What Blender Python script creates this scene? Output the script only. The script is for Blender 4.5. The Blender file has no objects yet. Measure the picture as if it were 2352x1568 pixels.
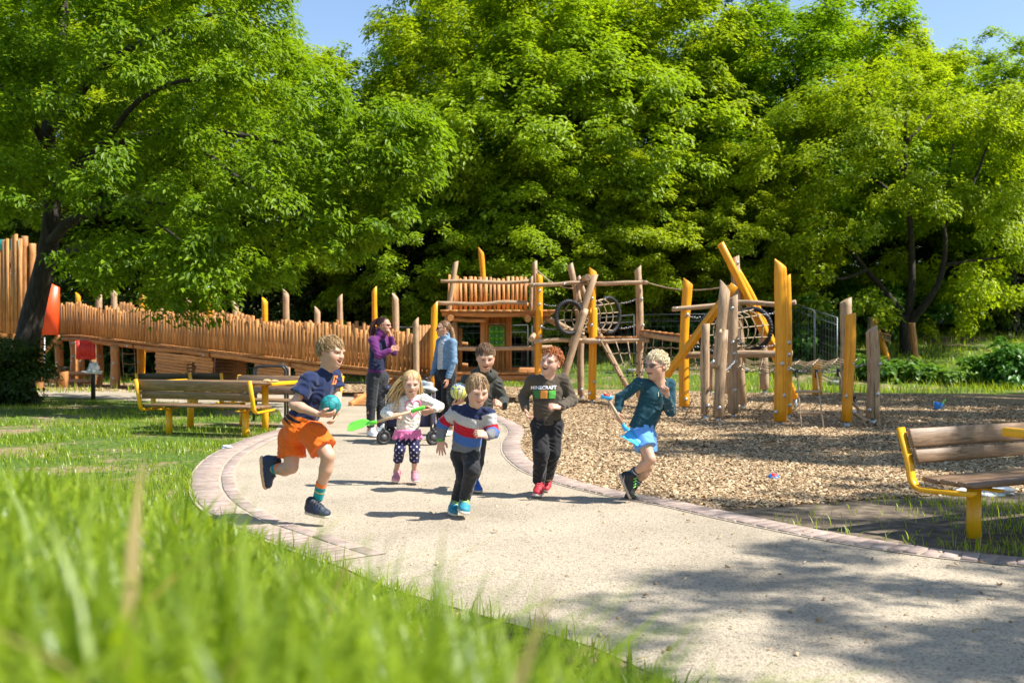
import bpy, math, random
import numpy as np
from mathutils import Vector, Matrix, Euler
from mathutils.bvhtree import BVHTree

random.seed(7)
RNG = np.random.default_rng(11)
SC = bpy.context.scene
COL = SC.collection

# ------------------------------------------------------------------ camera
FPX, HZ, CAMH = 2287.0, 790.0, 1.31      # focal length in picture units (picture 2352 wide), horizon line, eye height
cam_d = bpy.data.cameras.new("camera")
cam_d.lens = 35.0
cam_d.sensor_width = 36.0
cam_d.shift_y = (HZ - 784.0) / 2352.0
cam_d.clip_start = 0.05
cam_d.clip_end = 900.0
cam_d.dof.use_dof = True
cam_d.dof.focus_distance = 8.6
cam_d.dof.aperture_fstop = 3.0
cam = bpy.data.objects.new("camera", cam_d)
COL.objects.link(cam)
cam.location = (0, 0, CAMH)
cam.rotation_euler = (math.pi / 2, 0, 0)
SC.camera = cam

# ------------------------------------------------------------------ sky, sun, exposure
SUN = Vector((0.76, -0.22, 1.0)).normalized()
world = bpy.data.worlds.new("World")
SC.world = world
world.use_nodes = True
_nt = world.node_tree
_bg = _nt.nodes["Background"]
_sky = _nt.nodes.new("ShaderNodeTexSky")
_sky.sky_type = 'NISHITA'
_sky.sun_disc = False
_sky.sun_elevation = math.asin(SUN.z)
_sky.sun_rotation = math.atan2(SUN.x, SUN.y)
_sky.air_density = 1.0
_sky.dust_density = 0.6
_sky.ozone_density = 1.6
_nt.links.new(_sky.outputs[0], _bg.inputs[0])
_bg.inputs[1].default_value = 0.12
sun_d = bpy.data.lights.new("sun", 'SUN')
sun_d.energy = 5.0
sun_d.angle = math.radians(0.53)
sun_d.color = (1.0, 0.955, 0.88)
sun = bpy.data.objects.new("sun", sun_d)
COL.objects.link(sun)
sun.rotation_euler = SUN.to_track_quat('Z', 'Y').to_euler()
sun.location = (20, 6, 25)
SC.view_settings.view_transform = 'Standard'
SC.view_settings.look = 'None'
SC.view_settings.exposure = 0.95
SC.view_settings.gamma = 1.0
SC.render.engine = 'CYCLES'
SC.cycles.max_bounces = 6
SC.cycles.diffuse_bounces = 3
SC.cycles.glossy_bounces = 2
SC.cycles.transmission_bounces = 4
SC.cycles.transparent_max_bounces = 4
SC.cycles.caustics_reflective = False
SC.cycles.caustics_refractive = False

# ------------------------------------------------------------------ picture to place
def W(x, y, d):
    return Vector(((x - 1176.0) / FPX * d, d, CAMH - (y - HZ) / FPX * d))
def gd(y):
    return FPX * CAMH / (y - HZ)
def G(x, y):
    d = gd(y)
    return Vector(((x - 1176.0) / FPX * d, d, 0.0))
def crop(x0, y0, s):
    return lambda cx, cy: (x0 + cx * s, y0 + cy * s)
CR1 = crop(0.0, 516.8, .29297)
CR2 = crop(516.8, 602.9, .25635)
CR3 = crop(947.5, 545.5, .2746)
CR4 = crop(1435.5, 528.3, .3040)
CRA = crop(562.7, 717.8, .3222)
CRB = crop(792.4, 712.0, .26365)
CRC = crop(976.2, 769.5, .27833)
CRD = crop(1159.9, 775.2, .25271)
CRE = crop(1355.2, 780.9, .25635)

# ------------------------------------------------------------------ object helpers
WORLD = {}
def link(o):
    COL.objects.link(o)
    return o
def put(o, parent=None, M=None):
    M = M if M is not None else Matrix.Identity(4)
    if o.name not in COL.objects:
        COL.objects.link(o)
    if parent is not None:
        o.parent = parent
        o.matrix_parent_inverse = WORLD[parent].inverted()
    o.matrix_basis = M
    WORLD[o] = M.copy()
    return o
def tag(o, label=None, cat=None, group=None, kind=None):
    if label: o["label"] = label
    if cat: o["category"] = cat
    if group: o["group"] = group
    if kind: o["kind"] = kind
    return o
def thing(name, label, cat, loc=(0, 0, 0), rz=0.0, group=None):
    o = bpy.data.objects.new(name, None)
    o.empty_display_size = 0.1
    put(o, None, Matrix.Translation(Vector(loc)) @ Matrix.Rotation(rz, 4, 'Z'))
    return tag(o, label, cat, group)
def mesh_np(name, V, F, mats=(), smooth=False, cols=None, midx=None):
    """V (n,3); F either (m,k) array or list of arrays with different k."""
    me = bpy.data.meshes.new(name)
    V = np.asarray(V, dtype=np.float32)
    if isinstance(F, np.ndarray):
        F = [F]
    F = [np.asarray(f, dtype=np.int32) for f in F if len(f)]
    nl = sum(f.size for f in F)
    npoly = sum(len(f) for f in F)
    me.vertices.add(len(V)); me.vertices.foreach_set("co", V.ravel())
    me.loops.add(nl); me.loops.foreach_set("vertex_index", np.concatenate([f.ravel() for f in F]))
    me.polygons.add(npoly)
    starts, tot, pos = [], [], 0
    for f in F:
        k = f.shape[1]
        starts.append(pos + np.arange(len(f), dtype=np.int32) * k)
        tot.append(np.full(len(f), k, dtype=np.int32))
        pos += f.size
    me.polygons.foreach_set("loop_start", np.concatenate(starts))
    me.polygons.foreach_set("loop_total", np.concatenate(tot))
    if smooth:
        me.polygons.foreach_set("use_smooth", np.ones(npoly, dtype=bool))
    if midx is not None:
        me.polygons.foreach_set("material_index", np.asarray(midx, dtype=np.int32))
    if cols is not None:
        cols = np.asarray(cols, dtype=np.float32)
        if cols.ndim == 1:
            at = me.attributes.new("lv", 'FLOAT', 'POINT'); at.data.foreach_set("value", cols)
        else:
            c4 = np.ones((len(V), 4), dtype=np.float32); c4[:, :3] = cols
            at = me.attributes.new("Col", 'FLOAT_COLOR', 'POINT'); at.data.foreach_set("color", c4.ravel())
    for m in (mats if isinstance(mats, (list, tuple)) else [mats]):
        me.materials.append(m)
    me.update(); me.validate()
    return me
def ob(name, me, parent=None, M=None):
    return put(bpy.data.objects.new(name, me), parent, M)

class MB:
    """collects simple shapes into one mesh"""
    def __init__(s): s.V = []; s.F4 = []; s.F3 = []; s.n = 0; s.FN = []
    def add(s, V, F4=None, F3=None, FN=None):
        V = np.asarray(V, dtype=float).reshape(-1, 3)
        if F4 is not None and len(F4): s.F4.append(np.asarray(F4) + s.n)
        if F3 is not None and len(F3): s.F3.append(np.asarray(F3) + s.n)
        if FN is not None:
            for f in FN: s.FN.append([i + s.n for i in f])
        s.V.append(V); s.n += len(V); return s
    def box(s, c, size, M=None, bev=0.0):
        hx, hy, hz = [q / 2 for q in size]
        if bev <= 0:
            V = np.array([[x, y, z] for x in (-hx, hx) for y in (-hy, hy) for z in (-hz, hz)])
            F = [[0, 1, 3, 2], [4, 6, 7, 5], [0, 4, 5, 1], [2, 3, 7, 6], [0, 2, 6, 4], [1, 5, 7, 3]]
            F3 = None
        else:
            b = min(bev, hx * .9, hy * .9, hz * .9)
            V = []; idx = {}
            for x in (-1, 1):
                for y in (-1, 1):
                    for z in (-1, 1):
                        for a in range(3):
                            p = [x * (hx - b), y * (hy - b), z * (hz - b)]
                            p[a] = (x, y, z)[a] * (hx, hy, hz)[a]
                            idx[(x, y, z, a)] = len(V); V.append(p)
            F, F3 = [], []
            for a in range(3):
                o1, o2 = [(1, 2), (2, 0), (0, 1)][a]
                for sg in (-1, 1):
                    q = []
                    for u, v in ((-1, -1), (1, -1), (1, 1), (-1, 1)):
                        k = [0, 0, 0]; k[a] = sg; k[o1] = u; k[o2] = v
                        q.append(idx[(k[0], k[1], k[2], a)])
                    F.append(q if sg > 0 else q[::-1])
            for a in range(3):       # edges along axis a
                o1, o2 = [(1, 2), (2, 0), (0, 1)][a]
                for u in (-1, 1):
                    for v in (-1, 1):
                        def kk(t):
                            k = [0, 0, 0]; k[a] = t; k[o1] = u; k[o2] = v; return tuple(k)
                        q = [idx[kk(-1) + (o1,)], idx[kk(1) + (o1,)], idx[kk(1) + (o2,)], idx[kk(-1) + (o2,)]]
                        F.append(q if u * v < 0 else q[::-1])
            for x in (-1, 1):
                for y in (-1, 1):
                    for z in (-1, 1):
                        t = [idx[(x, y, z, 0)], idx[(x, y, z, 1)], idx[(x, y, z, 2)]]
                        F3.append(t if x * y * z > 0 else t[::-1])
            V = np.array(V)
        if M is not None:
            V = V @ np.array(M.to_3x3()).T
        V = V + np.asarray(c, dtype=float)
        return s.add(V, F, F3)
    def tube(s, P, r, n=8, cap=True):
        V, F, caps = tube_np(P, r, n)
        s.add(V, F, FN=caps if cap else None); return s
    def disc(s, c, nrm, r, t, n=10):
        c = Vector(c); nrm = Vector(nrm).normalized()
        return s.tube([c, c + nrm * t * .7, c + nrm * t], [r, r, r * .75], n)
    def prism(s, poly, h0, h1, ax=1):
        """poly list of 2D points; extruded on axis ax from h0 to h1"""
        n = len(poly); V = []
        for h in (h0, h1):
            for p in poly:
                q = [p[0], p[1]]; q.insert(ax, h); V.append(q)
        F = [[i, (i + 1) % n, n + (i + 1) % n, n + i] for i in range(n)]
        return s.add(V, F, FN=[list(range(n))[::-1], list(range(n, 2 * n))])
    def mesh(s, name, mats, smooth=False):
        V = np.concatenate(s.V) if s.V else np.zeros((0, 3))
        F = []
        if s.F4: F.append(np.concatenate(s.F4))
        if s.F3: F.append(np.concatenate(s.F3))
        byk = {}
        for f in s.FN: byk.setdefault(len(f), []).append(f)
        for k, fs in byk.items(): F.append(np.array(fs))
        return mesh_np(name, V, F, mats, smooth)
    def ob(s, name, mats, parent=None, M=None, smooth=False):
        return ob(name, s.mesh(name, mats, smooth), parent, M)

def frames(P):
    P = np.asarray([list(p) for p in P], dtype=float)
    T = np.gradient(P, axis=0) if len(P) > 1 else np.array([[0, 0, 1.]])
    T /= np.linalg.norm(T, axis=1)[:, None] + 1e-12
    up = np.array([0, 0, 1.]) if abs(T[0][2]) < .9 else np.array([1., 0, 0])
    A = []
    a = np.cross(up, T[0]); a /= np.linalg.norm(a)
    for t in T:
        a = a - t * a.dot(t); a /= np.linalg.norm(a) + 1e-12
        A.append(a)
    A = np.array(A); B = np.cross(T, A)
    return P, T, A, B
def tube_np(P, r, n=8, closed=False):
    P, T, A, B = frames(P)
    m = len(P)
    r = np.broadcast_to(np.asarray(r, dtype=float), (m,))
    th = np.arange(n) * 2 * math.pi / n
    V = P[:, None, :] + r[:, None, None] * (np.cos(th)[None, :, None] * A[:, None, :] + np.sin(th)[None, :, None] * B[:, None, :])
    V = V.reshape(-1, 3)
    F = []
    for i in range(m - 1 + (1 if closed else 0)):
        j = (i + 1) % m
        for k in range(n):
            F.append([i * n + k, i * n + (k + 1) % n, j * n + (k + 1) % n, j * n + k])
    caps = [] if closed else [list(range(n))[::-1], list(range((m - 1) * n, m * n))]
    return V, F, caps
def catmull(P, n):
    P = [Vector(p) for p in P]
    Q = [P[0] * 2 - P[1]] + P + [P[-1] * 2 - P[-2]]
    out = []
    segs = len(P) - 1
    for i in range(n):
        t = i / (n - 1) * segs
        k = min(int(t), segs - 1); u = t - k
        p0, p1, p2, p3 = Q[k], Q[k + 1], Q[k + 2], Q[k + 3]
        out.append(0.5 * ((2 * p1) + (-p0 + p2) * u + (2 * p0 - 5 * p1 + 4 * p2 - p3) * u * u + (-p0 + 3 * p1 - 3 * p2 + p3) * u ** 3))
    return out
def sag(a, b, s, n=9):
    a, b = Vector(a), Vector(b)
    return [a.lerp(b, i / (n - 1)) - Vector((0, 0, s * 4 * (i / (n - 1)) * (1 - i / (n - 1)))) for i in range(n)]

# ------------------------------------------------------------------ materials
MATS = {}
def _new(name):
    m = bpy.data.materials.new(name); m.use_nodes = True
    nt = m.node_tree; nt.nodes.clear()
    out = nt.nodes.new("ShaderNodeOutputMaterial")
    MATS[name] = m
    return m, nt, out
def _n(nt, t, **kw):
    nd = nt.nodes.new(t)
    for k, v in kw.items():
        setattr(nd, k, v)
    return nd
def _ramp(nt, fac, stops):
    r = _n(nt, "ShaderNodeValToRGB")
    el = r.color_ramp.elements
    el[0].position = stops[0][0]; el[0].color = (*stops[0][1], 1)
    el[1].position = stops[-1][0]; el[1].color = (*stops[-1][1], 1)
    for p, c in stops[1:-1]:
        e = el.new(p); e.color = (*c, 1)
    nt.links.new(fac, r.inputs[0])
    return r
def mat(name, stops, scale=8.0, stretch=(1, 1, 1), rough=.6, bump=0.0, bscale=None, detail=5, rnd=0.0, metal=0.0,
        coord='Object', dist=0.0, spec=.5, attr=None, coat=0.0, sss=0.0, sheen=0.0, cracks=0.0, cst=(26, 26, 1.1)):
    m, nt, out = _new(name)
    L = nt.links.new
    b = _n(nt, "ShaderNodeBsdfPrincipled")
    L(b.outputs[0], out.inputs[0])
    b.inputs["Roughness"].default_value = rough
    b.inputs["Metallic"].default_value = metal
    b.inputs["Specular IOR Level"].default_value = spec
    if coat: b.inputs["Coat Weight"].default_value = coat
    if sheen: b.inputs["Sheen Weight"].default_value = sheen
    if sss:
        b.inputs["Subsurface Weight"].default_value = sss
        b.inputs["Subsurface Radius"].default_value = (.012, .005, .003)
        b.inputs["Subsurface Scale"].default_value = 1.0
    tc = _n(nt, "ShaderNodeTexCoord"); mp = _n(nt, "ShaderNodeMapping")
    mp.inputs["Scale"].default_value = stretch
    L(tc.outputs[coord], mp.inputs["Vector"])
    vec = mp.outputs[0]
    if rnd or coord == 'Object':
        oi = _n(nt, "ShaderNodeObjectInfo")
        ad = _n(nt, "ShaderNodeVectorMath", operation='ADD')
        cm = _n(nt, "ShaderNodeCombineXYZ")
        ml = _n(nt, "ShaderNodeMath", operation='MULTIPLY'); ml.inputs[1].default_value = 37.0
        L(oi.outputs["Random"], ml.inputs[0]); L(ml.outputs[0], cm.inputs[0]); L(ml.outputs[0], cm.inputs[2])
        L(vec, ad.inputs[0]); L(cm.outputs[0], ad.inputs[1]); vec = ad.outputs[0]
    ns = _n(nt, "ShaderNodeTexNoise"); ns.inputs["Scale"].default_value = scale
    ns.inputs["Detail"].default_value = detail; ns.inputs["Distortion"].default_value = dist
    L(vec, ns.inputs["Vector"])
    rp = _ramp(nt, ns.outputs[0], stops)
    c = rp.outputs[0]
    if attr:
        at = _n(nt, "ShaderNodeAttribute", attribute_name=attr)
        mx = _n(nt, "ShaderNodeMix", data_type='RGBA', blend_type='MULTIPLY'); mx.inputs[0].default_value = 1.0
        L(at.outputs["Color"], mx.inputs[6]); L(c, mx.inputs[7]); c = mx.outputs[2]
    if rnd:
        hs = _n(nt, "ShaderNodeHueSaturation")
        mr = _n(nt, "ShaderNodeMapRange"); mr.inputs[3].default_value = 1 - rnd; mr.inputs[4].default_value = 1 + rnd
        L(oi.outputs["Random"], mr.inputs[0]); L(mr.outputs[0], hs.inputs["Value"]); L(c, hs.inputs["Color"]); c = hs.outputs[0]
    if cracks:
        m3 = _n(nt, "ShaderNodeMapping"); m3.inputs["Scale"].default_value = cst
        L(vec, m3.inputs["Vector"])
        n3 = _n(nt, "ShaderNodeTexNoise"); n3.inputs["Scale"].default_value = 1.0; n3.inputs["Detail"].default_value = 6; n3.inputs["Distortion"].default_value = .6
        L(m3.outputs[0], n3.inputs["Vector"])
        r3 = _ramp(nt, n3.outputs[0], [(.34, (.30, .26, .24)), (.42, (1, 1, 1))])
        m4 = _n(nt, "ShaderNodeTexNoise"); m4.inputs["Scale"].default_value = 3.5; m4.inputs["Detail"].default_value = 3
        L(tc.outputs[coord], m4.inputs["Vector"])
        r4 = _ramp(nt, m4.outputs[0], [(.25, (.62, .60, .58)), (.45, (1, 1, 1)), (.72, (1.12, 1.14, 1.18))])
        for r_ in (r3, r4):
            mx = _n(nt, "ShaderNodeMix", data_type='RGBA', blend_type='MULTIPLY'); mx.inputs[0].default_value = cracks
            L(c, mx.inputs[6]); L(r_.outputs[0], mx.inputs[7]); c = mx.outputs[2]
    L(c, b.inputs["Base Color"])
    if bump:
        n2 = _n(nt, "ShaderNodeTexNoise"); n2.inputs["Scale"].default_value = bscale or scale * 3
        n2.inputs["Detail"].default_value = 4
        L(vec, n2.inputs["Vector"])
        bp = _n(nt, "ShaderNodeBump"); bp.inputs["Strength"].default_value = bump; bp.inputs["Distance"].default_value = .01
        L(n2.outputs[0], bp.inputs["Height"]); L(bp.outputs[0], b.inputs["Normal"])
    return m
def plain(name, c, rough=.5, metal=0.0, v=.12, scale=30, **kw):
    lo = tuple(x * (1 - v) for x in c); hi = tuple(min(1, x * (1 + v)) for x in c)
    return mat(name, [(.3, lo), (.7, hi)], scale=scale, rough=rough, metal=metal, **kw)
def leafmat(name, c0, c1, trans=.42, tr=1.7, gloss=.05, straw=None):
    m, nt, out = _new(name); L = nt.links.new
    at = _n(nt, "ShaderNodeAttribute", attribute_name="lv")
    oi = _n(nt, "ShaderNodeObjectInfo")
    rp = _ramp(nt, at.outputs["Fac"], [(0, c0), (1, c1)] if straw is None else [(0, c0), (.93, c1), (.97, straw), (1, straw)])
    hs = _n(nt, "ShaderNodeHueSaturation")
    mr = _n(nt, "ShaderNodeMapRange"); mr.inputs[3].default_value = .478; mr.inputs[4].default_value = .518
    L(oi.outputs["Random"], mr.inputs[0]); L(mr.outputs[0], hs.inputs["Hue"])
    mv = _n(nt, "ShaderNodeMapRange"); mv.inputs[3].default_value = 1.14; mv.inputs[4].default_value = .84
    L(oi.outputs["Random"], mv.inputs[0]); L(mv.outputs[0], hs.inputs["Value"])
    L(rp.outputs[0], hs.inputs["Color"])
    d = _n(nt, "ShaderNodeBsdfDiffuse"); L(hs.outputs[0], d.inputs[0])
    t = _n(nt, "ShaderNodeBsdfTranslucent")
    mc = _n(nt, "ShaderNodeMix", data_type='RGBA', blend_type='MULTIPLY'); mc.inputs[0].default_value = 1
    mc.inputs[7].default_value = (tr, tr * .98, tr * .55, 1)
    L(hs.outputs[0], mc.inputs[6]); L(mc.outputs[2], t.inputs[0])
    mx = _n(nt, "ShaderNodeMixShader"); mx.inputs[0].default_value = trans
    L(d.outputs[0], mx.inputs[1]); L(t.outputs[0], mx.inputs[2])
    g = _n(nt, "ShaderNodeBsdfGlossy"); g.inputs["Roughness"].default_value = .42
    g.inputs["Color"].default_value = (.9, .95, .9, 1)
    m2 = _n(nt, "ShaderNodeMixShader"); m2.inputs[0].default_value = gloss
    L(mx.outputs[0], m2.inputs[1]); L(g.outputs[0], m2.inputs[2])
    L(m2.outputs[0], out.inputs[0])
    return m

larch = mat("larch_boards", [(.25, (.36, .14, .035)), (.5, (.50, .225, .065)), (.72, (.60, .30, .10))], scale=5, stretch=(9, 9, 1), rough=.6, bump=.25, bscale=20, rnd=.24, dist=.8, cracks=.7, cst=(5, 5, .9))
larch_h = mat("larch_planks", [(.25, (.34, .13, .032)), (.5, (.48, .21, .06)), (.72, (.58, .285, .095))], scale=5, stretch=(1, 9, 9), rough=.6, bump=.25, bscale=20, rnd=.13, dist=.8, cracks=.7, cst=(.9, 5, 5))
robinia = mat("robinia_wood", [(.22, (.25, .15, .08)), (.5, (.43, .285, .165)), (.75, (.53, .385, .25))], scale=6, stretch=(6, 6, .7), rough=.65, bump=.4, bscale=14, rnd=.12, dist=1.2, cracks=.85, cst=(5, 5, 1))
larch_log = mat("larch_log", [(.25, (.32, .125, .035)), (.5, (.47, .205, .062)), (.75, (.56, .28, .10))], scale=5, stretch=(6, 6, .7), rough=.6, bump=.35, bscale=14, rnd=.12, dist=1.2, cracks=.8, cst=(5, 5, 1))
yellow_wood = mat("yellow_stained_wood", [(.2, (.66, .24, .003)), (.5, (.80, .325, .004)), (.8, (.84, .375, .007))], scale=4, stretch=(5, 5, .6), rough=.42, bump=.3, bscale=12, rnd=.08, dist=1.0, cracks=.45, cst=(5, 5, 1))
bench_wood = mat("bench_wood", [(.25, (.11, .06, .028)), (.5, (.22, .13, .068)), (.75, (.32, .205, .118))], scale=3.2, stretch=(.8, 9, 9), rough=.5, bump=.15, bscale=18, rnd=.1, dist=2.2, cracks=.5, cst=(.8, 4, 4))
bench_shaded = mat("shaded_bench_wood", [(.25, (.045, .035, .02)), (.75, (.10, .075, .045))], scale=3.2, stretch=(.8, 9, 9), rough=.5, bump=.15, bscale=18, rnd=.1, dist=2.0)  # bench wood darkened: shade on the two rear benches is painted into the colour
yellow_metal = plain("yellow_powder_coat", (.86, .42, .004), rough=.38, v=.04)
steel = plain("galvanised_steel", (.42, .44, .46), rough=.42, metal=.8, v=.2)
bolt_m = plain("bolt_steel", (.5, .5, .5), rough=.35, metal=.9)
black_m = plain("black_metal", (.02, .022, .025), rough=.4)
rubber = plain("black_rubber", (.016, .016, .018), rough=.55, v=.3)
rope_m = mat("beige_rope", [(.3, (.36, .26, .15)), (.7, (.56, .43, .28))], scale=60, rough=.8, bump=.3)
bark = mat("bark", [(.3, (.010, .008, .006)), (.55, (.032, .025, .018)), (.8, (.085, .07, .05))], scale=5, stretch=(3, 3, .8), rough=.9, bump=.9, bscale=12)
orange_m = plain("orange_panel", (.88, .085, .015), rough=.4, v=.05)
red_m = plain("red_panel", (.62, .03, .02), rough=.45, v=.05)
teal_m = plain("teal_panel", (.05, .38, .34), rough=.5, v=.08)
leaf_near = leafmat("leaf_near", (.065, .135, .006), (.31, .41, .011), trans=.46, tr=1.6, gloss=.012)
leaf_far = leafmat("leaf_far", (.09, .175, .006), (.34, .455, .012), trans=.46, tr=1.6, gloss=.015)
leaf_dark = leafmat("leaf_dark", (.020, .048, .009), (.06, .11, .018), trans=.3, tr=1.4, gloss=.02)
leaf_plant = leafmat("leaf_plant", (.05, .14, .014), (.13, .27, .026), trans=.38, tr=1.5, gloss=.03)
grass_m = leafmat("grass_blade", (.12, .20, .009), (.35, .445, .022), trans=.52, tr=1.65, gloss=.03, straw=(.46, .33, .14))
# ================================================================== ground
def sstep(t):
    t = np.clip(t, 0, 1); return t * t * (3 - 2 * t)
_TX = np.array([-12, -6.0, -3.0, -2.3, -1.0, -.58, .1, .7, 1.15, 1.45, 1.6, 40])
_TY = np.array([8.2, 8.0, 7.8, 7.0, 5.75, 5.2, 4.45, 3.6, 2.5, 1.4, .2, -6])
def bank(x, y):
    L = np.interp(x, _TX, _TY)
    t = (L - y) / np.interp(x, [-6, -2, 0, 1.5], [5.5, 4.6, 3.4, 2.2])
    return np.interp(x, [-6, -1.5, -.8, -.3, 0, .3, .7, 1.2, 1.6], [1.0, 1.0, .93, .77, .63, .49, .30, .13, .02]) * sstep(t) + np.interp(x, [-1.2, -.6, -.3, 0, .15, .4, .8], [.10, .17, .24, .30, .30, .24, 0.0]) * np.exp(-(np.maximum(y, 0) / 1.3) ** 4)
def rise(x, y):
    y0 = np.interp(x, [-8, -1, 2, 40], [34.5, 33, 28.5, 27])
    t = y - y0
    return 1.15 * sstep(t / 9.0) + np.clip(t - 8, 0, 60) * .10 + .0
def hgt(x, y):
    x = np.asarray(x, dtype=float); y = np.asarray(y, dtype=float)
    return bank(x, y) + rise(x, y) + .012 * np.sin(x * 3.1 + y * 1.3) * np.sin(y * 2.3 - x) * (np.abs(bank(x, y)) > 1e-4)

def axis(lo, hi, c0, c1, fine, coarse):
    return np.unique(np.round(np.concatenate([np.arange(lo, c0, coarse), np.arange(c0, c1, fine), np.arange(c1, hi + coarse, coarse)]), 4))
ax_, ay_ = np.unique(np.concatenate([axis(-240, 240, -14, 20, .6, 8.0), np.arange(-2, 2, .12)])), np.unique(np.concatenate([axis(-40, 320, -2, 50, .6, 8.0), np.arange(-.5, 6, .12)]))
gx, gy = np.meshgrid(ax_, ay_, indexing='ij')
gz = hgt(gx, gy)
nx_, ny_ = gx.shape
ii = np.arange(nx_ * ny_).reshape(nx_, ny_)
F = np.stack([ii[:-1, :-1], ii[1:, :-1], ii[1:, 1:], ii[:-1, 1:]], -1).reshape(-1, 4)

def ground_material():
    m, nt, out = _new("lawn_soil"); L = nt.links.new
    tc = _n(nt, "ShaderNodeTexCoord")
    b = _n(nt, "ShaderNodeBsdfPrincipled"); b.inputs["Roughness"].default_value = .95; b.inputs["Specular IOR Level"].default_value = .1
    n1 = _n(nt, "ShaderNodeTexNoise"); n1.inputs["Scale"].default_value = .7; n1.inputs["Detail"].default_value = 8; n1.inputs["Roughness"].default_value = .7
    n2 = _n(nt, "ShaderNodeTexNoise"); n2.inputs["Scale"].default_value = 14; n2.inputs["Detail"].default_value = 8
    L(tc.outputs["Object"], n1.inputs[0]); L(tc.outputs["Object"], n2.inputs[0])
    soil = _ramp(nt, n2.outputs[0], [(.3, (.13, .09, .055)), (.5, (.26, .19, .11)), (.72, (.40, .31, .19))])
    gr = _ramp(nt, n2.outputs[0], [(.3, (.035, .07, .012)), (.5, (.075, .13, .02)), (.7, (.16, .19, .05))])
    fac = _ramp(nt, n1.outputs[0], [(.50, (0, 0, 0)), (.60, (1, 1, 1))])
    mx = _n(nt, "ShaderNodeMix", data_type='RGBA'); L(fac.outputs[0], mx.inputs[0]); L(gr.outputs[0], mx.inputs[6]); L(soil.outputs[0], mx.inputs[7])
    L(mx.outputs[2], b.inputs["Base Color"])
    bp = _n(nt, "ShaderNodeBump"); bp.inputs["Strength"].default_value = .8; bp.inputs["Distance"].default_value = .03
    L(n2.outputs[0], bp.inputs["Height"]); L(bp.outputs[0], b.inputs["Normal"])
    L(b.outputs[0], out.inputs[0]); return m
lawn = ob("ground", mesh_np("ground", np.stack([gx, gy, gz], -1).reshape(-1, 3), F, ground_material(), smooth=True))
tag(lawn, kind="structure")

def path_material():
    m, nt, out = _new("sand_path"); L = nt.links.new
    tc = _n(nt, "ShaderNodeTexCoord")
    b = _n(nt, "ShaderNodeBsdfPrincipled"); b.inputs["Roughness"].default_value = .92; b.inputs["Specular IOR Level"].default_value = .15
    v = _n(nt, "ShaderNodeTexVoronoi"); v.inputs["Scale"].default_value = 95
    v2 = _n(nt, "ShaderNodeTexVoronoi"); v2.inputs["Scale"].default_value = 260
    n1 = _n(nt, "ShaderNodeTexNoise"); n1.inputs["Scale"].default_value = 1.1; n1.inputs["Detail"].default_value = 7
    n3 = _n(nt, "ShaderNodeTexNoise"); n3.inputs["Scale"].default_value = 55; n3.inputs["Detail"].default_value = 4
    for q in (v, v2, n1, n3): L(tc.outputs["Object"], q.inputs[0])
    base = _ramp(nt, n1.outputs[0], [(.25, (.33, .285, .215)), (.5, (.42, .36, .275)), (.72, (.47, .405, .305))])
    grit = _ramp(nt, v.outputs["Color"], [(.0, (.50, .47, .44)), (.35, (.95, .93, .9)), (.8, (1.0, 1.0, 1.0)), (1, (1.16, 1.1, .95))])
    mx = _n(nt, "ShaderNodeMix", data_type='RGBA', blend_type='MULTIPLY'); mx.inputs[0].default_value = 1
    L(base.outputs[0], mx.inputs[6]); L(grit.outputs[0], mx.inputs[7])
    sp = _ramp(nt, n3.outputs[0], [(.34, (.5, .46, .42)), (.45, (1, 1, 1))])
    m2 = _n(nt, "ShaderNodeMix", data_type='RGBA', blend_type='MULTIPLY'); m2.inputs[0].default_value = .8
    L(mx.outputs[2], m2.inputs[6]); L(sp.outputs[0], m2.inputs[7])
    L(m2.outputs[2], b.inputs["Base Color"])
    bp = _n(nt, "ShaderNodeBump"); bp.inputs["Strength"].default_value = .55; bp.inputs["Distance"].default_value = .008
    ad = _n(nt, "ShaderNodeMath", operation='ADD'); L(v.outputs["Distance"], ad.inputs[0]); L(n3.outputs[0], ad.inputs[1])
    L(ad.outputs[0], bp.inputs["Height"]); L(bp.outputs[0], b.inputs["Normal"])
    L(b.outputs[0], out.inputs[0]); return m
def chips_material():
    m, nt, out = _new("woodchip_bed"); L = nt.links.new
    tc = _n(nt, "ShaderNodeTexCoord")
    b = _n(nt, "ShaderNodeBsdfPrincipled"); b.inputs["Roughness"].default_value = .9; b.inputs["Specular IOR Level"].default_value = .15
    v = _n(nt, "ShaderNodeTexVoronoi"); v.inputs["Scale"].default_value = 30
    n1 = _n(nt, "ShaderNodeTexNoise"); n1.inputs["Scale"].default_value = 40; n1.inputs["Detail"].default_value = 6
    for q in (v, n1): L(tc.outputs["Object"], q.inputs[0])
    base = _ramp(nt, v.outputs["Color"], [(.0, (.13, .08, .042)), (.3, (.27, .175, .095)), (.6, (.40, .28, .155)), (1, (.55, .42, .26))])
    sp = _ramp(nt, n1.outputs[0], [(.35, (.35, .3, .27)), (.55, (1, 1, 1))])
    m2 = _n(nt, "ShaderNodeMix", data_type='RGBA', blend_type='MULTIPLY'); m2.inputs[0].default_value = .9
    L(base.outputs[0], m2.inputs[6]); L(sp.outputs[0], m2.inputs[7])
    L(m2.outputs[2], b.inputs["Base Color"])
    bp = _n(nt, "ShaderNodeBump"); bp.inputs["Strength"].default_value = 1; bp.inputs["Distance"].default_value = .02
    L(v.outputs["Distance"], bp.inputs["Height"]); L(bp.outputs[0], b.inputs["Normal"])
    L(b.outputs[0], out.inputs[0]); return m

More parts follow.
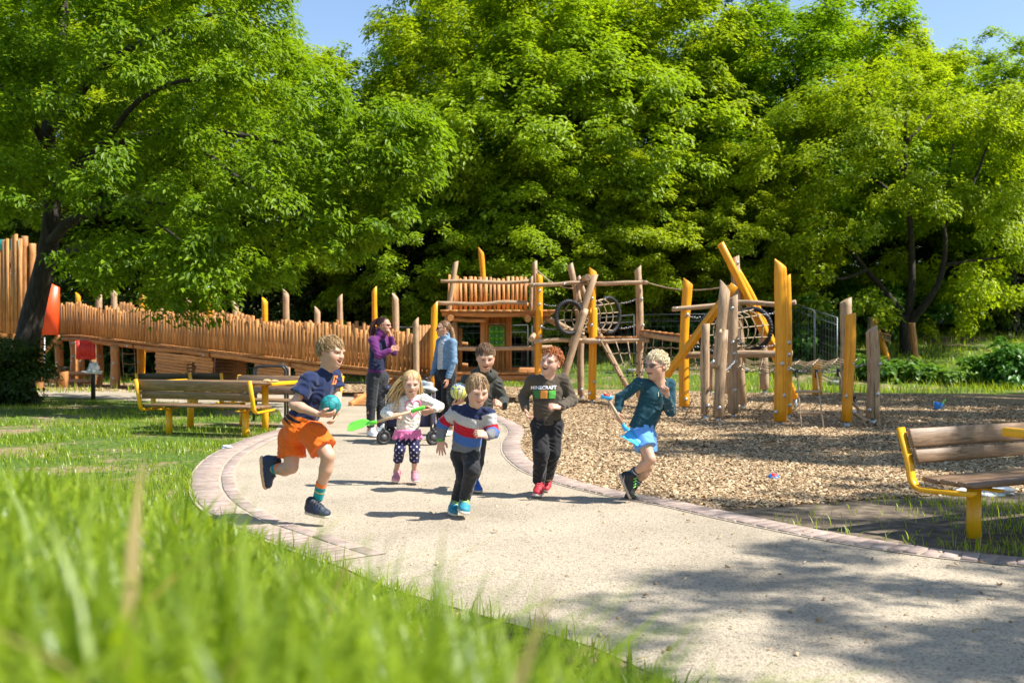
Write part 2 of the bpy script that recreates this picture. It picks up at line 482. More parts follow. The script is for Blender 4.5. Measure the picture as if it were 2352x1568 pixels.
# outlines on the ground, found from the picture
LEFT = [G(*p) for p in ((925, 1361), (790, 1306), (640, 1252), (530, 1210), (480, 1180), (450, 1150), (440, 1118), (452, 1080), (490, 1045), (560, 1012), (632, 990))]
LEFT = [Vector((.35, 4.3, 0))] + LEFT
RIGHT = [G(*p) for p in ((1128, 950), (1182, 972), (1204, 992), (1196, 1018), (1205, 1046), (1250, 1080), (1330, 1108), (1430, 1132), (1560, 1155), (1700, 1185), (1900, 1225), (2100, 1258), (2352, 1285))]
RIGHT += [Vector((4.4, 5.5, 0)), Vector((7.5, 5.1, 0))]
BACKL = [G(*p) for p in ((650, 962), (640, 942), (560, 933), (400, 925), (250, 917), (100, 910))] + [Vector((-16, 24.6, 0))]
BACKR = [Vector((-17, 28.0, 0))] + [G(*p) for p in ((100, 897), (400, 900), (620, 907), (800, 905), (850, 914), (905, 904), (1010, 910), (1080, 935))]
def sheet(name, poly, z, m, kind="structure"):
    from mathutils.geometry import tessellate_polygon
    tri = tessellate_polygon([[Vector((p[0], p[1], 0)) for p in poly]])
    F = []
    for t in tri:
        a, b, c = [poly[i] for i in t]
        F.append(t if (b[0] - a[0]) * (c[1] - a[1]) - (b[1] - a[1]) * (c[0] - a[0]) > 0 else t[::-1])
    me = mesh_np(name, np.array([[p[0], p[1], z] for p in poly]), np.array(F))
    me.materials.append(m)
    o = ob(name, me); tag(o, kind=kind); return o
dense = lambda pts, n: catmull(pts, n)
LEFTc, RIGHTc = dense(LEFT, 60), dense(RIGHT, 90)
PATH_POLY = list(LEFTc) + BACKL + BACKR + list(RIGHTc) + [Vector((7.5, -3, 0)), Vector((1.9, -3, 0)), Vector((1.6, .5, 0)), Vector((1.2, 2.4, 0)), Vector((.7, 3.7, 0))]
sheet("path", PATH_POLY, .006, path_material())
CHB = [G(*p) for p in ((1640, 1172), (1800, 1163), (2000, 1148), (2200, 1136), (2352, 1130))]
_ri = [p for p in RIGHTc if p.y > CHB[0].y]
CHIP_POLY = [Vector((-19, 33.5, 0)), Vector((-19, 28.2, 0))] + BACKR[1:] + _ri + CHB + [Vector((9, 7.8, 0)), Vector((26, 9, 0)), Vector((26, 26, 0)), G(2352, 906), G(2000, 904), G(1700, 902), G(1530, 896), G(1300, 892), Vector((1, 30, 0)), Vector((-6, 33, 0))]
sheet("woodchip_ground", CHIP_POLY, .004, chips_material())

def inside(px, py, poly):
    P = np.array([[p[0], p[1]] for p in poly]); r = np.zeros(len(px), dtype=bool)
    j = len(P) - 1
    for i in range(len(P)):
        c = ((P[i, 1] > py) != (P[j, 1] > py)) & (px < (P[j, 0] - P[i, 0]) * (py - P[i, 1]) / (P[j, 1] - P[i, 1] + 1e-12) + P[i, 0])
        r ^= c; j = i
    return r

# ---- brick edging: every brick an object
brick_m = mat("brick", [(.25, (.25, .17, .135)), (.5, (.34, .26, .215)), (.75, (.42, .335, .285))], scale=14, rough=.85, bump=.4, bscale=60, rnd=.16)
mortar_m = mat("mortar", [(.3, (.33, .27, .2)), (.7, (.47, .39, .29))], scale=40, rough=.95, bump=.4)
def arclen(C):
    s = [0.0]
    for a, b in zip(C[:-1], C[1:]): s.append(s[-1] + (b - a).length)
    return np.array(s)
def at_len(C, S, t):
    i = int(np.clip(np.searchsorted(S, t) - 1, 0, len(C) - 2))
    u = (t - S[i]) / (S[i + 1] - S[i] + 1e-9)
    p = C[i].lerp(C[i + 1], u); tg = (C[i + 1] - C[i]).normalized()
    return p, tg
def edging(C, rows, s0, s1, nrm_sign, lab):
    S = arclen(C)
    wid = max(r[0] + r[1] / 2 for r in rows) + .02
    V, Fq = [], []
    ts = np.linspace(s0, s1, 70)
    for k, t in enumerate(ts):
        p, tg = at_len(C, S, t); nn = Vector((-tg.y, tg.x, 0)) * nrm_sign
        V += [p + nn * (-.03) + Vector((0, 0, .011)), p + nn * wid + Vector((0, 0, .011))]
        if k: Fq.append([2 * k - 2, 2 * k - 1, 2 * k + 1, 2 * k])
    root = ob("brick_edging", mesh_np("edging_bed", np.array([list(v) for v in V]), np.array(Fq), mortar_m))
    tag(root, lab, kind="structure")
    cnt = 0
    for off, wr, pitch, ln in rows:
        me = MB().box((0, 0, 0), (ln, wr - .008, .05), bev=.004).mesh("brick", brick_m)
        t = s0 + pitch / 2
        while t < s1:
            p, tg = at_len(C, S, t); nn = Vector((-tg.y, tg.x, 0)) * nrm_sign
            M = Matrix.Translation(p + nn * off + Vector((0, 0, -.006 + random.uniform(-.003, .003)))) @ Matrix.Rotation(math.atan2(tg.y, tg.x) + random.uniform(-.02, .02), 4, 'Z') @ Matrix.Rotation(random.uniform(-.02, .02), 4, 'X')
            ob("brick", me, root, M); cnt += 1
            t += pitch
    return cnt
nb1 = edging(LEFTc, [(.12, .25, .083, .076), (.325, .12, .25, .242)], 2.2, float(arclen(LEFTc)[-1]) - .1, -1, "left kerb of pale soldier bricks along the lawn")
nb2 = edging(RIGHTc, [(.12, .24, .098, .09)], .1, float(arclen(RIGHTc)[-1]) - 3.2, -1, "right kerb of reddish bricks beside the woodchips")
# which side is the path: both offsets go towards the path

# ---- wood chips (uncountable)
def chips(n, poly, box, smin, smax, near=None, z0=.004, full=True):
    x = RNG.uniform(box[0], box[1], n); y = RNG.uniform(box[2], box[3], n) if near is None else box[2] * (box[3] / box[2]) ** RNG.uniform(0, 1, n)
    k = inside(x, y, poly); x, y = x[k], y[k]; n = len(x)
    L_ = RNG.uniform(smin, smax, n); w = L_ * RNG.uniform(.25, .6, n); t = RNG.uniform(.003, .008, n)
    a = RNG.uniform(0, math.pi * 2, n); tx = RNG.normal(0, .24, n); ty = RNG.normal(0, .24, n)
    base = np.array([[-1, -1, 0], [1, -.8, 0], [.9, 1, 0], [-1, .8, 0], [-.9, -1, 1], [1, -.9, 1], [.8, .9, 1], [-.8, .8, 1]], dtype=float)
    P = base[None] * np.stack([L_ / 2, w / 2, t], -1)[:, None, :]
    P[..., 2] += P[..., 0] * tx[:, None] + P[..., 1] * ty[:, None]
    ca, sa = np.cos(a)[:, None], np.sin(a)[:, None]
    X = P[..., 0] * ca - P[..., 1] * sa + x[:, None]; Y = P[..., 0] * sa + P[..., 1] * ca + y[:, None]
    Z = P[..., 2] + (z0 + RNG.uniform(0, .014, n))[:, None]
    V = np.stack([X, Y, Z], -1).reshape(-1, 3)
    f = np.array([[4, 5, 6, 7], [0, 1, 5, 4], [1, 2, 6, 5], [2, 3, 7, 6], [3, 0, 4, 7]])
    if not full:
        V = V.reshape(-1, 8, 3)[:, 4:].reshape(-1, 3)
        return V, (np.array([[0, 1, 2, 3]])[None] + (np.arange(n) * 4)[:, None, None]).reshape(-1, 4), np.repeat(np.clip(RNG.normal(.55, .25, n), 0, 1), 4)
    Fq = (f[None] + (np.arange(n) * 8)[:, None, None]).reshape(-1, 4)
    lv = np.repeat(np.clip(RNG.normal(.55, .25, n), 0, 1), 8)
    return V, Fq, lv
def attr_mat(name, stops, rough=.85):
    m, nt, out = _new(name); L = nt.links.new
    at = _n(nt, "ShaderNodeAttribute", attribute_name="lv")
    tc = _n(nt, "ShaderNodeTexCoord"); ns = _n(nt, "ShaderNodeTexNoise"); ns.inputs["Scale"].default_value = 45
    L(tc.outputs["Object"], ns.inputs[0])
    mm = _n(nt, "ShaderNodeMath", operation='MULTIPLY_ADD'); mm.inputs[1].default_value = .3; L(ns.outputs[0], mm.inputs[0])
    sb = _n(nt, "ShaderNodeMath", operation='SUBTRACT'); L(at.outputs["Fac"], sb.inputs[0]); sb.inputs[1].default_value = .15
    L(sb.outputs[0], mm.inputs[2])
    rp = _ramp(nt, mm.outputs[0], stops)
    b = _n(nt, "ShaderNodeBsdfPrincipled"); b.inputs["Roughness"].default_value = rough; b.inputs["Specular IOR Level"].default_value = .2
    L(rp.outputs[0], b.inputs["Base Color"]); L(b.outputs[0], out.inputs[0]); return m
chip_m = attr_mat("wood_chip", [(0, (.16, .10, .05)), (.35, (.34, .225, .12)), (.65, (.48, .345, .2)), (1, (.66, .52, .335))])
_cs = [chips(28000, CHIP_POLY, (-.5, 8.2, 7.3, 12), .022, .06, near=1), chips(80000, CHIP_POLY, (-3, 11, 13, 27), .03, .065, full=False), chips(80000, CHIP_POLY, (-.5, 8, 8, 15), .022, .05, full=False), chips(9000, CHIP_POLY, (-17, 1, 20, 33), .06, .12, full=False)]
_V = []; _F = []; _l = []; _o = 0
for v, f, l in _cs:
    _V.append(v); _F.append(f + _o); _l.append(l); _o += len(v)
tag(ob("woodchips", mesh_np("woodchips", np.concatenate(_V), np.concatenate(_F), chip_m, cols=np.concatenate(_l))), "loose pale wood chips covering the play area floor", "wood chips", kind="stuff")
# strays on the path near its right kerb
v, f, l = chips(2600, PATH_POLY, (-2.5, 4.5, 4.0, 12.5), .010, .035, z0=.007)
k_ = RNG.uniform(0, 1, len(v) // 8) < np.clip((v.reshape(-1, 8, 3)[:, 0, 0] + 3.2) / 7.5, .03, .75) ** 2.2
idx = np.nonzero(k_)[0]
vv = v.reshape(-1, 8, 3)[idx].reshape(-1, 3)
fb = np.array([[4, 5, 6, 7], [0, 1, 5, 4], [1, 2, 6, 5], [2, 3, 7, 6], [3, 0, 4, 7]])
tag(ob("path_litter", mesh_np("path_litter", vv, (fb[None] + (np.arange(len(idx)) * 8)[:, None, None]).reshape(-1, 4), chip_m, cols=l.reshape(-1, 8)[idx].ravel())), "stray chips and twigs scattered on the sandy path", "litter", kind="stuff")

# ---- grass
def blades(x, y, hmin, hmax, wid, lean=.5, z=None, seg=3):
    n = len(x)
    z = hgt(x, y) if z is None else z
    h = RNG.uniform(hmin, hmax, n) * RNG.uniform(.6, 1.0, n); w = wid * RNG.uniform(.6, 1.3, n)
    a = RNG.uniform(0, 2 * math.pi, n); ln = RNG.gamma(2.0, lean / 2, n) * h
    dx, dy = np.cos(a), np.sin(a); sx, sy = -dy, dx
    rows = []
    for i in range(seg):
        t = i / seg
        c = np.stack([x + dx * ln * t * t, y + dy * ln * t * t, z + h * (t - .25 * t * t * ln / h)], -1)
        ww = (w * (1 - t * .55))[:, None] / 2
        s = np.stack([sx, sy, np.zeros(n)], -1) * ww
        rows += [c - s, c + s]
    rows.append(np.stack([x + dx * ln, y + dy * ln, z + h * (1 - .25 * ln / h)], -1))
    V = np.stack(rows, 1)
    nv = 2 * seg + 1
    q = np.array([[2 * i, 2 * i + 1, 2 * i + 3, 2 * i + 2] for i in range(seg - 1)])
    t3 = np.array([[2 * seg - 2, 2 * seg - 1, 2 * seg]])
    o = (np.arange(n) * nv)[:, None, None]
    lv1 = np.clip(RNG.normal(.5, .25, n), 0, .92); lv1[RNG.uniform(0, 1, n) < .022] = 1.0; lv = np.repeat(lv1, nv)
    return V.reshape(-1, 3), (q[None] + o).reshape(-1, 4), (t3[None] + o).reshape(-1, 3), lv
def grass(name, xy_list, lab, m=None):
    Vs, Q, T, L_ = [], [], [], []; o = 0
    for b in xy_list:
        v, q, t, l = b
        Vs.append(v); Q.append(q + o); T.append(t + o); L_.append(l); o += len(v)
    me = mesh_np(name, np.concatenate(Vs), [np.concatenate(Q), np.concatenate(T)], m or grass_m, cols=np.concatenate(L_), smooth=True)
    return tag(ob(name, me), lab, "grass", kind="stuff")
LAWN_POLY = list(LEFTc) + BACKL + [Vector((-16, 20, 0)), Vector((-14, -1, 0)), Vector((1.7, -1, 0)), Vector((1.5, .8, 0)), Vector((1.15, 2.4, 0)), Vector((.7, 3.6, 0))]
def pnoise(x, y, s=1.0):
    return (np.sin(x * 1.7 * s + 1.3 * np.sin(y * 1.1 * s)) + np.sin(y * 2.3 * s + 1.7 * np.sin(x * .9 * s + 2)) + np.sin((x + y) * 3.1 * s + np.sin(x * 2.2 * s))) / 3
def scatter(n, box, poly, keep=None, logy=True):
    x = RNG.uniform(box[0], box[1], n)
    y = box[2] * (box[3] / box[2]) ** RNG.uniform(0, 1, n) if logy else RNG.uniform(box[2], box[3], n)
    k = inside(x, y, poly) & (np.abs(x) < y * .56 + 1.0)
    if keep is not None: k &= keep(x, y)
    return x[k], y[k]
thin = lambda lo: (lambda x, y: RNG.uniform(0, 1, len(x)) < np.clip(.55 + .8 * pnoise(x, y), lo, 1))
x0, y0 = scatter(19000, (-1.7, 1.0, .33, 1.7), LAWN_POLY, thin(.5))
x1, y1 = scatter(56000, (-3.0, 1.9, .8, 4.2), LAWN_POLY, thin(.45))
x2, y2 = scatter(70000, (-8, .4, 3.2, 9.5), LAWN_POLY, thin(.12))
x3, y3 = scatter(85000, (-12.5, -2.2, 8.0, 23), LAWN_POLY, lambda x, y: RNG.uniform(0, 1, len(x)) < np.clip(.5 + .9 * pnoise(x, y) - np.clip((y - 15.5) * .09, 0, .45) * (x < -5), .05, 1))
grass("grass", [blades(x0, y0, .08, .27, .010, .9), blades(np.array([-.2, -.22, -.31, -.02, .12, -.4]), np.array([.62, .66, .8, .6, .66, .75]), .26, .34, .02, .35)[:3] + (np.ones(42),), blades(x1, y1, .05, .17, .010, .65), blades(x2, y2, .06, .2, .008, .6, seg=2), blades(x3, y3, .04, .13, .012, .6, seg=2)], "grass of the lawn and the bank in the foreground")
# a strip of taller grass behind the play area
xs = RNG.uniform(-18, 26, 60000); ys = RNG.uniform(25.5, 46, 60000)
k = ~inside(xs, ys, CHIP_POLY) & (RNG.uniform(0, 1, len(xs)) < np.clip(.6 + .6 * pnoise(xs, ys, .6), .1, 1)) & ((ys > 26.5) | (xs > 1))
xs, ys = xs[k], ys[k]
grass("meadow_grass", [blades(xs, ys, .15, .42, .022, .5, seg=2)], "taller meadow grass behind the playground")
# weeds by the right hand bench
BENCH_POLY = [p for p in RIGHTc if p.y < CHB[0].y] + [Vector((7.5, 8, 0))] + CHB[::-1]
soil_m = mat("dark_soil", [(.3, (.05, .036, .024)), (.5, (.12, .088, .058)), (.75, (.24, .185, .12))], scale=9, rough=.95, bump=.8, bscale=40, coord='Generated' if False else 'Object', detail=8)
sheet("bare_soil", BENCH_POLY, .002, soil_m)
xb, yb = scatter(16000, (1.5, 5.5, 5.2, 8.3), BENCH_POLY, lambda x, y: RNG.uniform(0, 1, len(x)) < np.clip(.15 + .95 * pnoise(x * 1.4, y * 1.4) + .12 * (x - 3.0), .04, .95))
grass("kerb_grass", [blades(xb, yb, .03, .14, .008, .6)], "tufts of grass on dark soil under the right hand bench")
# ================================================================== trees
def leaf_mesh(P, Nrm, Dir, L_, Wd):
    """folded rhombus leaves: P centre base, Dir length direction, Nrm normal"""
    n = len(P)
    Dir = Dir / (np.linalg.norm(Dir, axis=1)[:, None] + 1e-9)
    S = np.cross(Dir, Nrm); S /= np.linalg.norm(S, axis=1)[:, None] + 1e-9
    U = np.cross(S, Dir)
    a = P
    tip = P + Dir * L_[:, None] - U * (L_ * .16)[:, None]
    mid = P + Dir * (L_ * .45)[:, None]
    l = mid + S * (Wd / 2)[:, None] + U * (Wd * .14)[:, None]; r = mid - S * (Wd / 2)[:, None] + U * (Wd * .14)[:, None]
    V = np.stack([a, l, tip, r], 1).reshape(-1, 3)
    o = (np.arange(n) * 4)[:, None, None]
    F = (np.array([[0, 1, 2], [0, 2, 3]])[None] + o).reshape(-1, 3)
    return V, F
def unit(n, rng):
    v = rng.normal(0, 1, (n, 3)); return v / np.linalg.norm(v, axis=1)[:, None]
def crown_mesh(name, seed, centers, sizes, dirs, n_leaf, lsize, m, droop=.35, axis_pt=None, lr=.5):
    """centers: bough centres, sizes: (n,) radius, dirs: outward unit vectors"""
    rng = np.random.default_rng(seed)
    nb = len(centers)
    w = sizes ** 2; w = w / w.sum()
    bi = rng.choice(nb, n_leaf, p=w)
    # sub clumps inside each bough
    ns = 9
    sub = unit(nb * ns, rng).reshape(nb, ns, 3) * (rng.uniform(.35, 1.0, (nb, ns)) ** .5)[..., None]
    sub[..., 2] *= .62
    si = rng.integers(0, ns, n_leaf)
    c = centers[bi]; s = sizes[bi]; o = dirs[bi]
    d = unit(n_leaf, rng) * (rng.uniform(0, 1, n_leaf) ** .5)[:, None]
    d[:, 2] *= .75
    loc = sub[bi, si] * .72 + d * .40
    rr = np.linalg.norm(loc[:, :2], axis=1)
    P = c + loc * s[:, None]
    P[:, 2] -= droop * rr * rr * s
    up = np.array([0, 0, 1.0])
    N_ = up * .85 + o * .35 + loc * .45 + unit(n_leaf, rng) * .48
    N_ /= np.linalg.norm(N_, axis=1)[:, None]
    D = o * .5 + loc * .6 + unit(n_leaf, rng) * .8 + np.array([0, 0, -.45])
    D = D - N_ * (D * N_).sum(1)[:, None]
    Ls = lsize * rng.uniform(.6, 1.25, n_leaf)
    V, F = leaf_mesh(P, N_, D, Ls, Ls * lr * rng.uniform(.8, 1.2, n_leaf))
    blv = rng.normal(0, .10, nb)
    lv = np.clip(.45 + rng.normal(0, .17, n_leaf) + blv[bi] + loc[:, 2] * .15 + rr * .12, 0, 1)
    return mesh_np(name, V, F, m, cols=np.repeat(lv, 4))
def boughs(seed, n, c, r, zlo=-1.0, inner=.55, s0=.8, s1=1.5, lump=.18):
    rng = np.random.default_rng(seed)
    u = unit(n * 3, rng); u = u[u[:, 2] > zlo][:n]; n = len(u)
    lp = 1 + lump * (np.sin(u[:, 0] * 4 + seed) * np.sin(u[:, 1] * 5 + seed * 2) + np.sin(u[:, 2] * 6 + seed))
    rad = inner + (1 - inner) * rng.uniform(0, 1, n) ** .45
    C = np.asarray(c) + u * np.asarray(r) * (rad * lp)[:, None]
    s = rng.uniform(s0, s1, n)
    return C, s, u
def limb(mb, pts, r0, r1, n=12, sides=8, wob=.0):
    Q = catmull(pts, n)
    if wob:
        Q = [q + Vector((random.uniform(-wob, wob), random.uniform(-wob, wob), 0)) * (1 if 0 < i < n - 1 else 0) for i, q in enumerate(Q)]
    r = [r0 + (r1 - r0) * (i / (n - 1)) ** .8 for i in range(n)]
    mb.tube(Q, r, sides)
def trunk_mesh(seed, H, r, spread, C=None, forks=7, z0=1.6):
    rr = random.Random(seed); mb = MB()
    top = Vector((rr.uniform(-.4, .4), rr.uniform(-.4, .4), H * .86))
    sp = [Vector((0, 0, -.4)), Vector((rr.uniform(-.1, .1), rr.uniform(-.1, .1), H * .2)), Vector((rr.uniform(-.3, .3), rr.uniform(-.3, .3), H * .5)), top]
    limb(mb, sp, r, .03, 16, 10)
    for q in range(3):     # root flare
        a = rr.uniform(0, 6.3); limb(mb, [Vector((math.cos(a) * r * 1.7, math.sin(a) * r * 1.7, -.15)), Vector((math.cos(a) * r * .7, math.sin(a) * r * .7, .25)), Vector((0, 0, .9))], r * .5, r * .35, 5, 6)
    Q = catmull(sp, 30)
    for k in range(forks):
        t = rr.uniform(.16, .75); b = Q[int(t * 29)]; a = k * 2.4 + rr.uniform(-.5, .5)
        L_ = spread * rr.uniform(.6, .95) * (1.1 - t * .55)
        e = b + Vector((math.cos(a) * L_, math.sin(a) * L_, L_ * rr.uniform(.25, .8)))
        mid = b.lerp(e, .5) + Vector((0, 0, L_ * .06))
        limb(mb, [b, mid, e], r * .42 * (1.1 - t), .02, 9, 6, .05)
        for j in range(3):
            f = b.lerp(e, rr.uniform(.35, .85)); a2 = a + rr.uniform(-1.2, 1.2); l2 = L_ * rr.uniform(.3, .5)
            limb(mb, [f, f + Vector((math.cos(a2) * l2 * .5, math.sin(a2) * l2 * .5, l2 * .3)), f + Vector((math.cos(a2) * l2, math.sin(a2) * l2, l2 * .5))], r * .16, .012, 6, 5)
    return mb.mesh("trunk", bark, True)

# three crown prototypes for the wood behind, crown centre 7 m above the base, about 13.5 m tall
PRO = []
for k, (sd, rad, cz, n, s0, s1) in enumerate(((3, (4.3, 4.3, 5.9), 7.4, 290, .5, 1.1), (8, (4.6, 4.3, 5.6), 7.2, 310, .5, 1.05), (15, (4.0, 4.4, 6.1), 7.6, 280, .55, 1.15))):
    C, s, u = boughs(sd, n, (0, 0, cz), rad, inner=.5, s0=s0, s1=s1)
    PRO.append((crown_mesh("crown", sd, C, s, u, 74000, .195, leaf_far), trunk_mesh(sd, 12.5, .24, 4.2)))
C, s, u = boughs(23, 120, (0, 0, 7.4), (4.3, 4.3, 5.4), inner=.35, s0=.5, s1=1.0)
SPARSE = crown_mesh("crown", 23, C, s, u, 30000, .17, leaf_far)
C, s, u = boughs(31, 190, (0, 0, 7.6), (3.6, 3.6, 6.2), inner=.5, s0=.7, s1=1.2)
PRO_D = (crown_mesh("crown", 31, C, s, u, 42000, .22, leaf_dark), PRO[0][1])
def tree(px, top, d, pro, wide=1.0, rot=0.0, label="", name="maple_tree", group="trees of the wood behind the playground", x=None):
    X = (px - 1176) / FPX * d if x is None else x
    z0 = float(hgt(X, d)); ztop = CAMH + (HZ - top) / FPX * d
    sz = (ztop - z0) / 13.6
    t = thing(name, label, "tree", (X, d, z0), 0, group)
    M = Matrix.Translation((X, d, z0)) @ Matrix.Rotation(rot, 4, 'Z') @ Matrix.Diagonal((wide, wide, sz, 1))
    ob("crown", pro[0], t, M); ob("trunk", pro[1], t, M)
    return t
front = [
    (150, -160, 41, 0, 1.2, .3, "tall leafy tree at far left behind the play tower"),
    (405, -80, 40, 1, 1.2, 1.1, "leafy green tree behind the middle of the timber ramp"),
    (755, 125, 38, 2, 1.1, 2.0, "bright green tree just left of the sky gap, top visible"),
    (1075, -70, 38, 0, 1.05, 2.9, "tall bright maple behind the two women, right of the sky gap"),
    (1290, -90, 37, 1, 1.15, 3.9, "tall bright maple behind the slatted platform"),
    (1530, -20, 39, 2, 1.1, 5.0, "bright maple behind the net tunnels, left of the dark conifer"),
    (1830, -10, 40, 0, 1.2, .9, "tall bright maple behind the yellow diagonal beams"),
    (925, 330, 35.5, 1, .72, 3.3, "smaller bright maple left of the slatted platform"),
    (1205, 360, 35.0, 2, .72, .6, "smaller bright maple directly behind the slatted platform"),
    (1440, 340, 35.5, 0, .74, 1.9, "smaller bright maple behind the first net tunnel"),
    (1690, 330, 36.5, 1, .74, 4.4, "smaller bright maple behind the second net tunnel"),
    (2330, 135, 41, 1, 1.15, 5.6, "leafy tree at the far right edge under open sky"),
]
for px, top, d, p, w_, r_, lab in front:
    tree(px, top, d, PRO[p], w_, r_, lab)
back = [(-60, -150, 49, 1, 1.3, .2, "second-row tree at the far left edge"), (260, -170, 50, 2, 1.3, 2.2, "second-row tree behind the overhanging left crown"),
        (620, 130, 52, 0, 1.0, 4.1, "hazy second-row tree seen in the gap left of the sky"), (985, 0, 50, 1, 1.0, 1.4, "second-row tree right of the sky gap"),
        (1170, -120, 49, 2, 1.3, 3.0, "second-row tree filling the centre behind the bright maples"), (1420, -90, 50, 0, 1.3, .5, "second-row tree behind the rope bridge"),
        (1980, 30, 51, 1, 1.25, 2.6, "second-row tree behind the many-stemmed maple"), (2180, 120, 52, 2, 1.1, 1.0, "second-row tree topping out below the sky at right"), (2440, 165, 50, 0, 1.2, 2.0, "second-row tree cut by the right picture edge")]
for px, top, d, p, w_, r_, lab in back:
    tree(px, top, d, PRO[p], w_, r_, lab)
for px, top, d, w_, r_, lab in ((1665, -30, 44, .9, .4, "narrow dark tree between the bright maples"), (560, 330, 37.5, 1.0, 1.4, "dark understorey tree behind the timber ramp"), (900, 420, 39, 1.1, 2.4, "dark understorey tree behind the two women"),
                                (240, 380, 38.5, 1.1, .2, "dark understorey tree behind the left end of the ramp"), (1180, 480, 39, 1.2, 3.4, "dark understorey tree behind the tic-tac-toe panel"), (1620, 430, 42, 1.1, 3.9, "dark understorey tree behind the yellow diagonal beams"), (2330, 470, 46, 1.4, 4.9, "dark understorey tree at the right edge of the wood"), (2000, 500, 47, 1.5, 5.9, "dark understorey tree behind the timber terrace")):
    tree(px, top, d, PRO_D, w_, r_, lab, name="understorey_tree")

# the many-stemmed maple on the right
d6 = 35.0; X6 = (2080 - 1176) / FPX * d6; z6 = float(hgt(X6, d6))
t6 = thing("maple_tree", "many-stemmed maple with dark forked trunk standing right of the playground", "tree", (X6, d6, z6))
mb = MB()
def w6(x, y, dy=0.0): return W(x, y, d6 + dy)
B6 = Vector((X6, d6, z6 - .3))
for pts, r0 in (([B6, w6(2075, 740), w6(2050, 690, .4), w6(1990, 620, .6), w6(1940, 560, .9), w6(1890, 500, 1.0)], .21), ([B6, w6(2085, 740), w6(2095, 640, -.2), w6(2090, 500), w6(2078, 330), w6(2088, 200)], .20),
                ([B6, w6(2090, 745), w6(2125, 700, -.5), w6(2160, 640, -.7), w6(2172, 560, -.8), w6(2165, 470, -.8), w6(2190, 330, -.5)], .19), ([w6(2160, 610, -.7), w6(2230, 600, -1.2), w6(2310, 590, -1.4)], .09),
                ([w6(2085, 480), w6(2020, 420, .5), w6(1950, 380, .8)], .08), ([w6(2080, 330), w6(2140, 260, .5), w6(2180, 190, .5)], .07), ([w6(2168, 520, -.8), w6(2230, 430, -.6), w6(2270, 330, -.4)], .09), ([w6(1990, 620, .6), w6(1930, 640, -.3), w6(1860, 620, -.8)], .07),
                ([w6(2078, 400), w6(2030, 300, -.6), w6(1990, 200, -.8)], .07)):
    limb(mb, pts, r0, .035, 14, 9)
ob("trunk", mb.mesh("trunk", bark, True), t6)
cz6 = CAMH + (HZ - 425) / FPX * d6
C, s, u = boughs(44, 250, (0, 0, 0), (5.6, 4.6, 4.9), zlo=-.9, inner=.55, s0=.6, s1=1.15)
k = ~((C[:, 2] < -2.2) & (np.abs(C[:, 0]) < 1.2) & (C[:, 1] < 1))
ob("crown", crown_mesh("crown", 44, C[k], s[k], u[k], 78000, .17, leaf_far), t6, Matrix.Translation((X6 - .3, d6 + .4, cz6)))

# the big tree on the left, crown hanging out to the right over the lawn
dL = 22.5; BL = W(40, HZ, dL); BL.z = 0.0
tL = thing("box_elder_tree", "large dark-trunked box elder on the left, boughs overhanging the ramp", "tree", (BL.x, BL.y, 0))
mb = MB()
limb(mb, [BL + Vector((-.15, 0, -.3)), W(50, 850, dL), W(75, 720, dL), W(105, 600, dL), W(120, 480, dL), W(110, 300, dL), W(140, 100, dL), W(150, -120, dL)], .34, .10, 22, 12)
limb(mb, [BL + Vector((-.5, -.2, -.2)), BL + Vector((-.2, -.1, .35)), BL + Vector((0, 0, 1.2))], .3, .25, 6, 8)
limb(mb, [BL + Vector((.45, -.2, -.2)), BL + Vector((.22, -.1, .3)), BL + Vector((.1, 0, 1.1))], .26, .2, 6, 8)
for pts, r0 in (([W(110, 560, dL), W(180, 500, 21.5), W(300, 470, 20.8), W(480, 480, 20), W(640, 520, 19.5)], .15), ([W(115, 450, dL), W(220, 350, 21), W(420, 300, 20), W(650, 330, 19.5), W(880, 400, 19.3)], .17),
                ([W(115, 300, dL), W(230, 160, 21), W(400, 60, 20), W(560, 20, 19.5)], .14), ([W(105, 590, dL), W(210, 570, 21.3), W(330, 590, 20.4), W(430, 640, 19.8)], .09), ([W(120, 400, dL), W(60, 250, 21), W(-60, 150, 20)], .12),
                ([W(420, 300, 20), W(560, 420, 19), W(700, 500, 18.6), W(800, 560, 18.4)], .07), ([W(300, 470, 20.8), W(420, 560, 19.6), W(520, 640, 19)], .05), ([W(220, 350, 21), W(330, 220, 19.5), W(480, 180, 18.5), W(620, 190, 18)], .08)):
    limb(mb, pts, r0, .012, 14, 7, .05)
ob("trunk", mb.mesh("trunk", bark, True), tL)
rngL = np.random.default_rng(5)
cs, ss, us = [], [], []
# boughs placed through the crown volume: picture outline of the crown's lower right edge
edge_x = np.array([-200, 0, 100, 180, 300, 440, 520, 640, 700, 800, 860, 960, 1010, 1020])
edge_lo = np.array([560, 560, 600, 640, 660, 700, 640, 640, 590, 580, 560, 430, 380, 330])
edge_hi = np.array([-300, -300, -300, -300, -300, -300, -260, -150, 130, 225, 225, 250, 300, 330])
for i in range(640):
    x = rngL.uniform(-260, 995); lo = np.interp(x, edge_x, edge_lo); hi = np.interp(x, edge_x, edge_hi)
    y = rngL.uniform(hi, lo)
    dd = rngL.uniform(17.0, 24.5) if x < 700 else rngL.uniform(17.4, 20.5)
    if abs(x - 70) < 110 and y > 500: continue
    if x < 190 and y > 520 : continue
    s_ = rngL.uniform(.38, .8) * (.62 if x > 650 else 1)
    p = W(x, y, dd); cs.append(list(p)); ss.append(s_)
    o = np.array([p.x - BL.x, p.y - BL.y, (p.z - 5) * .4]); us.append(o / np.linalg.norm(o))
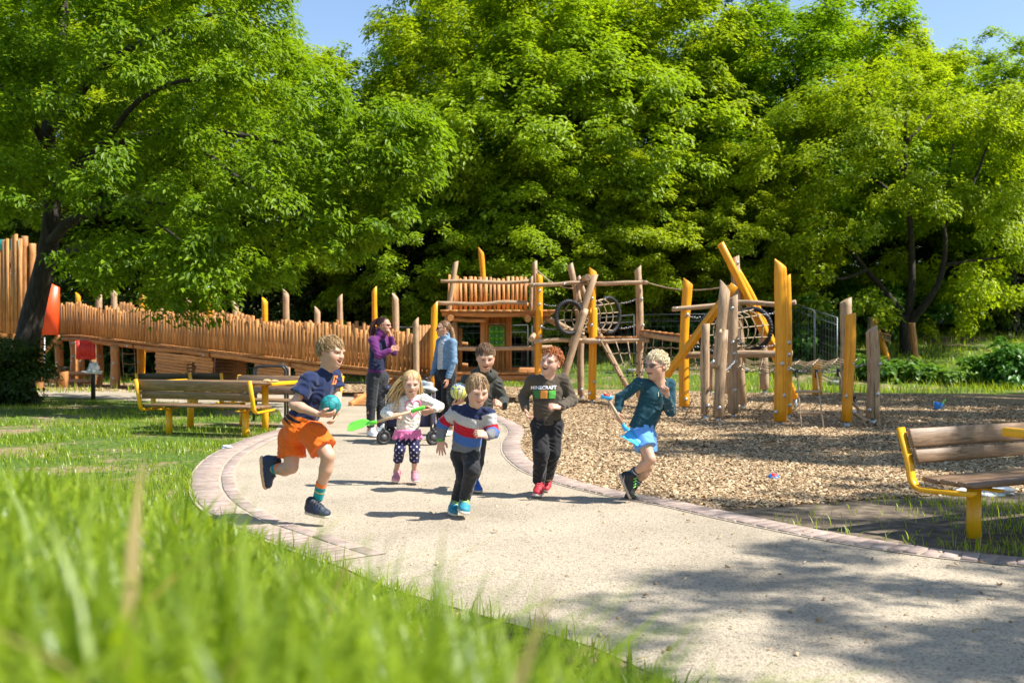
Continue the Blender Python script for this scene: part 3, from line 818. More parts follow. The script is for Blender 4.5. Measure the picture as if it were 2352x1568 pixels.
# trailing sprays along the lower edge
for x, y in ((200, 655), (240, 640), (150, 620), (300, 640), (420, 690), (470, 690), (400, 660), (430, 640), (480, 730), (560, 640), (600, 640), (640, 635), (665, 640), (700, 590), (760, 580), (830, 575), (900, 520), (930, 500), (980, 400), (1000, 370), (960, 330), (880, 255), (350, 600), (520, 610), (250, 600), (130, 590), (780, 600)):
    dd = rngL.uniform(17.6, 19.2); p = W(x, y - 12, dd); cs.append(list(p)); ss.append(.34)
    us.append(np.array([.8, -.3, -.4]))
cs, ss, us = np.array(cs), np.array(ss), np.array(us)
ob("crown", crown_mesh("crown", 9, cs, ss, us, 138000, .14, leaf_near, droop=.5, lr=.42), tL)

# ivy-covered thicket at the foot of the big tree
def bush(name, label, loc, rx, ry, rz, n, ls, m, seed, cat="bush", group=None, nb=26, low=.0):
    t = thing(name, label, cat, loc, 0, group)
    C, s, u = boughs(seed, nb, (0, 0, rz * .5), (rx * .8, ry * .8, rz * .5), inner=.4, s0=min(rx, rz) * .3, s1=min(rx, rz) * .5)
    C[:, 2] = np.maximum(C[:, 2], low + .05)
    ob("foliage", crown_mesh("foliage", seed, C, s, u, n, ls, m, droop=.2, lr=.62), t, Matrix.Translation(loc))
    mb = MB(); rr = random.Random(seed)
    for q in range(6):
        a = rr.uniform(0, 6.3); limb(mb, [Vector((0, 0, -.1)), Vector((math.cos(a) * rx * .3, math.sin(a) * ry * .3, rz * .4)), Vector((math.cos(a) * rx * .6, math.sin(a) * ry * .6, rz * .75))], .025, .008, 6, 5)
    ob("stem", mb.mesh("stem", bark, True), t, Matrix.Translation(loc)); return t
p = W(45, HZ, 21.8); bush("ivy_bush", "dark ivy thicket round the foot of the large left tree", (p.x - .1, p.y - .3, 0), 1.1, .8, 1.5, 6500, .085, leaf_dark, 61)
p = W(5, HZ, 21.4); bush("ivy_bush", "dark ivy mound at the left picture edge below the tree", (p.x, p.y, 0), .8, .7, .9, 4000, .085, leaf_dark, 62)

# leafy plants and shrubs at the back
for i, (px, d, rx, rz, m, lab) in enumerate((
        (2080, 30.5, 1.3, .62, leaf_plant, "broad-leaved green plants at the foot of the many-stemmed maple"), (2190, 30.0, 1.2, .55, leaf_plant, "broad-leaved green plants right of the many-stemmed maple"), (2000, 31.0, .9, .7, leaf_plant, "low leafy plants behind the grey wooden post"),
        (2330, 29.5, 1.3, 1.3, leaf_plant, "tall leafy shrub at the right picture edge"), (2270, 31.5, 1.0, .6, leaf_plant, "leafy shrub before the timber terrace"), (1640, 35.5, 1.7, 2.2, leaf_plant, "sunlit green shrub behind the leaning yellow beam"), (1500, 36.5, 1.5, 2.6, leaf_plant, "sunlit green shrub behind the net tunnel"),
        (1870, 33.5, 1.4, 1.9, leaf_plant, "green shrub behind the mesh site fence"), (2110, 39, 1.6, 2.2, leaf_plant, "rounded shrub right of the forked trunk"), (1985, 38, 1.5, 2.3, leaf_plant, "rounded shrub left of the forked trunk"),
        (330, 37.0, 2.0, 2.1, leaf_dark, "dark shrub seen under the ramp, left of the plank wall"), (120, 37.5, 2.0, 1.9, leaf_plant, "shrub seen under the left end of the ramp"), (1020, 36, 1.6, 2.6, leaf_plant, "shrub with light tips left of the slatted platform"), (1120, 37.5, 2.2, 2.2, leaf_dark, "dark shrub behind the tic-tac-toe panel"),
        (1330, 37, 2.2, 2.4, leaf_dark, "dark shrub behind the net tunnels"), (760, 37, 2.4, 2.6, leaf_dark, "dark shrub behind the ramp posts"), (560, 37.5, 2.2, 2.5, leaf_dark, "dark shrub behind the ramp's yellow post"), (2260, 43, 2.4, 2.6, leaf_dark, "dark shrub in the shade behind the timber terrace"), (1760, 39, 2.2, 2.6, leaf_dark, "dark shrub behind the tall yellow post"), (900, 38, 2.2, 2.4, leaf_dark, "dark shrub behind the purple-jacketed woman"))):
    X = (px - 1176) / FPX * d
    bush("shrub", lab, (X, d, float(hgt(X, d)) - .05), rx, rx * .8, rz, int(1300 * rx * max(1, rz)), .20 if m is leaf_plant else .22, m, 70 + i, "shrub", "shrubs at the edge of the wood", nb=30)

# trees outside the frame on the right, which throw the dappled shade
for i, (x, y, w_, sz, lab) in enumerate(((7.9, 2.3, .55, 11.0, "maple beside the path beyond the right picture edge"), (10.2, 5.6, .5, 11.0, "slim maple beyond the bench at the right"), (12.2, 10.0, .55, 12.5, "maple beyond the right picture edge shading the near chips"), (15.0, 14.5, .72, 14.0, "maple beyond the right picture edge shading the far chips"), (17.5, 21.0, .8, 15.0, "maple right of the playground beyond the picture edge"))):
    t = thing("maple_tree", lab, "tree", (x, y, 0), 0, "trees beside the path outside the picture")
    M = Matrix.Translation((x, y, 0)) @ Matrix.Rotation(i * 1.7, 4, 'Z') @ Matrix.Diagonal((w_, w_, sz / 13.6, 1))
    ob("crown", SPARSE if i < 2 else PRO[i % 3][0], t, M); ob("trunk", PRO[i % 3][1], t, M)
# ================================================================== play equipment
def log_mesh(name, P, r, m, sides=12, n=None, slant=0.0, slant_dir=0.0, wob=.06, flat=1.0, seed=None, q=1.0):
    """a debarked trunk along world points P (list of Vector), radius r or list; returns mesh + matrix (local z along the chord)"""
    rr = random.Random(seed if seed is not None else hash((round(P[0].x, 3), round(P[0].z, 3))) & 0xffff)
    P = [Vector(p) for p in P]
    L_ = (P[-1] - P[0]).length
    n = n or max(6, min(16, int(L_ / .16)))
    Q = catmull(P, n) if len(P) > 1 else P
    ax = (P[-1] - P[0]).normalized()
    M = Matrix.Translation(P[0]) @ ax.to_track_quat('Z', 'Y').to_matrix().to_4x4()
    Mi = M.inverted()
    loc = [Mi @ p for p in Q]
    wx = Mi.to_3x3() @ Vector((1, 0, 0)); slant_dir = slant_dir + math.atan2(wx.y, wx.x)
    rs = np.interp(np.linspace(0, 1, n), np.linspace(0, 1, len(r)) if hasattr(r, '__len__') else [0, 1], r if hasattr(r, '__len__') else [r, r])
    ph = [rr.uniform(0, 6.3) for _ in range(4)]
    V = []
    for i, p in enumerate(loc):
        t = i / (n - 1)
        cx = p.x + (math.sin(t * 5 + ph[0]) * .5) * wob * rs[i] * 2 * (0 if i in (0,) else 1); cy = p.y
        e = rs[i] * (1 + wob * .8 * math.sin(t * 9 + ph[1]) + rr.uniform(-1, 1) * wob * .35)
        for k in range(sides):
            a = k * 2 * math.pi / sides
            rad = e * (1 + wob * .7 * math.sin(2 * a + ph[2]) + wob * .5 * math.sin(3 * a + ph[3] + t * 2))
            x, y = math.cos(a) * rad, math.sin(a) * rad * flat
            z = p.z
            if i == n - 1 and slant:
                z += (math.cos(a - slant_dir)) * rs[i] * slant
            V.append((cx + x, cy + y, z))
    # bevelled ends
    F = []
    for i in range(n - 1):
        for k in range(sides):
            F.append([i * sides + k, i * sides + (k + 1) % sides, (i + 1) * sides + (k + 1) % sides, (i + 1) * sides + k])
    V = np.array(V)
    def cap(ring, s):
        c = ring.mean(0); ins = c + (ring - c) * .9 ; ins[:, 2] += s * .008
        return ins
    b0 = len(V); t_ins = cap(V[(n - 1) * sides:], 1); b_ins = cap(V[:sides], -1)
    V = np.concatenate([V, t_ins, b_ins])
    for k in range(sides):
        k2 = (k + 1) % sides
        F.append([(n - 1) * sides + k, (n - 1) * sides + k2, b0 + k2, b0 + k])
        F.append([k2, k, b0 + sides + k, b0 + sides + k2])
    me = mesh_np(name, V, [np.array(F), np.array([list(range(b0, b0 + sides))]), np.array([list(range(b0 + 2 * sides - 1, b0 + sides - 1, -1))])], m, smooth=False)
    sm = np.ones(len(me.polygons), dtype=bool); sm[-2 - 2 * sides:] = False
    me.polygons.foreach_set("use_smooth", sm)
    return me, M
def log(name, P, r, m, parent, **kw):
    me, M = log_mesh(name, P, r, m, **kw)
    return ob(name, me, parent, M)
BOLT = MB().disc((0, 0, 0), (0, 0, 1), .034, .012, 12).disc((0, 0, .01), (0, 0, 1), .017, .016, 6).mesh("bolt", bolt_m, False)
def bolt(p, parent, nrm=(0, -1, 0), s=1.0):
    nrm = Vector(nrm).normalized()
    return ob("bolt", BOLT, parent, Matrix.Translation(p) @ nrm.to_track_quat('Z', 'Y').to_matrix().to_4x4() @ Matrix.Scale(s, 4))
def post(parent, cr, top, bot, d, wpx, m, foot=None, slant=.8, sdir=0.0, bolts=(), bend=None, d_top=None, name="post", flat=1.0):
    """top/bot in crop px; d depth at the foot; wpx width in crop px; foot: crop y where the steel shoe ends on the ground"""
    s = cr(1, 0)[0] - cr(0, 0)[0]
    r = wpx * s / FPX * d / 2
    a = W(*cr(*bot), d); b = W(*cr(*top), d_top or d)
    if foot is None and a.z < .35: a.z = -.15
    P = [a] + [W(*cr(*q[:2]), (d + ((d_top or d) - d) * (q[2] if len(q) > 2 else .5))) for q in (bend or [])] + [b]
    if not bend:
        mid = a.lerp(b, .5) + Vector((random.uniform(-.02, .02), 0, 0)); P = [a, mid, b]
    o = log(name, P, [r * 1.04, r, r * .97], m, parent, slant=slant, slant_dir=sdir, flat=flat)
    if foot is not None:
        mb = MB().tube([Vector((a.x, a.y, -.1)), Vector((a.x, a.y, a.z + .02))], r * .45, 10)
        ob("steel_foot", mb.mesh("steel_foot", steel, True), o)
    for bx, by in bolts:
        dd = d + ((d_top or d) - d) * ((bot[1] - by) / (bot[1] - top[1] + 1e-6))
        p = W(*cr(bx, by), dd); p.y -= r * flat * 1.02 * math.sqrt(max(.05, 1 - min(.95, abs(0)) ** 2)); bolt(p, o)
    return o
def rail(parent, cr, pts, ds, wpx, m, name="rail", wob=.07, bolts=()):
    s = cr(1, 0)[0] - cr(0, 0)[0]
    P = [W(*cr(*q), d) for q, d in zip(pts, ds)]
    r = wpx * s / FPX * (sum(ds) / len(ds)) / 2
    o = log(name, P, r, m, parent, wob=wob, n=14)
    for bx, by, bd in bolts:
        p = W(*cr(bx, by), bd); p.y -= r; bolt(p, o, s=.8)
    return o
def rope(parent, P, r=.009, name="rope", m=None, n=6):
    V, F, caps = tube_np(P, r, n)
    return ob(name, MB().add(V, F, FN=caps).mesh(name, m or rope_m, True), parent)
def knots(parent, pts, r=.022, name="rope_clamp"):
    mb = MB()
    for p in pts:
        p = Vector(p); mb.tube([p + Vector((0, 0, -r)), p + Vector((0, 0, -r * .6)), p + Vector((0, 0, r * .6)), p + Vector((0, 0, r))], [r * .5, r, r, r * .5], 8)
    return tag(ob(name, mb.mesh(name, rubber, True), parent), kind="stuff")
def chain(parent, a, b, sagz=.02, r=.008):
    P = sag(a, b, sagz, 12); mb = MB()
    a, b = Vector(a), Vector(b)
    n = max(4, int((b - a).length / .045))
    S = sag(a, b, sagz, n + 1)
    for i in range(n):
        p, q = S[i], S[i + 1]; t = (q - p).normalized(); u = t.cross(Vector((0, 0, 1)) if i % 2 else Vector((0, 1, .3))).normalized() * .014
        loop = [p - t * .006, p - t * .003 + u, q + t * .003 + u, q + t * .006, q + t * .003 - u, p - t * .003 - u]
        V, F, _ = tube_np(loop, .005, 5, closed=True); mb.add(V, F)
    return ob("chain", mb.mesh("chain", steel, True), parent)
def paling_mesh(h, w, t, kind=0):
    tp = [(w * .5, h), (-w * .5, h)] if kind == 0 else ([(w * .5, h - .02), (-w * .5, h)] if kind == 1 else [(w * .5, h - .03), (0, h), (-w * .5, h - .03)])
    mb = MB().prism([(-w / 2, 0), (w / 2, 0)] + tp, -t / 2, t / 2, ax=1)
    return mb.mesh("paling", larch)
PAL = {}
def paling(parent, p, h, w, rz, m_kind, tilt=0.0, t=.035):
    key = (round(h / .04), round(w / .01), m_kind)
    if key not in PAL: PAL[key] = paling_mesh(key[0] * .04, key[1] * .01, t, m_kind)
    M = Matrix.Translation(p) @ Matrix.Rotation(rz, 4, 'Z') @ Matrix.Rotation(tilt, 4, 'Y')
    return ob("paling", PAL[key], parent, M)

# ------------------------------------------------------------------ the long ramp
RA = W(140, 768, 31.0); RB = W(1005, 862, 23.6)       # lower front edge of the fence, left and right end
RA.z, RB.z = 1.60, .55
rdir = Vector((RB.x - RA.x, RB.y - RA.y, 0)).normalized(); rlen = (Vector((RB.x, RB.y, 0)) - Vector((RA.x, RA.y, 0))).length
rnrm = Vector((-rdir.y, rdir.x, 0));
if rnrm.y < 0: rnrm = -rnrm
rz = math.atan2(rdir.y, rdir.x)
def RP(t, off=0.0, dz=0.0):
    """point along the ramp at distance t metres, off metres behind the front edge"""
    z = 1.60 + (RB.z - 1.60) * np.interp(t / rlen, [0, .07, 1], [0.0, .03, 1]) 
    return Vector((RA.x, RA.y, 0)) + rdir * t + rnrm * off + Vector((0, 0, z + dz))
def rt_of(px, off=0.0):
    """distance along the ramp at picture column px"""
    k = (px - 1176) / FPX
    ox, oy = RA.x + rnrm.x * off, RA.y + rnrm.y * off
    return (k * oy - ox) / (rdir.x - k * rdir.y)
ramp = thing("access_ramp", "long sloping larch timber ramp with paling fences on log posts", "play ramp", (RA.x, RA.y, 0))
t = .0; k = 0
rr = random.Random(4)
while t < rlen - .1:
    w = rr.choice((.085, .095, .105)); g = rr.uniform(.022, .042)
    px_h = rr.uniform(.86, .99) + .05 * math.sin(t * 1.9)
    if True:
        paling(ramp, RP(t + w / 2, 0, .02), px_h, w, rz + rr.uniform(-.03, .03), rr.choice((0, 1, 2, 2)), rr.uniform(-.02, .02))
    t += w + g; k += 1
t = .3; k2 = 0
while t < rlen - .6:
    w = rr.choice((.09, .10, .11)); g = rr.uniform(.02, .045)
    paling(ramp, RP(t + w / 2, 1.55, .05), rr.uniform(.86, 1.0) + .06 * math.sin(t * 1.3 + 1), w, rz, rr.choice((0, 1, 2)), rr.uniform(-.02, .02))
    t += w + g; k2 += 1
# rails behind the palings, deck boards and edge beams
for off in (.045, 1.50):
    for dz in (.22, .75):
        a, b = RP(.05, off, dz), RP(rlen - .15, off, dz); ax = (b - a)
        mb = MB().box((0, 0, 0), (ax.length, .05, .09)); c = (a + b) / 2
        ob("fence_rail", mb.mesh("fence_rail", larch_h), ramp, Matrix.Translation(c) @ ax.to_track_quat('X', 'Z').to_matrix().to_4x4())
dk = MB().box((0, 0, 0), (.135, 1.62, .045), bev=.005).mesh("deck_board", larch_h)
t = .08
while t < rlen:
    M = Matrix.Translation(RP(t, .74, -.02)) @ Matrix.Rotation(rz, 4, 'Z') @ Matrix.Rotation(math.atan(1.05 / rlen), 4, 'Y')
    ob("deck_board", dk, ramp, M); t += .145
segs = [(.1, 3.4), (3.5, 6.6), (6.7, 9.6), (9.7, rlen - .1)]
for off in (.02, 1.45):
    for a, b in segs:
        P = [RP(a + (b - a) * u, off, -.125 + .025 * math.sin(u * 6 + a)) for u in (0, .3, .6, 1)]
        o = log("edge_beam", P, .078, larch_log, ramp, wob=.09, n=14)
        bolt(P[0] + Vector((.15, -.11, -.02)), o, (rdir.y, -rdir.x, 0)); bolt(P[-1] + Vector((-.15, -.11, 0)), o, (rdir.y, -rdir.x, 0))
# posts: picture column, top row, material, behind (m) front edge
tips = [(CR1, 612, 545, 40, yellow_wood, 1.65), (CR1, 775, 558, 48, robinia, 1.65), (CR1, 893, 522, 52, robinia, .16), (CR1, 1110, 555, 46, yellow_wood, 1.65), (CR1, 1260, 603, 54, robinia, .16), (CR1, 1475, 575, 46, robinia, 1.65),
        (CR1, 1640, 528, 48, yellow_wood, .16), (CR1, 1845, 618, 54, robinia, 1.65), (CR2, 355, 335, 56, yellow_wood, .16), (CR2, 545, 263, 60, robinia, 1.65), (CR2, 825, 415, 52, robinia, .16), (CR2, 1028, 305, 54, robinia, 1.65),
        (CR2, 1337, 236, 52, yellow_wood, 1.65), (CR2, 1525, 300, 62, robinia, 1.65), (CR2, 1708, 515, 60, robinia, -.15)]
for cr, cx, cy, wpx, m, off in tips:
    px, py = cr(cx, cy)
    t = rt_of(px, off); b = RP(t, off, 0); d = b.y
    top = W(px, py, d)
    r = wpx * (cr(1, 0)[0] - cr(0, 0)[0]) / FPX * d / 2
    o = log("post", [Vector((b.x + random.uniform(-.04, .04), b.y, -.2)), Vector((b.x + .02, b.y, top.z * .5)), top], [r * 1.1, r * 1.02, r * .95], m, ramp, slant=1.0, slant_dir=random.choice((0, .5, 3.1, 2.8)))
    bolt(Vector((b.x, b.y - r * 1.1, .35)), o); bolt(Vector((b.x, b.y - r * 1.05, max(.5, b.z - .3))), o)
# supporting posts under the left half
for px, off, m, r in ((135, -.05, larch_log, .12), (168, 1.5, larch_log, .12), (186, 1.2, larch_log, .10), (214, 1.5, larch_log, .12), (228, 1.1, larch_log, .11), (264, -.05, larch_log, .13), (322, 1.3, yellow_wood, .12), (548, 1.3, larch_log, .12), (700, 1.3, larch_log, .12), (925, .1, larch_log, .11)):
    t = rt_of(px, off); b = RP(t, off, -.18)
    o = log("post", [Vector((b.x, b.y, -.2)), Vector((b.x + .02, b.y, b.z * .5)), b], r, m, ramp)
    bolt(Vector((b.x, b.y - r, .3)), o); bolt(Vector((b.x, b.y - r, .75)), o)
# plank walls with a round hole under the ramp
def plank_wall(pxa, pxb, hole_px, hole_py, hr, off=-.02):
    ta, tb = rt_of(pxa, off), rt_of(pxb, off)
    wall = bpy.data.objects.new("plank_wall", None); put(wall, ramp, Matrix.Translation(RP(ta, off, 0)))
    th = rt_of(hole_px, off); hd = RP(th, off).y; hz = W(hole_px, hole_py, hd).z
    bh = .088; slope = (RB.z - 1.6) / rlen
    sl = math.atan(slope)
    for i in range(15):
        zt = lambda u: RP(u, off, -.21 - bh * (i + .5)).z           # centre height of this plank: it runs parallel to the ramp
        if zt(ta) < -.02: break
        us = np.linspace(ta, tb, 80)
        pieces = [(ta + random.uniform(-.06, .03), tb + random.uniform(-.03, .06))]
        bad = [u for u in us if (u - th) ** 2 + (zt(u) - hz) ** 2 < hr * hr]
        if bad: pieces = [(pieces[0][0], bad[0]), (bad[-1], pieces[0][1])]
        for u0, u1 in pieces:
            a, b = RP(u0, off, 0), RP(u1, off, 0); c = (a + b) / 2; c.z = (zt(u0) + zt(u1)) / 2
            me = MB().box((0, 0, 0), (u1 - u0, .032, bh - .006), bev=.006).mesh("plank", larch_h)
            ob("plank", me, wall, Matrix.Translation(c) @ Matrix.Rotation(rz, 4, 'Z') @ Matrix.Rotation(-sl, 4, 'Y'))
    # dark back wall of the little house
    return wall
plank_wall(359, 488, 440, 846, .20)
plank_wall(588, 744, 667, 857, .19)
# rear board walls of the two hide-outs under the ramp
for pxa, pxb in ((495, 565), (420, 492)):
    ta, tb = rt_of(pxa, 1.2), rt_of(pxb, 1.2)
    z = .05
    w_ = bpy.data.objects.new("rear_plank_wall", None); put(w_, ramp, Matrix.Translation(RP(ta, 1.2, 0)))
    while z < RP(tb, 1.2, -.25).z:
        a, b = RP(ta, 1.2), RP(tb, 1.2); c = (a + b) / 2; c.z = z + .05
        ob("plank", MB().box((0, 0, 0), (tb - ta, .03, .09), bev=.006).mesh("plank", larch_h), w_, Matrix.Translation(c) @ Matrix.Rotation(rz, 4, 'Z')); z += .1
# floor sill beams left
for px0, px1, off, z in ((100, 214, .9, .12), (100, 214, .9, .36)):
    a, b = RP(rt_of(px0, off), off), RP(rt_of(px1, off), off); a.z = b.z = z
    log("sill_beam", [a, b], .07, larch_log, ramp)
# small rope ladder hanging under the ramp
t0, t1 = rt_of(280, .7), rt_of(308, .7)
la, lb = RP(t0, .7, -.15), RP(t1, .7, -.15)
for p in (la, lb): rope(ramp, [p, p + Vector((.03, 0, -.7)), Vector((p.x + .06, p.y, .1))], .012)
for u in (.25, .5, .75):
    za = la.z * (1 - u) + .1 * u; rope(ramp, sag(Vector((la.x + .04, la.y, za)), Vector((lb.x + .04, lb.y, za)), .03, 5), .012)
# hanging swing bar
p = W(345, 806, 29.0); rope(ramp, [p + Vector((-.1, 0, .6)), p + Vector((-.1, 0, 0))], .01); log("swing_bar", [p + Vector((-.14, 0, 0)), p + Vector((.16, 0, .0))], .035, larch_log, ramp)

# the lower end: a short gangway down to the path
ea, eb = W(925, 884, 23.2), W(1030, 884, 23.2)
g0, g1 = Vector((-2.1, 23.4, .5)), Vector((-2.75, 21.0, .03))
for i in range(17):
    u = i / 16; c = g0.lerp(g1, u)
    ob("deck_board", MB().box((0, 0, 0), (1.25, .135, .04), bev=.004).mesh("deck_board", larch_h), ramp, Matrix.Translation(c) @ Matrix.Rotation(-.18, 4, 'Z') @ Matrix.Rotation(.18, 4, 'X'))
for sx in (-.66, .66):
    a, b = g0 + Vector((sx, 0, -.02)), g1 + Vector((sx, .0, -.02)); ax = b - a
    ob("edge_beam", MB().box((0, 0, 0), (ax.length, .09, .16), bev=.008).mesh("edge_beam", larch_h), ramp, Matrix.Translation((a + b) / 2) @ ax.to_track_quat('X', 'Z').to_matrix().to_4x4())

# ------------------------------------------------------------------ tower at the left edge
TD = 29.0
tower = thing("play_tower", "tall larch slat tower with orange and teal panels at the left edge", "play tower", tuple(Vector((W(20, 0, TD).x, TD, 0))))
for i in range(11):
    px = -46 + i * 9.3 + random.uniform(-1, 1); top = 546 + random.uniform(-6, 8)
    p = W(px, 766, TD - .02 * i)
    h = W(px, top, TD).z - p.z
    paling(tower, p, h, .095, 0, random.choice((0, 1)), random.uniform(-.006, .006))
for i in range(9):
    px = -46 + i * 11; p = W(px, 766, TD + 1.5); h = W(px, 560, TD + 1.5).z - p.z
    paling(tower, p, h, .095, 0, 0, 0)
for px, top in ((-8, 552), (34, 556), (57, 543), (91, 640), (75, 560)):
    b = W(px, 883, TD + .1); top_ = W(px, top, TD + .1); log("post", [Vector((b.x, b.y, -.2)), b.lerp(top_, .5), top_], .10, larch_log, tower)
for z in (1.55, 3.6):
    a, b = W(-50, 700, TD + .08), W(75, 700, TD + .08); a.z = b.z = z; ax = b - a
    ob("rail", MB().box((0, 0, 0), (ax.length, .06, .14), bev=.01).mesh("rail", larch_h), tower, Matrix.Translation((a + b) / 2))
c = W(18, 562, TD - .12); ob("teal_panel", MB().box((0, 0, 0), (.62, .03, .30), bev=.01).mesh("teal_panel", teal_m), tower, Matrix.Translation(c))
q = [W(97, 769, TD - .1), W(136, 769, TD - .1), W(136, 660, TD - .1), W(114, 649, TD - .1), W(97, 652, TD - .1)]
op = MB().prism([(v.x, v.z) for v in q], TD - .2, TD - .06, 1).ob("orange_panel", orange_m, tower)
a, b = W(100, 812, TD), W(134, 770, TD); log("brace", [a, b], .055, larch_log, tower)
a, b = W(102, 775, TD - .2), W(102, 884, TD - .2); rope(tower, [a, b], .025, "steel_pole", steel, 10)
# play panel, funnel and speaking tube under the ramp
pc = W(197, 803, 30.2)
pn = thing("activity_board", "red perforated play panel hung between posts under the ramp", "play panel", (pc.x, pc.y, 0))
mb = MB(); nx, nz, pw, ph, hs = 6, 5, .58, .58, .045
for i in range(nx + 1):
    mb.box((-pw / 2 * .62 + i * pw * .62 / nx, 0, 0), (.045, .03, ph * .62))
for i in range(nz + 1):
    mb.box((0, 0.002, -ph / 2 * .62 + i * ph * .62 / nz), (pw * .62, .028, .045))
for sx in (-1, 1): mb.box((sx * pw * .41, 0, 0), (pw * .18, .032, ph))
for sz in (-1, 1): mb.box((0, 0, sz * ph * .41), (pw * .64, .032, ph * .18))
mb.ob("board", red_m, pn, Matrix.Translation(pc)); mb = MB()
for sz in (-1, 1): mb.tube([(-.45, .04, sz * .2), (.45, .04, sz * .2)], .02, 8)
mb.ob("mounting_rod", steel, pn, Matrix.Translation(pc))
fc = W(146, 852, 30.0)
fn = thing("sand_funnel", "black funnel on a wooden block under the ramp", "sand toy", (fc.x, fc.y, 0))
MB().tube([(0, 0, -.02), (0, 0, .03), (0, 0, .1), (0, 0, .12)], [.04, .06, .15, .16], 14).ob("funnel", black_m, fn, Matrix.Translation(fc))
MB().box((0, 0, fc.z / 2 - .01), (.22, .2, fc.z - .02), bev=.01).ob("block", larch_log, fn, Matrix.Translation((fc.x, fc.y, 0)))
rope(fn, [fc + Vector((-.25 + .25 * math.cos(a) - .2, 0, .25 + .22 * math.sin(a))) for a in np.linspace(2.4, 6.0, 14)], .022, "speaking_tube", steel, 8)

# ------------------------------------------------------------------ climbing structure
CS = thing("climbing_structure", "robinia and yellow log climbing structure with slatted platform and nets", "climbing frame", tuple(Vector((W(1240, 0, 22.2).x, 22.2, 0))))
post(CS, CR3, (362, 206), (283, 760), 22.6, 46, robinia, slant=.5)
post(CS, CR3, (350, 700), (352, 1300), 22.9, 50, robinia)
post(CS, CR3, (572, 104), (602, 1150), 24.4, 46, yellow_wood, slant=1.2, sdir=3.1, bend=[(592, 400)])
post(CS, CR3, (1022, 204), (1034, 1150), 24.6, 44, robinia, slant=.5)
post(CS, CR3, (995, 330), (990, 604), 22.5, 66, robinia, slant=.3, flat=.45)
post(CS, CR3, (1060, 312), (1050, 1290), 22.2, 62, yellow_wood, foot=1, slant=.5, sdir=3.1, bolts=((1062, 445), (1075, 745), (1068, 828), (1060, 560)), bend=[(1056, 800)])
post(CS, CR3, (184, 558), (180, 1290), 22.0, 58, yellow_wood, foot=1, slant=1.0)
post(CS, CR3, (25, 694), (28, 1290), 21.6, 52, robinia, slant=1.1)
post(CS, CR3, (1318, 226), (1410, 830), 23.6, 50, robinia, slant=.6, bend=[(1360, 360), (1395, 560)])
post(CS, CR3, (1412, 800), (1410, 1315), 23.6, 58, robinia, foot=1, slant=.2, bolts=((1412, 1270),))
post(CS, CR3, (1385, 330), (1815, 1290), 23.2, 46, robinia, foot=1, bend=[(1470, 640), (1590, 900)], slant=.3)
post(CS, CR3, (1520, 318), (1246, 1240), 21.6, 60, robinia, slant=.6, bend=[(1440, 600), (1330, 910)], d_top=21.8)
post(CS, CR3, (1510, 272), (1500, 1350), 22.0, 62, yellow_wood, foot=1, slant=.7, sdir=3.0, bolts=((1498, 510), (1495, 733), (1518, 1205), (1480, 1300)), bend=[(1512, 600), (1494, 800)])
post(CS, CR3, (1883, 258), (1900, 1330), 22.1, 62, robinia, foot=1, slant=.9, bolts=((1876, 375), (1915, 515), (1925, 735)), bend=[(1900, 600)])
# platform palings, rails, deck
rr = random.Random(9)
x = 352
while x < 968:
    w = rr.uniform(22, 32); top = 330 + 6 * math.sin(x * .02) + rr.uniform(-8, 6); dd = 24.2
    p = W(*CR3(x + w / 2, 600), dd); h = W(*CR3(x, top), dd).z - p.z
    paling(CS, p, h, w * .2746 / FPX * dd, 0, rr.choice((0, 1, 2)), rr.uniform(-.02, .02)); x += w + rr.uniform(8, 16)
for y in (395, 560):
    a, b = W(*CR3(345, y), 24.27), W(*CR3(970, y), 24.27); ax = b - a
    ob("fence_rail", MB().box((0, 0, 0), (ax.length, .05, .09)).mesh("fence_rail", larch_h), CS, Matrix.Translation((a + b) / 2) @ ax.to_track_quat('X', 'Z').to_matrix().to_4x4())
for x0, tilt in ((345, .05), (300, .1)):       # end palings on the left side of the platform
    for k in range(4):
        p = W(*CR3(x0 + k * 9, 598), 22.9 + k * .3); paling(CS, p, .78, .09, 1.2, 1, tilt)
rail(CS, CR3, [(238, 366), (420, 366), (600, 372), (800, 378), (968, 366)], [22.3] * 5, 34, robinia)
rail(CS, CR3, [(212, 548), (400, 552), (600, 556), (760, 540), (955, 548)], [22.3] * 5, 32, robinia)
for k in range(13):
    a = W(*CR3(230 + k * 75, 612), 22.2); w = 72 * .2746 / FPX * 22.2
    ob("deck_board", MB().box((0, 0, 0), (w, 2.2, .045), bev=.006).mesh("deck_board", larch_h), CS, Matrix.Translation(a + Vector((w / 2, 1.1, 0))))
rail(CS, CR3, [(250, 632), (500, 640), (760, 644), (1000, 632), (1148, 636)], [22.35] * 5, 46, larch_log, "beam", .09)
rail(CS, CR3, [(300, 672), (450, 690), (612, 690)], [22.5] * 3, 42, larch_log, "beam", .1)
rail(CS, CR3, [(250, 640), (700, 640), (1148, 640)], [24.2] * 3, 46, larch_log, "beam", .09)
for x_, y_ in ((318, 672), (965, 678)):
    a, b = W(*CR3(x_, y_), 22.15), W(*CR3(x_ + 5, y_ - 6), 24.4); log("cross_log", [a, b], .075, larch_log, CS)
a, b = W(*CR3(995, 850), 21.8), W(*CR3(1105, 665), 24.0); log("strut", [a, b], .065, robinia, CS)
a, b = W(*CR3(1120, 670), 22.6), W(*CR3(1440, 840), 23.2); log("strut", [a, b], .07, robinia, CS)
rail(CS, CR3, [(385, 925), (600, 930), (850, 925), (1165, 918)], [22.6] * 4, 36, robinia)
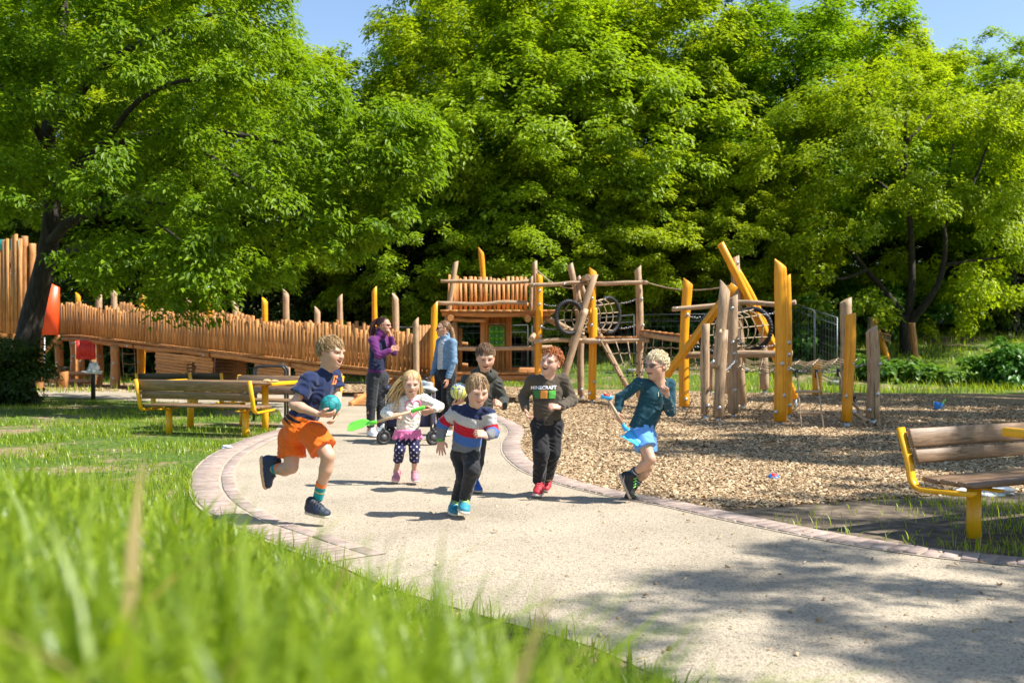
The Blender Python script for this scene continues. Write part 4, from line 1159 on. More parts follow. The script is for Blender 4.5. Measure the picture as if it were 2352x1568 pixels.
# lower deck
for y_, d_ in ((1165, 22.5), (1168, 24.0)):
    rail(CS, CR3, [(365, y_), (700, y_ + 4), (1030, y_)], [d_] * 3, 50, larch_log, "beam", .06)
for k in range(9):
    a = W(*CR3(365 + k * 75, 1135), 22.4); w = 72 * .2746 / FPX * 22.4
    ob("deck_board", MB().box((0, 0, 0), (w, 1.7, .045), bev=.006).mesh("deck_board", larch_h), CS, Matrix.Translation(a + Vector((w / 2, .85, 0))))
a, b = W(*CR3(385, 1100), 24.1), W(*CR3(1040, 1108), 24.1); ax = b - a
ob("fence_rail", MB().box((0, 0, 0), (ax.length, .05, .12), bev=.006).mesh("fence_rail", larch_h), CS, Matrix.Translation((a + b) / 2) @ ax.to_track_quat('X', 'Z').to_matrix().to_4x4())
for x_ in (62, 90, 117, 140): 
    p = W(*CR3(x_, 1090), 23.0); paling(CS, p, 1.0, .09, 0, 2)
p = W(*CR3(398, 1100), 23.0); paling(CS, p, .98, .1, 0, 1)
# gate posts and noughts-and-crosses panel
for x_, w_ in ((588, 40), (625, 28), (795, 38), (822, 14)):
    p = W(*CR3(x_, 1110), 23.4); h = W(*CR3(x_, 660), 23.4).z - p.z
    ob("panel_post", MB().box((0, 0, h / 2), (w_ * .2746 / FPX * 23.4, .1, h), bev=.008).mesh("panel_post", larch), CS, Matrix.Translation(p))
for k in range(6):
    x_ = 640 + k * 24; p = W(*CR3(x_, 1110), 23.5); h = W(*CR3(x_, 668), 23.5).z - p.z
    ob("board", MB().box((0, 0, h / 2), (.255 / 1, .028, h), bev=.004).mesh("board", larch) if k == 99 else MB().box((0, 0, h / 2), (.064, .028, h), bev=.004).mesh("board", larch), CS, Matrix.Translation(p))
green_m = plain("green_plastic", (.10, .46, .03), rough=.35, v=.05)
ink = plain("black_print", (.01, .012, .01), rough=.5)
def text_mesh(txt, size, m, depth=.0015, spacing=1.0, bold=0.0):
    cu = bpy.data.curves.new("lettering", 'FONT'); cu.body = txt; cu.size = size; cu.align_x = 'CENTER'; cu.align_y = 'CENTER'
    cu.extrude = depth; cu.resolution_u = 3; cu.space_character = spacing; cu.offset = bold
    o = bpy.data.objects.new("lettering", cu); COL.objects.link(o)
    dg = bpy.context.evaluated_depsgraph_get(); dg.update()
    me = bpy.data.meshes.new_from_object(o.evaluated_get(dg)); me.name = "lettering"
    bpy.data.objects.remove(o); bpy.data.curves.remove(cu)
    me.materials.clear(); me.materials.append(m)
    return me
LX, LO = text_mesh("X", .19, ink, bold=.004), text_mesh("O", .19, ink, bold=.004)
UP = Matrix.Rotation(math.pi / 2, 4, 'X')
panel = bpy.data.objects.new("noughts_and_crosses_panel", None); pc = W(*CR3(705, 820), 23.25); put(panel, CS, Matrix.Translation(pc))
cyl = MB().tube([(0, 0, -.076), (0, 0, -.07), (0, 0, .07), (0, 0, .076)], [.06, .068, .068, .06], 16).mesh("turning_cylinder", green_m, True)
rows_ = ["XOX", "XOX", "XOX"]
for r_ in range(3):
    for c_ in range(3):
        p = W(*CR3(664 + c_ * 40, 765 + r_ * 57), 23.25)
        o = bpy.data.objects.new("turning_cylinder", cyl); put(o, panel, Matrix.Translation(p))
        lt = bpy.data.objects.new("letter", LX if rows_[r_][c_] == "X" else LO); put(lt, panel, Matrix.Translation(p + Vector((.0, -.071, 0))) @ UP @ Matrix.Scale(.72, 4))
for y_ in (722, 795, 853, 910):
    a = W(*CR3(705, y_), 23.25); ob("bar", MB().box((0, 0, 0), (.40, .04, .025)).mesh("bar", larch_h if y_ != 722 else steel), panel, Matrix.Translation(a))
# long rails
rail(CS, CR3, [(978, 398), (1200, 392), (1350, 378), (1600, 388), (1800, 378), (1965, 378)], [21.95] * 6, 34, robinia, bolts=((1012, 395, 21.95), (1270, 390, 21.95)))
rail(CS, CR3, [(1018, 872), (1200, 856), (1440, 862)], [21.8] * 3, 36, robinia, bolts=((1072, 862, 21.8),))
rail(CS, CR3, [(1425, 862), (1600, 866), (1750, 858), (1975, 856)], [21.7] * 4, 44, robinia, bolts=((1555, 862, 21.7),))
a, b = W(*CR3(1465, 335), 21.5), W(*CR3(1425, 352), 24.0); log("cross_log", [a, b], .07, robinia, CS)
for k in range(5):
    a = W(*CR3(1540 + k * 75, 832), 21.75); ob("deck_board", MB().box((0, 0, 0), (.185, 1.2, .03), bev=.005).mesh("deck_board", larch_h), CS, Matrix.Translation(a + Vector((.09, .5, 0))))
# net tunnels: rubber rings joined by ropes
def ring_pts(c, u, v, n=28): return [c + u * math.cos(t) + v * math.sin(t) for t in np.linspace(0, 2 * math.pi, n, endpoint=False)]
def tunnel(parent, c1, u1, v1, c2, u2, v2, hoops=5, lines=10, nm="net_tunnel"):
    root = bpy.data.objects.new(nm, None); put(root, parent, Matrix.Translation(c1))
    for c, u, v in ((c1, u1, v1), (c2, u2, v2)):
        P = ring_pts(c, u, v, 36); V, F, _ = tube_np(P, .046, 10, closed=True)
        ob("rubber_ring", mesh_np("rubber_ring", V, np.array(F), rubber, True), root)
        mb = MB()                           # coil of cord round the ring
        P = ring_pts(c, u, v, 90)
        for i in range(0, 90, 2):
            q = P[i]; tdir = (P[(i + 1) % 90] - P[i - 1]).normalized(); e1 = (q - c).normalized(); e2 = tdir.cross(e1)
            V, F, _ = tube_np([q + (e1 * math.cos(t) + e2 * math.sin(t)) * .05 + tdir * (t / 6.3 - .5) * .03 for t in np.linspace(0, 6.28, 8, endpoint=False)], .009, 4, closed=True); mb.add(V, F)
        ob("cord_wrap", mb.mesh("cord_wrap", rubber, True), root)
    ks = []
    for h in range(1, hoops + 1):
        w = h / (hoops + 1); s_ = 1 - .10 * math.sin(math.pi * w)
        P = ring_pts(c1.lerp(c2, w), u1.lerp(u2, w) * s_, v1.lerp(v2, w) * s_, 28); V, F, _ = tube_np(P, .010, 6, closed=True)
        ob("rope", mesh_np("rope", V, np.array(F), rope_m, True), root)
    for l in range(lines):
        t = l * 2 * math.pi / lines + .2; P = []
        for h in range(0, hoops + 2):
            w = h / (hoops + 1); s_ = 1 - .10 * math.sin(math.pi * w)
            q = c1.lerp(c2, w) + (u1.lerp(u2, w) * math.cos(t) + v1.lerp(v2, w) * math.sin(t)) * s_
            P.append(q)
            if 0 < h < hoops + 1: ks.append(q)
        rope(root, P, .010)
    knots(root, ks, .022)
    return root
sc3 = .2746 / FPX
c1 = W(*CR3(1312, 668), 21.6); c2 = W(*CR3(1640, 650), 22.9)
k1 = sc3 * 21.6; k2 = sc3 * 22.9
tunnel(CS, c1, Vector((112 * k1, .12, 0)), Vector((.0, 0, 135 * k1)), c2, Vector((100 * k2, .24, 0)), Vector((0, 0, 145 * k2)))
for (xa, ya), (xb, yb), d_ in (((1090, 555), (1195, 570), 22), ((1085, 750), (1195, 765), 22), ((1735, 550), (1860, 520), 22.3), ((1735, 760), (1860, 735), 22.3)):
    chain(CS, W(*CR3(xa, ya), d_), W(*CR3(xb, yb), d_))
rope(CS, sag(W(*CR3(1035, 265), 24.3), W(*CR3(1345, 425), 23.5), .12), .013)
rope(CS, sag(W(*CR3(1910, 355), 22.0), W(*CR4(820, 412), 19.6), .16, 14), .013)
# rope net below the small deck
def net(parent, A, B, nu, nv, sagz=.02, r=.010, nm="rope"):
    """A, B: lists of top and bottom points (same length)"""
    ks = []
    cols = []
    for a, b in zip(A, B):
        P = [Vector(a).lerp(Vector(b), j / nv) for j in range(nv + 1)]; cols.append(P); rope(parent, catmull(P, nv * 2 + 1), r)
    for j in range(1, nv):
        P = []
        for i in range(len(cols)):
            P.append(cols[i][j])
            if i + 1 < len(cols): P.append(cols[i][j].lerp(cols[i + 1][j], .5) - Vector((0, 0, sagz)))
        rope(parent, P, r); ks += [c[j] for c in cols]
    knots(parent, ks, .02)
net(CS, [W(*CR3(*p), 21.6) for p in ((1580, 868), (1700, 868), (1800, 868), (1875, 868), (1965, 870))], [W(*CR3(*p), 21.2) for p in ((1800, 1260), (1830, 1255), (1858, 1250), (1880, 1245), (1905, 1240))], 5, 4)
# ---- sloping rope bridge to the right cluster
bl = [W(*CR4(135, 782), 21.8), W(*CR4(560, 838), 19.6)]
log("rail", [bl[0], bl[0].lerp(bl[1], .5) + Vector((0, 0, -.02)), bl[1]], .065, robinia, CS)
top = [bl[0].lerp(bl[1], u) for u in (.06, .22, .38, .53, .7, .88)]
net(CS, top, [p + Vector((-.18 + .05 * i, -.2, -1.1 + .1 * i)) for i, p in enumerate(top)], 6, 4, .03)
for i in range(9):
    p = bl[0].lerp(bl[1], .05 + i * .11); o = MB().box((0, .35, .075), (.16, .85, .03), bev=.005).mesh("deck_board", larch_h)
    ob("deck_board", o, CS, Matrix.Translation(p))

# ---- right cluster of posts
post(CS, CR4, (475, 388), (447, 1328), 19.75, 76, yellow_wood, foot=1, slant=.7, sdir=3.0, bolts=((465, 640), (455, 1275)), bend=[(447, 800)])
rail(CS, CR4, [(826, 418), (600, 720), (310, 1098)], [18.3, 18.5, 18.7], 66, yellow_wood, "diagonal_beam", .04)
post(CS, CR4, (722, 104), (1288, 1265), 20.4, 56, yellow_wood, foot=1, slant=.2, bend=[(812, 280), (955, 500), (1120, 880)], d_top=20.0, name="diagonal_beam")
post(CS, CR4, (828, 208), (888, 1310), 20.2, 70, robinia, foot=1, slant=.4, bolts=((842, 252), (850, 405)), bend=[(832, 520), (880, 1000)])
post(CS, CR4, (757, 425), (705, 1405), 17.0, 88, robinia, foot=1, slant=1.1, sdir=3.1, bolts=((705, 1340), (657, 995)), bend=[(735, 750), (700, 1050)])
post(CS, CR4, (815, 508), (820, 1380), 17.9, 76, robinia, foot=1, slant=.6, bolts=((803, 592), (806, 848), (820, 932), (826, 992), (823, 1208)), bend=[(812, 900)])
post(CS, CR4, (610, 712), (607, 1385), 17.3, 70, robinia, foot=1, slant=.1, bolts=((622, 1325),), bend=[(605, 1000)])
post(CS, CR4, (650, 1000), (650, 1205), 25.0, 40, robinia, foot=1, slant=.2)
post(CS, CR4, (1175, 252), (1173, 1440), 16.25, 96, yellow_wood, foot=1, slant=.8, sdir=2.6, bolts=((1176, 1008), (1190, 1247), (1128, 1370)), bend=[(1180, 850)])
post(CS, CR4, (1225, 350), (1236, 1383), 17.6, 60, yellow_wood, foot=1, slant=.6, bolts=((1232, 850), (1230, 940), (1237, 1322)), bend=[(1234, 850)])
post(CS, CR4, (1456, 995), (1455, 1240), 24.0, 70, yellow_wood, foot=1, slant=.3)
post(CS, CR4, (1668, 530), (1664, 1225), 26.8, 82, robinia, slant=.6)
post(CS, CR4, (1706, 638), (1675, 1440), 15.8, 104, yellow_wood, foot=1, slant=.25, bolts=((1710, 1008), (1663, 1252), (1720, 1370)), bend=[(1700, 900)], flat=.7)
post(CS, CR4, (1863, 748), (1872, 1415), 16.4, 92, robinia, foot=1, slant=.7, bolts=((1912, 1012), (1892, 1238), (1830, 1355)), bend=[(1880, 1000)])
post(CS, CR4, (1042, 780), (1055, 1200), 26.0, 66, robinia, foot=1, slant=.2, bolts=((1055, 1080),))
post(CS, CR4, (770, 1000), (770, 1225), 26.0, 40, robinia, slant=.2)
rail(CS, CR4, [(362, 598), (660, 572), (900, 545), (1140, 562), (1288, 545)], [19.5, 19.3, 19.0, 18.6, 18.4], 38, robinia, bolts=((388, 592, 19.4),))
rail(CS, CR4, [(430, 945), (850, 936), (1265, 936)], [18.9, 18.6, 18.3], 52, robinia, wob=.04, bolts=((462, 940, 18.9),))
sc4 = .304 / FPX
c1 = W(*CR4(672, 775), 18.7); c2 = W(*CR4(965, 745), 19.9); k1, k2 = sc4 * 18.7, sc4 * 19.9
tunnel(CS, c1, Vector((115 * k1, .1, 0)), Vector((0, 0, 145 * k1)), c2, Vector((118 * k2, -.2, 0)), Vector((0, 0, 150 * k2)))
for (xa, ya), (xb, yb), d_ in (((470, 645), (570, 660), 19), ((500, 870), (570, 880), 19), ((1040, 640), (1135, 618), 18.5), ((1035, 880), (1135, 862), 18.5)):
    chain(CS, W(*CR4(xa, ya), d_), W(*CR4(xb, yb), d_))
# horizontal rope web at knee height
A = [Vector((W(*CR4(740 + i * 128, 1050), 17.0 + .2 * math.sin(i)).x, 17.0, .84 + .03 * math.sin(i * 2))) for i in range(8)]
B = [Vector((W(*CR4(760 + i * 120, 960), 23.5).x, 23.4 - .2 * i, .98 + .04 * math.cos(i))) for i in range(8)]
net(CS, A, B, 8, 7, .05, .011)
for i in range(6):
    rope(CS, sag(A[i], B[i + 1].lerp(A[i + 1], .5), .06, 6), .009)
for p, q in ((A[-1], W(*CR4(1640, 1010), 15.9)), (A[-2] , W(*CR4(1830, 1010), 16.3)), (A[0], W(*CR4(828, 992), 17.8)), (A[4], W(*CR4(1222, 1000), 17.6)), (A[5], W(*CR4(1180, 1010), 16.2))):
    chain(CS, p, q)
# rope ladders hanging from the web
def ladder(parent, pts, rungs, d0, d1):
    (ax_, ay_), (bx_, by_), (cx_, cy_), (dx_, dy_) = pts
    A0, A1 = W(*CR4(ax_, ay_), d0), W(*CR4(bx_, by_), d1); B0, B1 = W(*CR4(cx_, cy_), d0), W(*CR4(dx_, dy_), d1)
    rope(parent, [A0, A0.lerp(A1, .5), A1], .012); rope(parent, [B0, B0.lerp(B1, .5), B1], .012)
    for u in rungs:
        a, b = A0.lerp(A1, u), B0.lerp(B1, u); e = (b - a).normalized() * .04
        log("rung", [a - e, b + e], .024, robinia, parent, sides=8, n=4, wob=.02)
    for q in (A0, B0): MB().box(q + Vector((0, 0, -.03)), (.05, .04, .14), bev=.01).ob("rope_clamp", rubber, parent)
ladder(CS, ((1298, 1070), (1335, 1500), (1447, 1070), (1502, 1500)), (.36, .735), 16.3, 15.5)
ladder(CS, ((1612, 1060), (1735, 1460), (1735, 1270), (1808, 1465)), (.45, .78), 16.3, 16.0)
# ================================================================== benches, tables and other things
CRF = crop(287.1, 775.2, .18311)
def flatbar(prof, x0, x1, t=.012):
    """L-shaped bar: profile polyline in (y, z) with thickness, extruded in x"""
    P = [Vector((0, y, z)) for y, z in prof]
    off = []
    for i, p in enumerate(P):
        tg = (P[min(i + 1, len(P) - 1)] - P[max(i - 1, 0)]).normalized(); off.append(Vector((0, -tg.z, tg.y)) * t)
    poly = [(p.y, p.z) for p in P] + [((p + o).y, (p + o).z) for p, o in zip(P[::-1], off[::-1])]
    return MB().prism(poly, x0, x1, ax=0)
def bench(label, loc, rz, L_=1.9, wood=None, seat=.43, top=.80, group=None, flip=1, legs=True):
    """x along the bench, -y is the back"""
    wood = wood or bench_wood
    t = thing("bench", label, "bench", loc, rz, group); M0 = WORLD[t]
    bk0, bk1 = (-.20, seat - .01), (-.30, top)
    prof = [(.27, seat - .045), (.0, seat - .06), (-.14, seat - .065), (-.185, seat - .05), (-.21, seat - .01), (-.225, seat + .08), (-.305, top + .005)]
    for sx in (-1, 1):
        x = sx * L_ / 2
        mb = flatbar(prof, x - .035 if sx > 0 else x - .02, x + .02 if sx > 0 else x + .035, .03); mb.ob("end_frame", yellow_metal, t, M0)
    ang = math.atan2(.08, top - seat - .08)
    hb = (top - seat - .09)
    for z0, z1 in ((.0, .40), (.43, 1.0)):
        zc = seat + .09 + hb * (z0 + z1) / 2; yc = -.21 - .085 * (z0 + z1) / 2 + .02
        MB().box((0, 0, 0), (L_ - .045, .032, hb * (z1 - z0)), bev=.008).ob("back_plank", wood, t, M0 @ Matrix.Translation((0, yc, zc)) @ Matrix.Rotation(ang, 4, 'X'))
    for y0 in (-.09, .055, .19):
        MB().box((0, 0, 0), (L_ - .045, .135, .034), bev=.009).ob("seat_plank", wood, t, M0 @ Matrix.Translation((0, y0, seat - .012)) @ Matrix.Rotation(-.04, 4, 'X'))
    if legs:
        for sx in (-1, 1):
            x = sx * L_ * .34
            lg = MB().tube([(x, .03, -.1), (x, .03, seat - .07)], .048, 14).ob("leg", yellow_metal, t, M0, True)
            MB().box((x, .03, seat - .062), (.06, .42, .016)).ob("bearer", yellow_metal, t, M0)
    return t
def table(label, loc, rz, L_=1.9, wd=.72, h=.75):
    t = thing("picnic_table", label, "table", loc, rz); M0 = WORLD[t]
    n = 5; pw = wd / n
    for i in range(n):
        MB().box((0, -wd / 2 + pw * (i + .5), h - .02), (L_ - .05, pw - .01, .036), bev=.008).ob("top_plank", bench_wood, t, M0)
    for sx in (-1, 1):
        MB().box((sx * L_ / 2, 0, h - .022), (.05, wd + .01, .058), bev=.012).ob("end_rail", yellow_metal, t, M0)
        x = sx * L_ * .33
        MB().tube([(x, 0, -.1), (x, 0, h - .05)], .05, 14).ob("leg", yellow_metal, t, M0, True)
        MB().box((x, 0, h - .048), (.07, wd * .8, .016)).ob("bearer", yellow_metal, t, M0)
    return t
rzB = math.radians(-20)
e1 = Vector((math.cos(rzB), math.sin(rzB), 0)); e2 = Vector((-e1.y, e1.x, 0))
B0 = Vector((-4.42, 14.35, 0))
bench("front picnic bench on the left lawn, its back towards the camera", B0, rzB, 1.95)
T0 = B0 + e2 * .82 - e1 * .22
table("long picnic table behind the front bench, bread on its right end", T0, rzB, 2.05)
bench("picnic bench on the far side of the left table, half hidden by the running boy", T0 + e2 * .85 + e1 * .36, rzB + math.pi, 1.95)
p = W(392, 0, 19.6); bench("shade-darkened bench back behind the left picnic table, under the round hole", (p.x, p.y, 0), math.radians(-8), 1.12, bench_shaded, .42, .74)
p = W(478, 0, 19.9); bench("shorter shade-darkened bench back right of the other, under the plank wall", (p.x, p.y, 0), math.radians(-4), .78, bench_shaded, .42, .74)
# right-hand set
rzR = math.radians(27); f1 = Vector((math.cos(rzR), math.sin(rzR), 0)); f2 = Vector((-f1.y, f1.x, 0))
RB0 = Vector((2.83, 6.62, 0)) + f1 * .98
bench("large brown bench with yellow frame at the right picture edge", RB0, rzR + math.pi, 1.95, seat=.405, top=.73)
table("picnic table at the right picture edge, only its yellow corner showing", RB0 - f2 * .74 + f1 * .06, rzR, 1.8, .7, .775)

# bread on the left table
crumb = mat("bread_crust", [(.3, (.42, .24, .08)), (.7, (.72, .52, .25))], scale=30, rough=.75, bump=.5)
def blob(name, m, parent, c, r, seed=0, n=14, noise=.12, M=None):
    rr = np.random.default_rng(seed); V = []; F = []
    ph = rr.uniform(0, 6, 6)
    for i in range(n + 1):
        th = math.pi * i / n
        for j in range(2 * n):
            a = math.pi * j / n; u = np.array([math.sin(th) * math.cos(a), math.sin(th) * math.sin(a), math.cos(th)])
            k = 1 + noise * (math.sin(u[0] * 4 + ph[0]) * math.sin(u[1] * 5 + ph[1]) + math.sin(u[2] * 6 + ph[2] + u[0] * 3) * .6)
            V.append(u * np.asarray(r) * k + np.asarray(c))
    for i in range(n):
        for j in range(2 * n):
            F.append([i * 2 * n + j, (i + 1) * 2 * n + j, (i + 1) * 2 * n + (j + 1) % (2 * n), i * 2 * n + (j + 1) % (2 * n)])
    return ob(name, mesh_np(name, np.array(V), np.array(F), m, True), parent, M)
bp = W(*CRF(1828, 585), 14.4); bp = Vector((bp.x, 14.4, .752))
br = thing("bread_roll", "torn flat bread roll lying on the left picnic table", "bread", bp)
blob("roll_half", crumb, br, bp + Vector((-.055, 0, .025)), (.065, .05, .026), 3)
blob("roll_half", crumb, br, bp + Vector((.06, -.02, .022)), (.06, .045, .022), 5)

# two nested black hoops behind the table (bicycle stand)
def hoop(label, xa, xb, top, d, base_y=None):
    a, b = W(xa, HZ, d), W(xb, HZ, d); zt = W(xa, top, d).z; r = .09
    t = thing("bicycle_stand", label, "bicycle stand", (a.x, d, 0))
    P = [Vector((a.x, d, -.05)), Vector((a.x, d, zt - r))] + [Vector((a.x + r - r * math.cos(q), d, zt - r + r * math.sin(q))) for q in np.linspace(.2, 1.57, 6)] + [Vector((b.x - r + r * math.sin(q), d, zt - r + r * math.cos(q))) for q in np.linspace(0, 1.4, 6)] + [Vector((b.x, d, zt - r)), Vector((b.x, d, -.05))]
    V, F, c = tube_np(P, .021, 10); ob("tube", MB().add(V, F, FN=c).mesh("tube", black_m, True), t)
    for q in (a, b): MB().tube([(q.x, d, 0.0), (q.x, d, .015)], [.05, .045], 12).ob("base_plate", black_m, t)
hoop("nearer black bicycle hoop behind the left picnic table", 583, 655, 841, 16.9)
hoop("farther black bicycle hoop behind the left picnic table", 588, 661, 840, 17.5)

# black post with a pale sun hat hung over it
pd = 23.2; pb = W(214, HZ, pd)
bol = thing("bollard", "slim black post at the edge of the left lawn, a hat on top", "post", (pb.x, pd, 0))
MB().tube([(0, 0, -.1), (0, 0, .60), (0, 0, .63), (0, 0, .64)], [.052, .052, .047, .03], 14).ob("shaft", black_m, bol, Matrix.Translation((pb.x, pd, 0)), True)
MB().tube([(0, 0, .0), (0, 0, .02)], .075, 14).ob("base_plate", black_m, bol, Matrix.Translation((pb.x, pd, 0)))
hat_m = mat("white_hat_cotton", [(.3, (.55, .55, .52)), (.48, (.78, .78, .75)), (.75, (.85, .85, .82))], scale=9, rough=.9, bump=.6, bscale=20)
hat = thing("sun_hat", "crumpled white sun hat hung on the black post", "hat", (pb.x, pd, .62))
hz = Vector((pb.x, pd, .70))
blob("crown", hat_m, hat, hz + Vector((.02, 0, .06)), (.12, .12, .13), 4, noise=.16)
blob("brim", hat_m, hat, hz + Vector((.0, -.03, -.04)), (.21, .19, .045), 9, noise=.25)
rope(hat, [hz + Vector((.12, -.1, -.03)), hz + Vector((.14, -.11, -.12)), hz + Vector((.12, -.1, -.22))], .007, "cord", hat_m)

# bucket with green spade, carrier bag, tin, tissue
blue_p = plain("blue_plastic", (.012, .16, .52), rough=.35, v=.06)
green_p = plain("lime_plastic", (.13, .62, .05), rough=.35, v=.06)
bk = G(2153, 941); b_ = thing("bucket", "small blue toy bucket with green handle on the wood chips", "bucket", bk)
Mb = Matrix.Translation(bk) @ Matrix.Rotation(.22, 4, 'Y')
Vo, Fo, co = tube_np([(0, 0, 0), (0, 0, .005), (0, 0, .15), (0, 0, .155), (0, 0, .15), (0, 0, .02)], [.062, .065, .092, .1, .088, .06], 20)
ob("pail", MB().add(Vo, Fo, FN=co).mesh("pail", blue_p, True), b_, Mb)
rope(b_, [Mb @ Vector((.095 * math.cos(q), .02, .15 - .13 * abs(math.sin(q)) * .8)) for q in np.linspace(0, math.pi, 9)], .006, "handle", plain("white_plastic", (.8, .8, .78)))
tr = thing("toy_spade", "tiny green sand spade standing in the blue bucket", "toy spade", bk + Vector((.05, 0, .1)))
rope(tr, [Mb @ Vector((.03, 0, .04)), Mb @ Vector((.09, 0, .2))], .012, "shaft", green_p); MB().box((0, 0, 0), (.05, .012, .04), bev=.004).ob("grip", green_p, tr, Mb @ Matrix.Translation((.1, 0, .215)))
bagm = plain("white_film", (.72, .76, .8), rough=.35, v=.1)
bg = G(2255, 1137); bgt = thing("carrier_bag", "crumpled white plastic bag on the ground behind the right bench", "plastic bag", bg)
blob("film", bagm, bgt, bg + Vector((0, 0, .04)), (.19, .09, .06), 21, noise=.4); blob("handle_loop", bagm, bgt, bg + Vector((.17, .02, .02)), (.09, .05, .025), 22, noise=.4)
lt = G(1777, 1100); l_ = thing("plastic_toy", "small blue and red lid lying on the wood chips", "toy", lt)
MB().tube([(0, 0, .012), (0, 0, .03), (0, 0, .045)], [.05, .055, .04], 14).ob("rim", blue_p, l_, Matrix.Translation(lt) @ Matrix.Rotation(.4, 4, 'X'), True)
MB().tube([(0, 0, .045), (0, 0, .052)], [.03, .026], 12).ob("button", red_m, l_, Matrix.Translation(lt) @ Matrix.Rotation(.4, 4, 'X'), True)
ts = G(521, 1032); t_ = thing("paper_tissue", "scrap of white tissue on the lawn by the path", "tissue", ts); blob("sheet", bagm, t_, ts + Vector((0, 0, .03)), (.06, .05, .025), 33, noise=.45)
# timber edging beam by the women
tb_ = W(835, 914, 23.0); a, b = Vector((tb_.x - .12, 22.6, .09)), Vector((tb_.x + 1.3, 24.6, .09)); ax = b - a
tbm = MB().box((0, 0, 0), (ax.length, .14, .17), bev=.012).ob("timber_edging", larch_h, None, Matrix.Translation((a + b) / 2) @ ax.to_track_quat('X', 'Z').to_matrix().to_4x4())
tag(tbm, "squared larch timber lying at the chips' edge behind the woman in purple", "timber")

# site fence panels
def fence_panel(label, a, b, h=2.0, m=None, z0=None):
    a, b = Vector(a), Vector(b); m = m or steel
    t = thing("mesh_fence_panel", label, "fence panel", (a.x, a.y, a.z), 0, "wire mesh site fence panels")
    mb = MB(); up = Vector((0, 0, h)); L_ = (b - a).length; dr = (b - a).normalized()
    for p in (a + dr * .04, b - dr * .04): mb.tube([p, p + up], .021, 8)
    for q in (.08, h): mb.tube([a + dr * .04 + Vector((0, 0, q)), b - dr * .04 + Vector((0, 0, q))], .021, 8)
    mb.tube([a + dr * .04 + Vector((0, 0, h - .22)), b - dr * .04 + Vector((0, 0, h - .22))], .012, 6)
    mb.ob("frame", m, t, None, True)
    mb = MB()
    n = int(L_ / .22)
    for i in range(1, n): p = a.lerp(b, i / n); mb.tube([p + Vector((0, 0, .08)), p + up], .0032, 4, False)
    for i in range(1, 8): mb.tube([a + Vector((0, 0, .08 + i * h / 8)), b + Vector((0, 0, .08 + i * h / 8))], .0032, 4, False)
    tag(mb.ob("wire_mesh", m, t), kind="stuff")
    for p in (a, b): MB().box(p + Vector((0, 0, .06)), (.5, .22, .12), bev=.02).ob("foot_block", plain("concrete", (.3, .29, .27), .9) if "concrete" not in MATS else MATS["concrete"], t)
    return t
p0, p1, p2 = W(1815, 0, 33.5), W(1871, 0, 31.6), W(1924, 0, 29.8)
for lab, a, b in (("bright wire fence panel right of the tall yellow post, nearer piece", p1, p2), ("bright wire fence panel right of the tall yellow post, farther piece", p0, p1)):
    a, b = Vector((a.x, a.y, float(hgt(a.x, a.y)))), Vector((b.x, b.y, float(hgt(b.x, b.y)))); fence_panel(lab, a, b, 2.0, plain('weathered_fence_steel', (.20, .21, .22), rough=.5, metal=.5) if 'weathered_fence_steel' not in MATS else MATS['weathered_fence_steel'])
fsteel = plain("dull_fence_steel", (.035, .04, .045), rough=.6, metal=.2)
fx = [-9.6, -6.2, -2.8, .6, 4.0, 7.4]
for i, lab in enumerate(("dull wire fence panel behind the ramp's middle", "dull wire fence panel behind the two women", "dull wire fence panel behind the slatted platform", "dull wire fence panel behind the first net tunnel", "dull wire fence panel behind the rope bridge")):
    a, b = Vector((fx[i], 32.0, .05)), Vector((fx[i + 1] - .06, 32.0 - .12, .05)); a.z = float(hgt(a.x, 32)); b.z = float(hgt(b.x, 32)); fence_panel(lab, a, b, 1.85, fsteel)

# timber terrace and hammock swing far right
dark_t = mat("dark_timber", [(.3, (.06, .022, .014)), (.7, (.15, .055, .035))], scale=4, stretch=(1, 8, 8), rough=.8, bump=.3, rnd=.15)
tz = float(hgt(14, 39.5))
ter = thing("timber_terrace", "low dark red timber retaining steps behind the maple, right", "retaining wall", (14, 39.5, tz - .2))
for (xa, xb, ya, yb, dd) in ((1840, 2000, 776, 800, 39.0), (2005, 2120, 777, 797, 39.0), (2122, 2185, 779, 788, 38.6), (2125, 2185, 790, 800, 38.2), (2186, 2262, 776, 789, 39.0), (2105, 2200, 800, 812, 37.6), (2200, 2262, 792, 806, 38.4)):
    a, b = W(xa, yb, dd), W(xb, ya, dd)
    MB().box(((a.x + b.x) / 2, dd, (a.z + b.z) / 2 - .1), (abs(b.x - a.x), .2, abs(b.z - a.z) + .25), bev=.02).ob("beam", dark_t, ter)
for xa in (2003, 2123, 2188): 
    a = W(xa, 800, 38.85); MB().box((a.x, a.y, a.z - .05), (.12, .3, .75), bev=.02).ob("stake", dark_t, ter)
hs = thing("hammock_swing", "net hammock between slanting wooden and yellow posts, far right", "hammock", tuple(W(2020, 805, 34.0)))
for (x0, y0, x1, y1, r, m) in ((2000, 728, 1996, 810, .11, robinia), (2006, 731, 2042, 812, .11, yellow_wood), (2094, 742, 2104, 806, .11, larch_log)):
    a, b = W(x1, y1, 34), W(x0, y0, 34); a.z = float(hgt(a.x, a.y)) - .2; log("post", [a, a.lerp(b, .5), b], r, m, hs)
A = [W(2022, 764, 33.6), W(2034, 767, 33.8), W(2046, 770, 34)]; B = [W(2026, 778, 33.4), W(2036, 782, 33.6), W(2044, 784, 33.8)]
net(hs, A, B, 3, 3, .02, .012); rope(hs, [W(2010, 745, 34), A[0]], .015); rope(hs, [W(2012, 740, 34), A[2]], .015)
for P in ((A[0], A[1], A[2]), (B[0], B[1], B[2])): rope(hs, list(P), .03, "spreader_bar", larch_log)
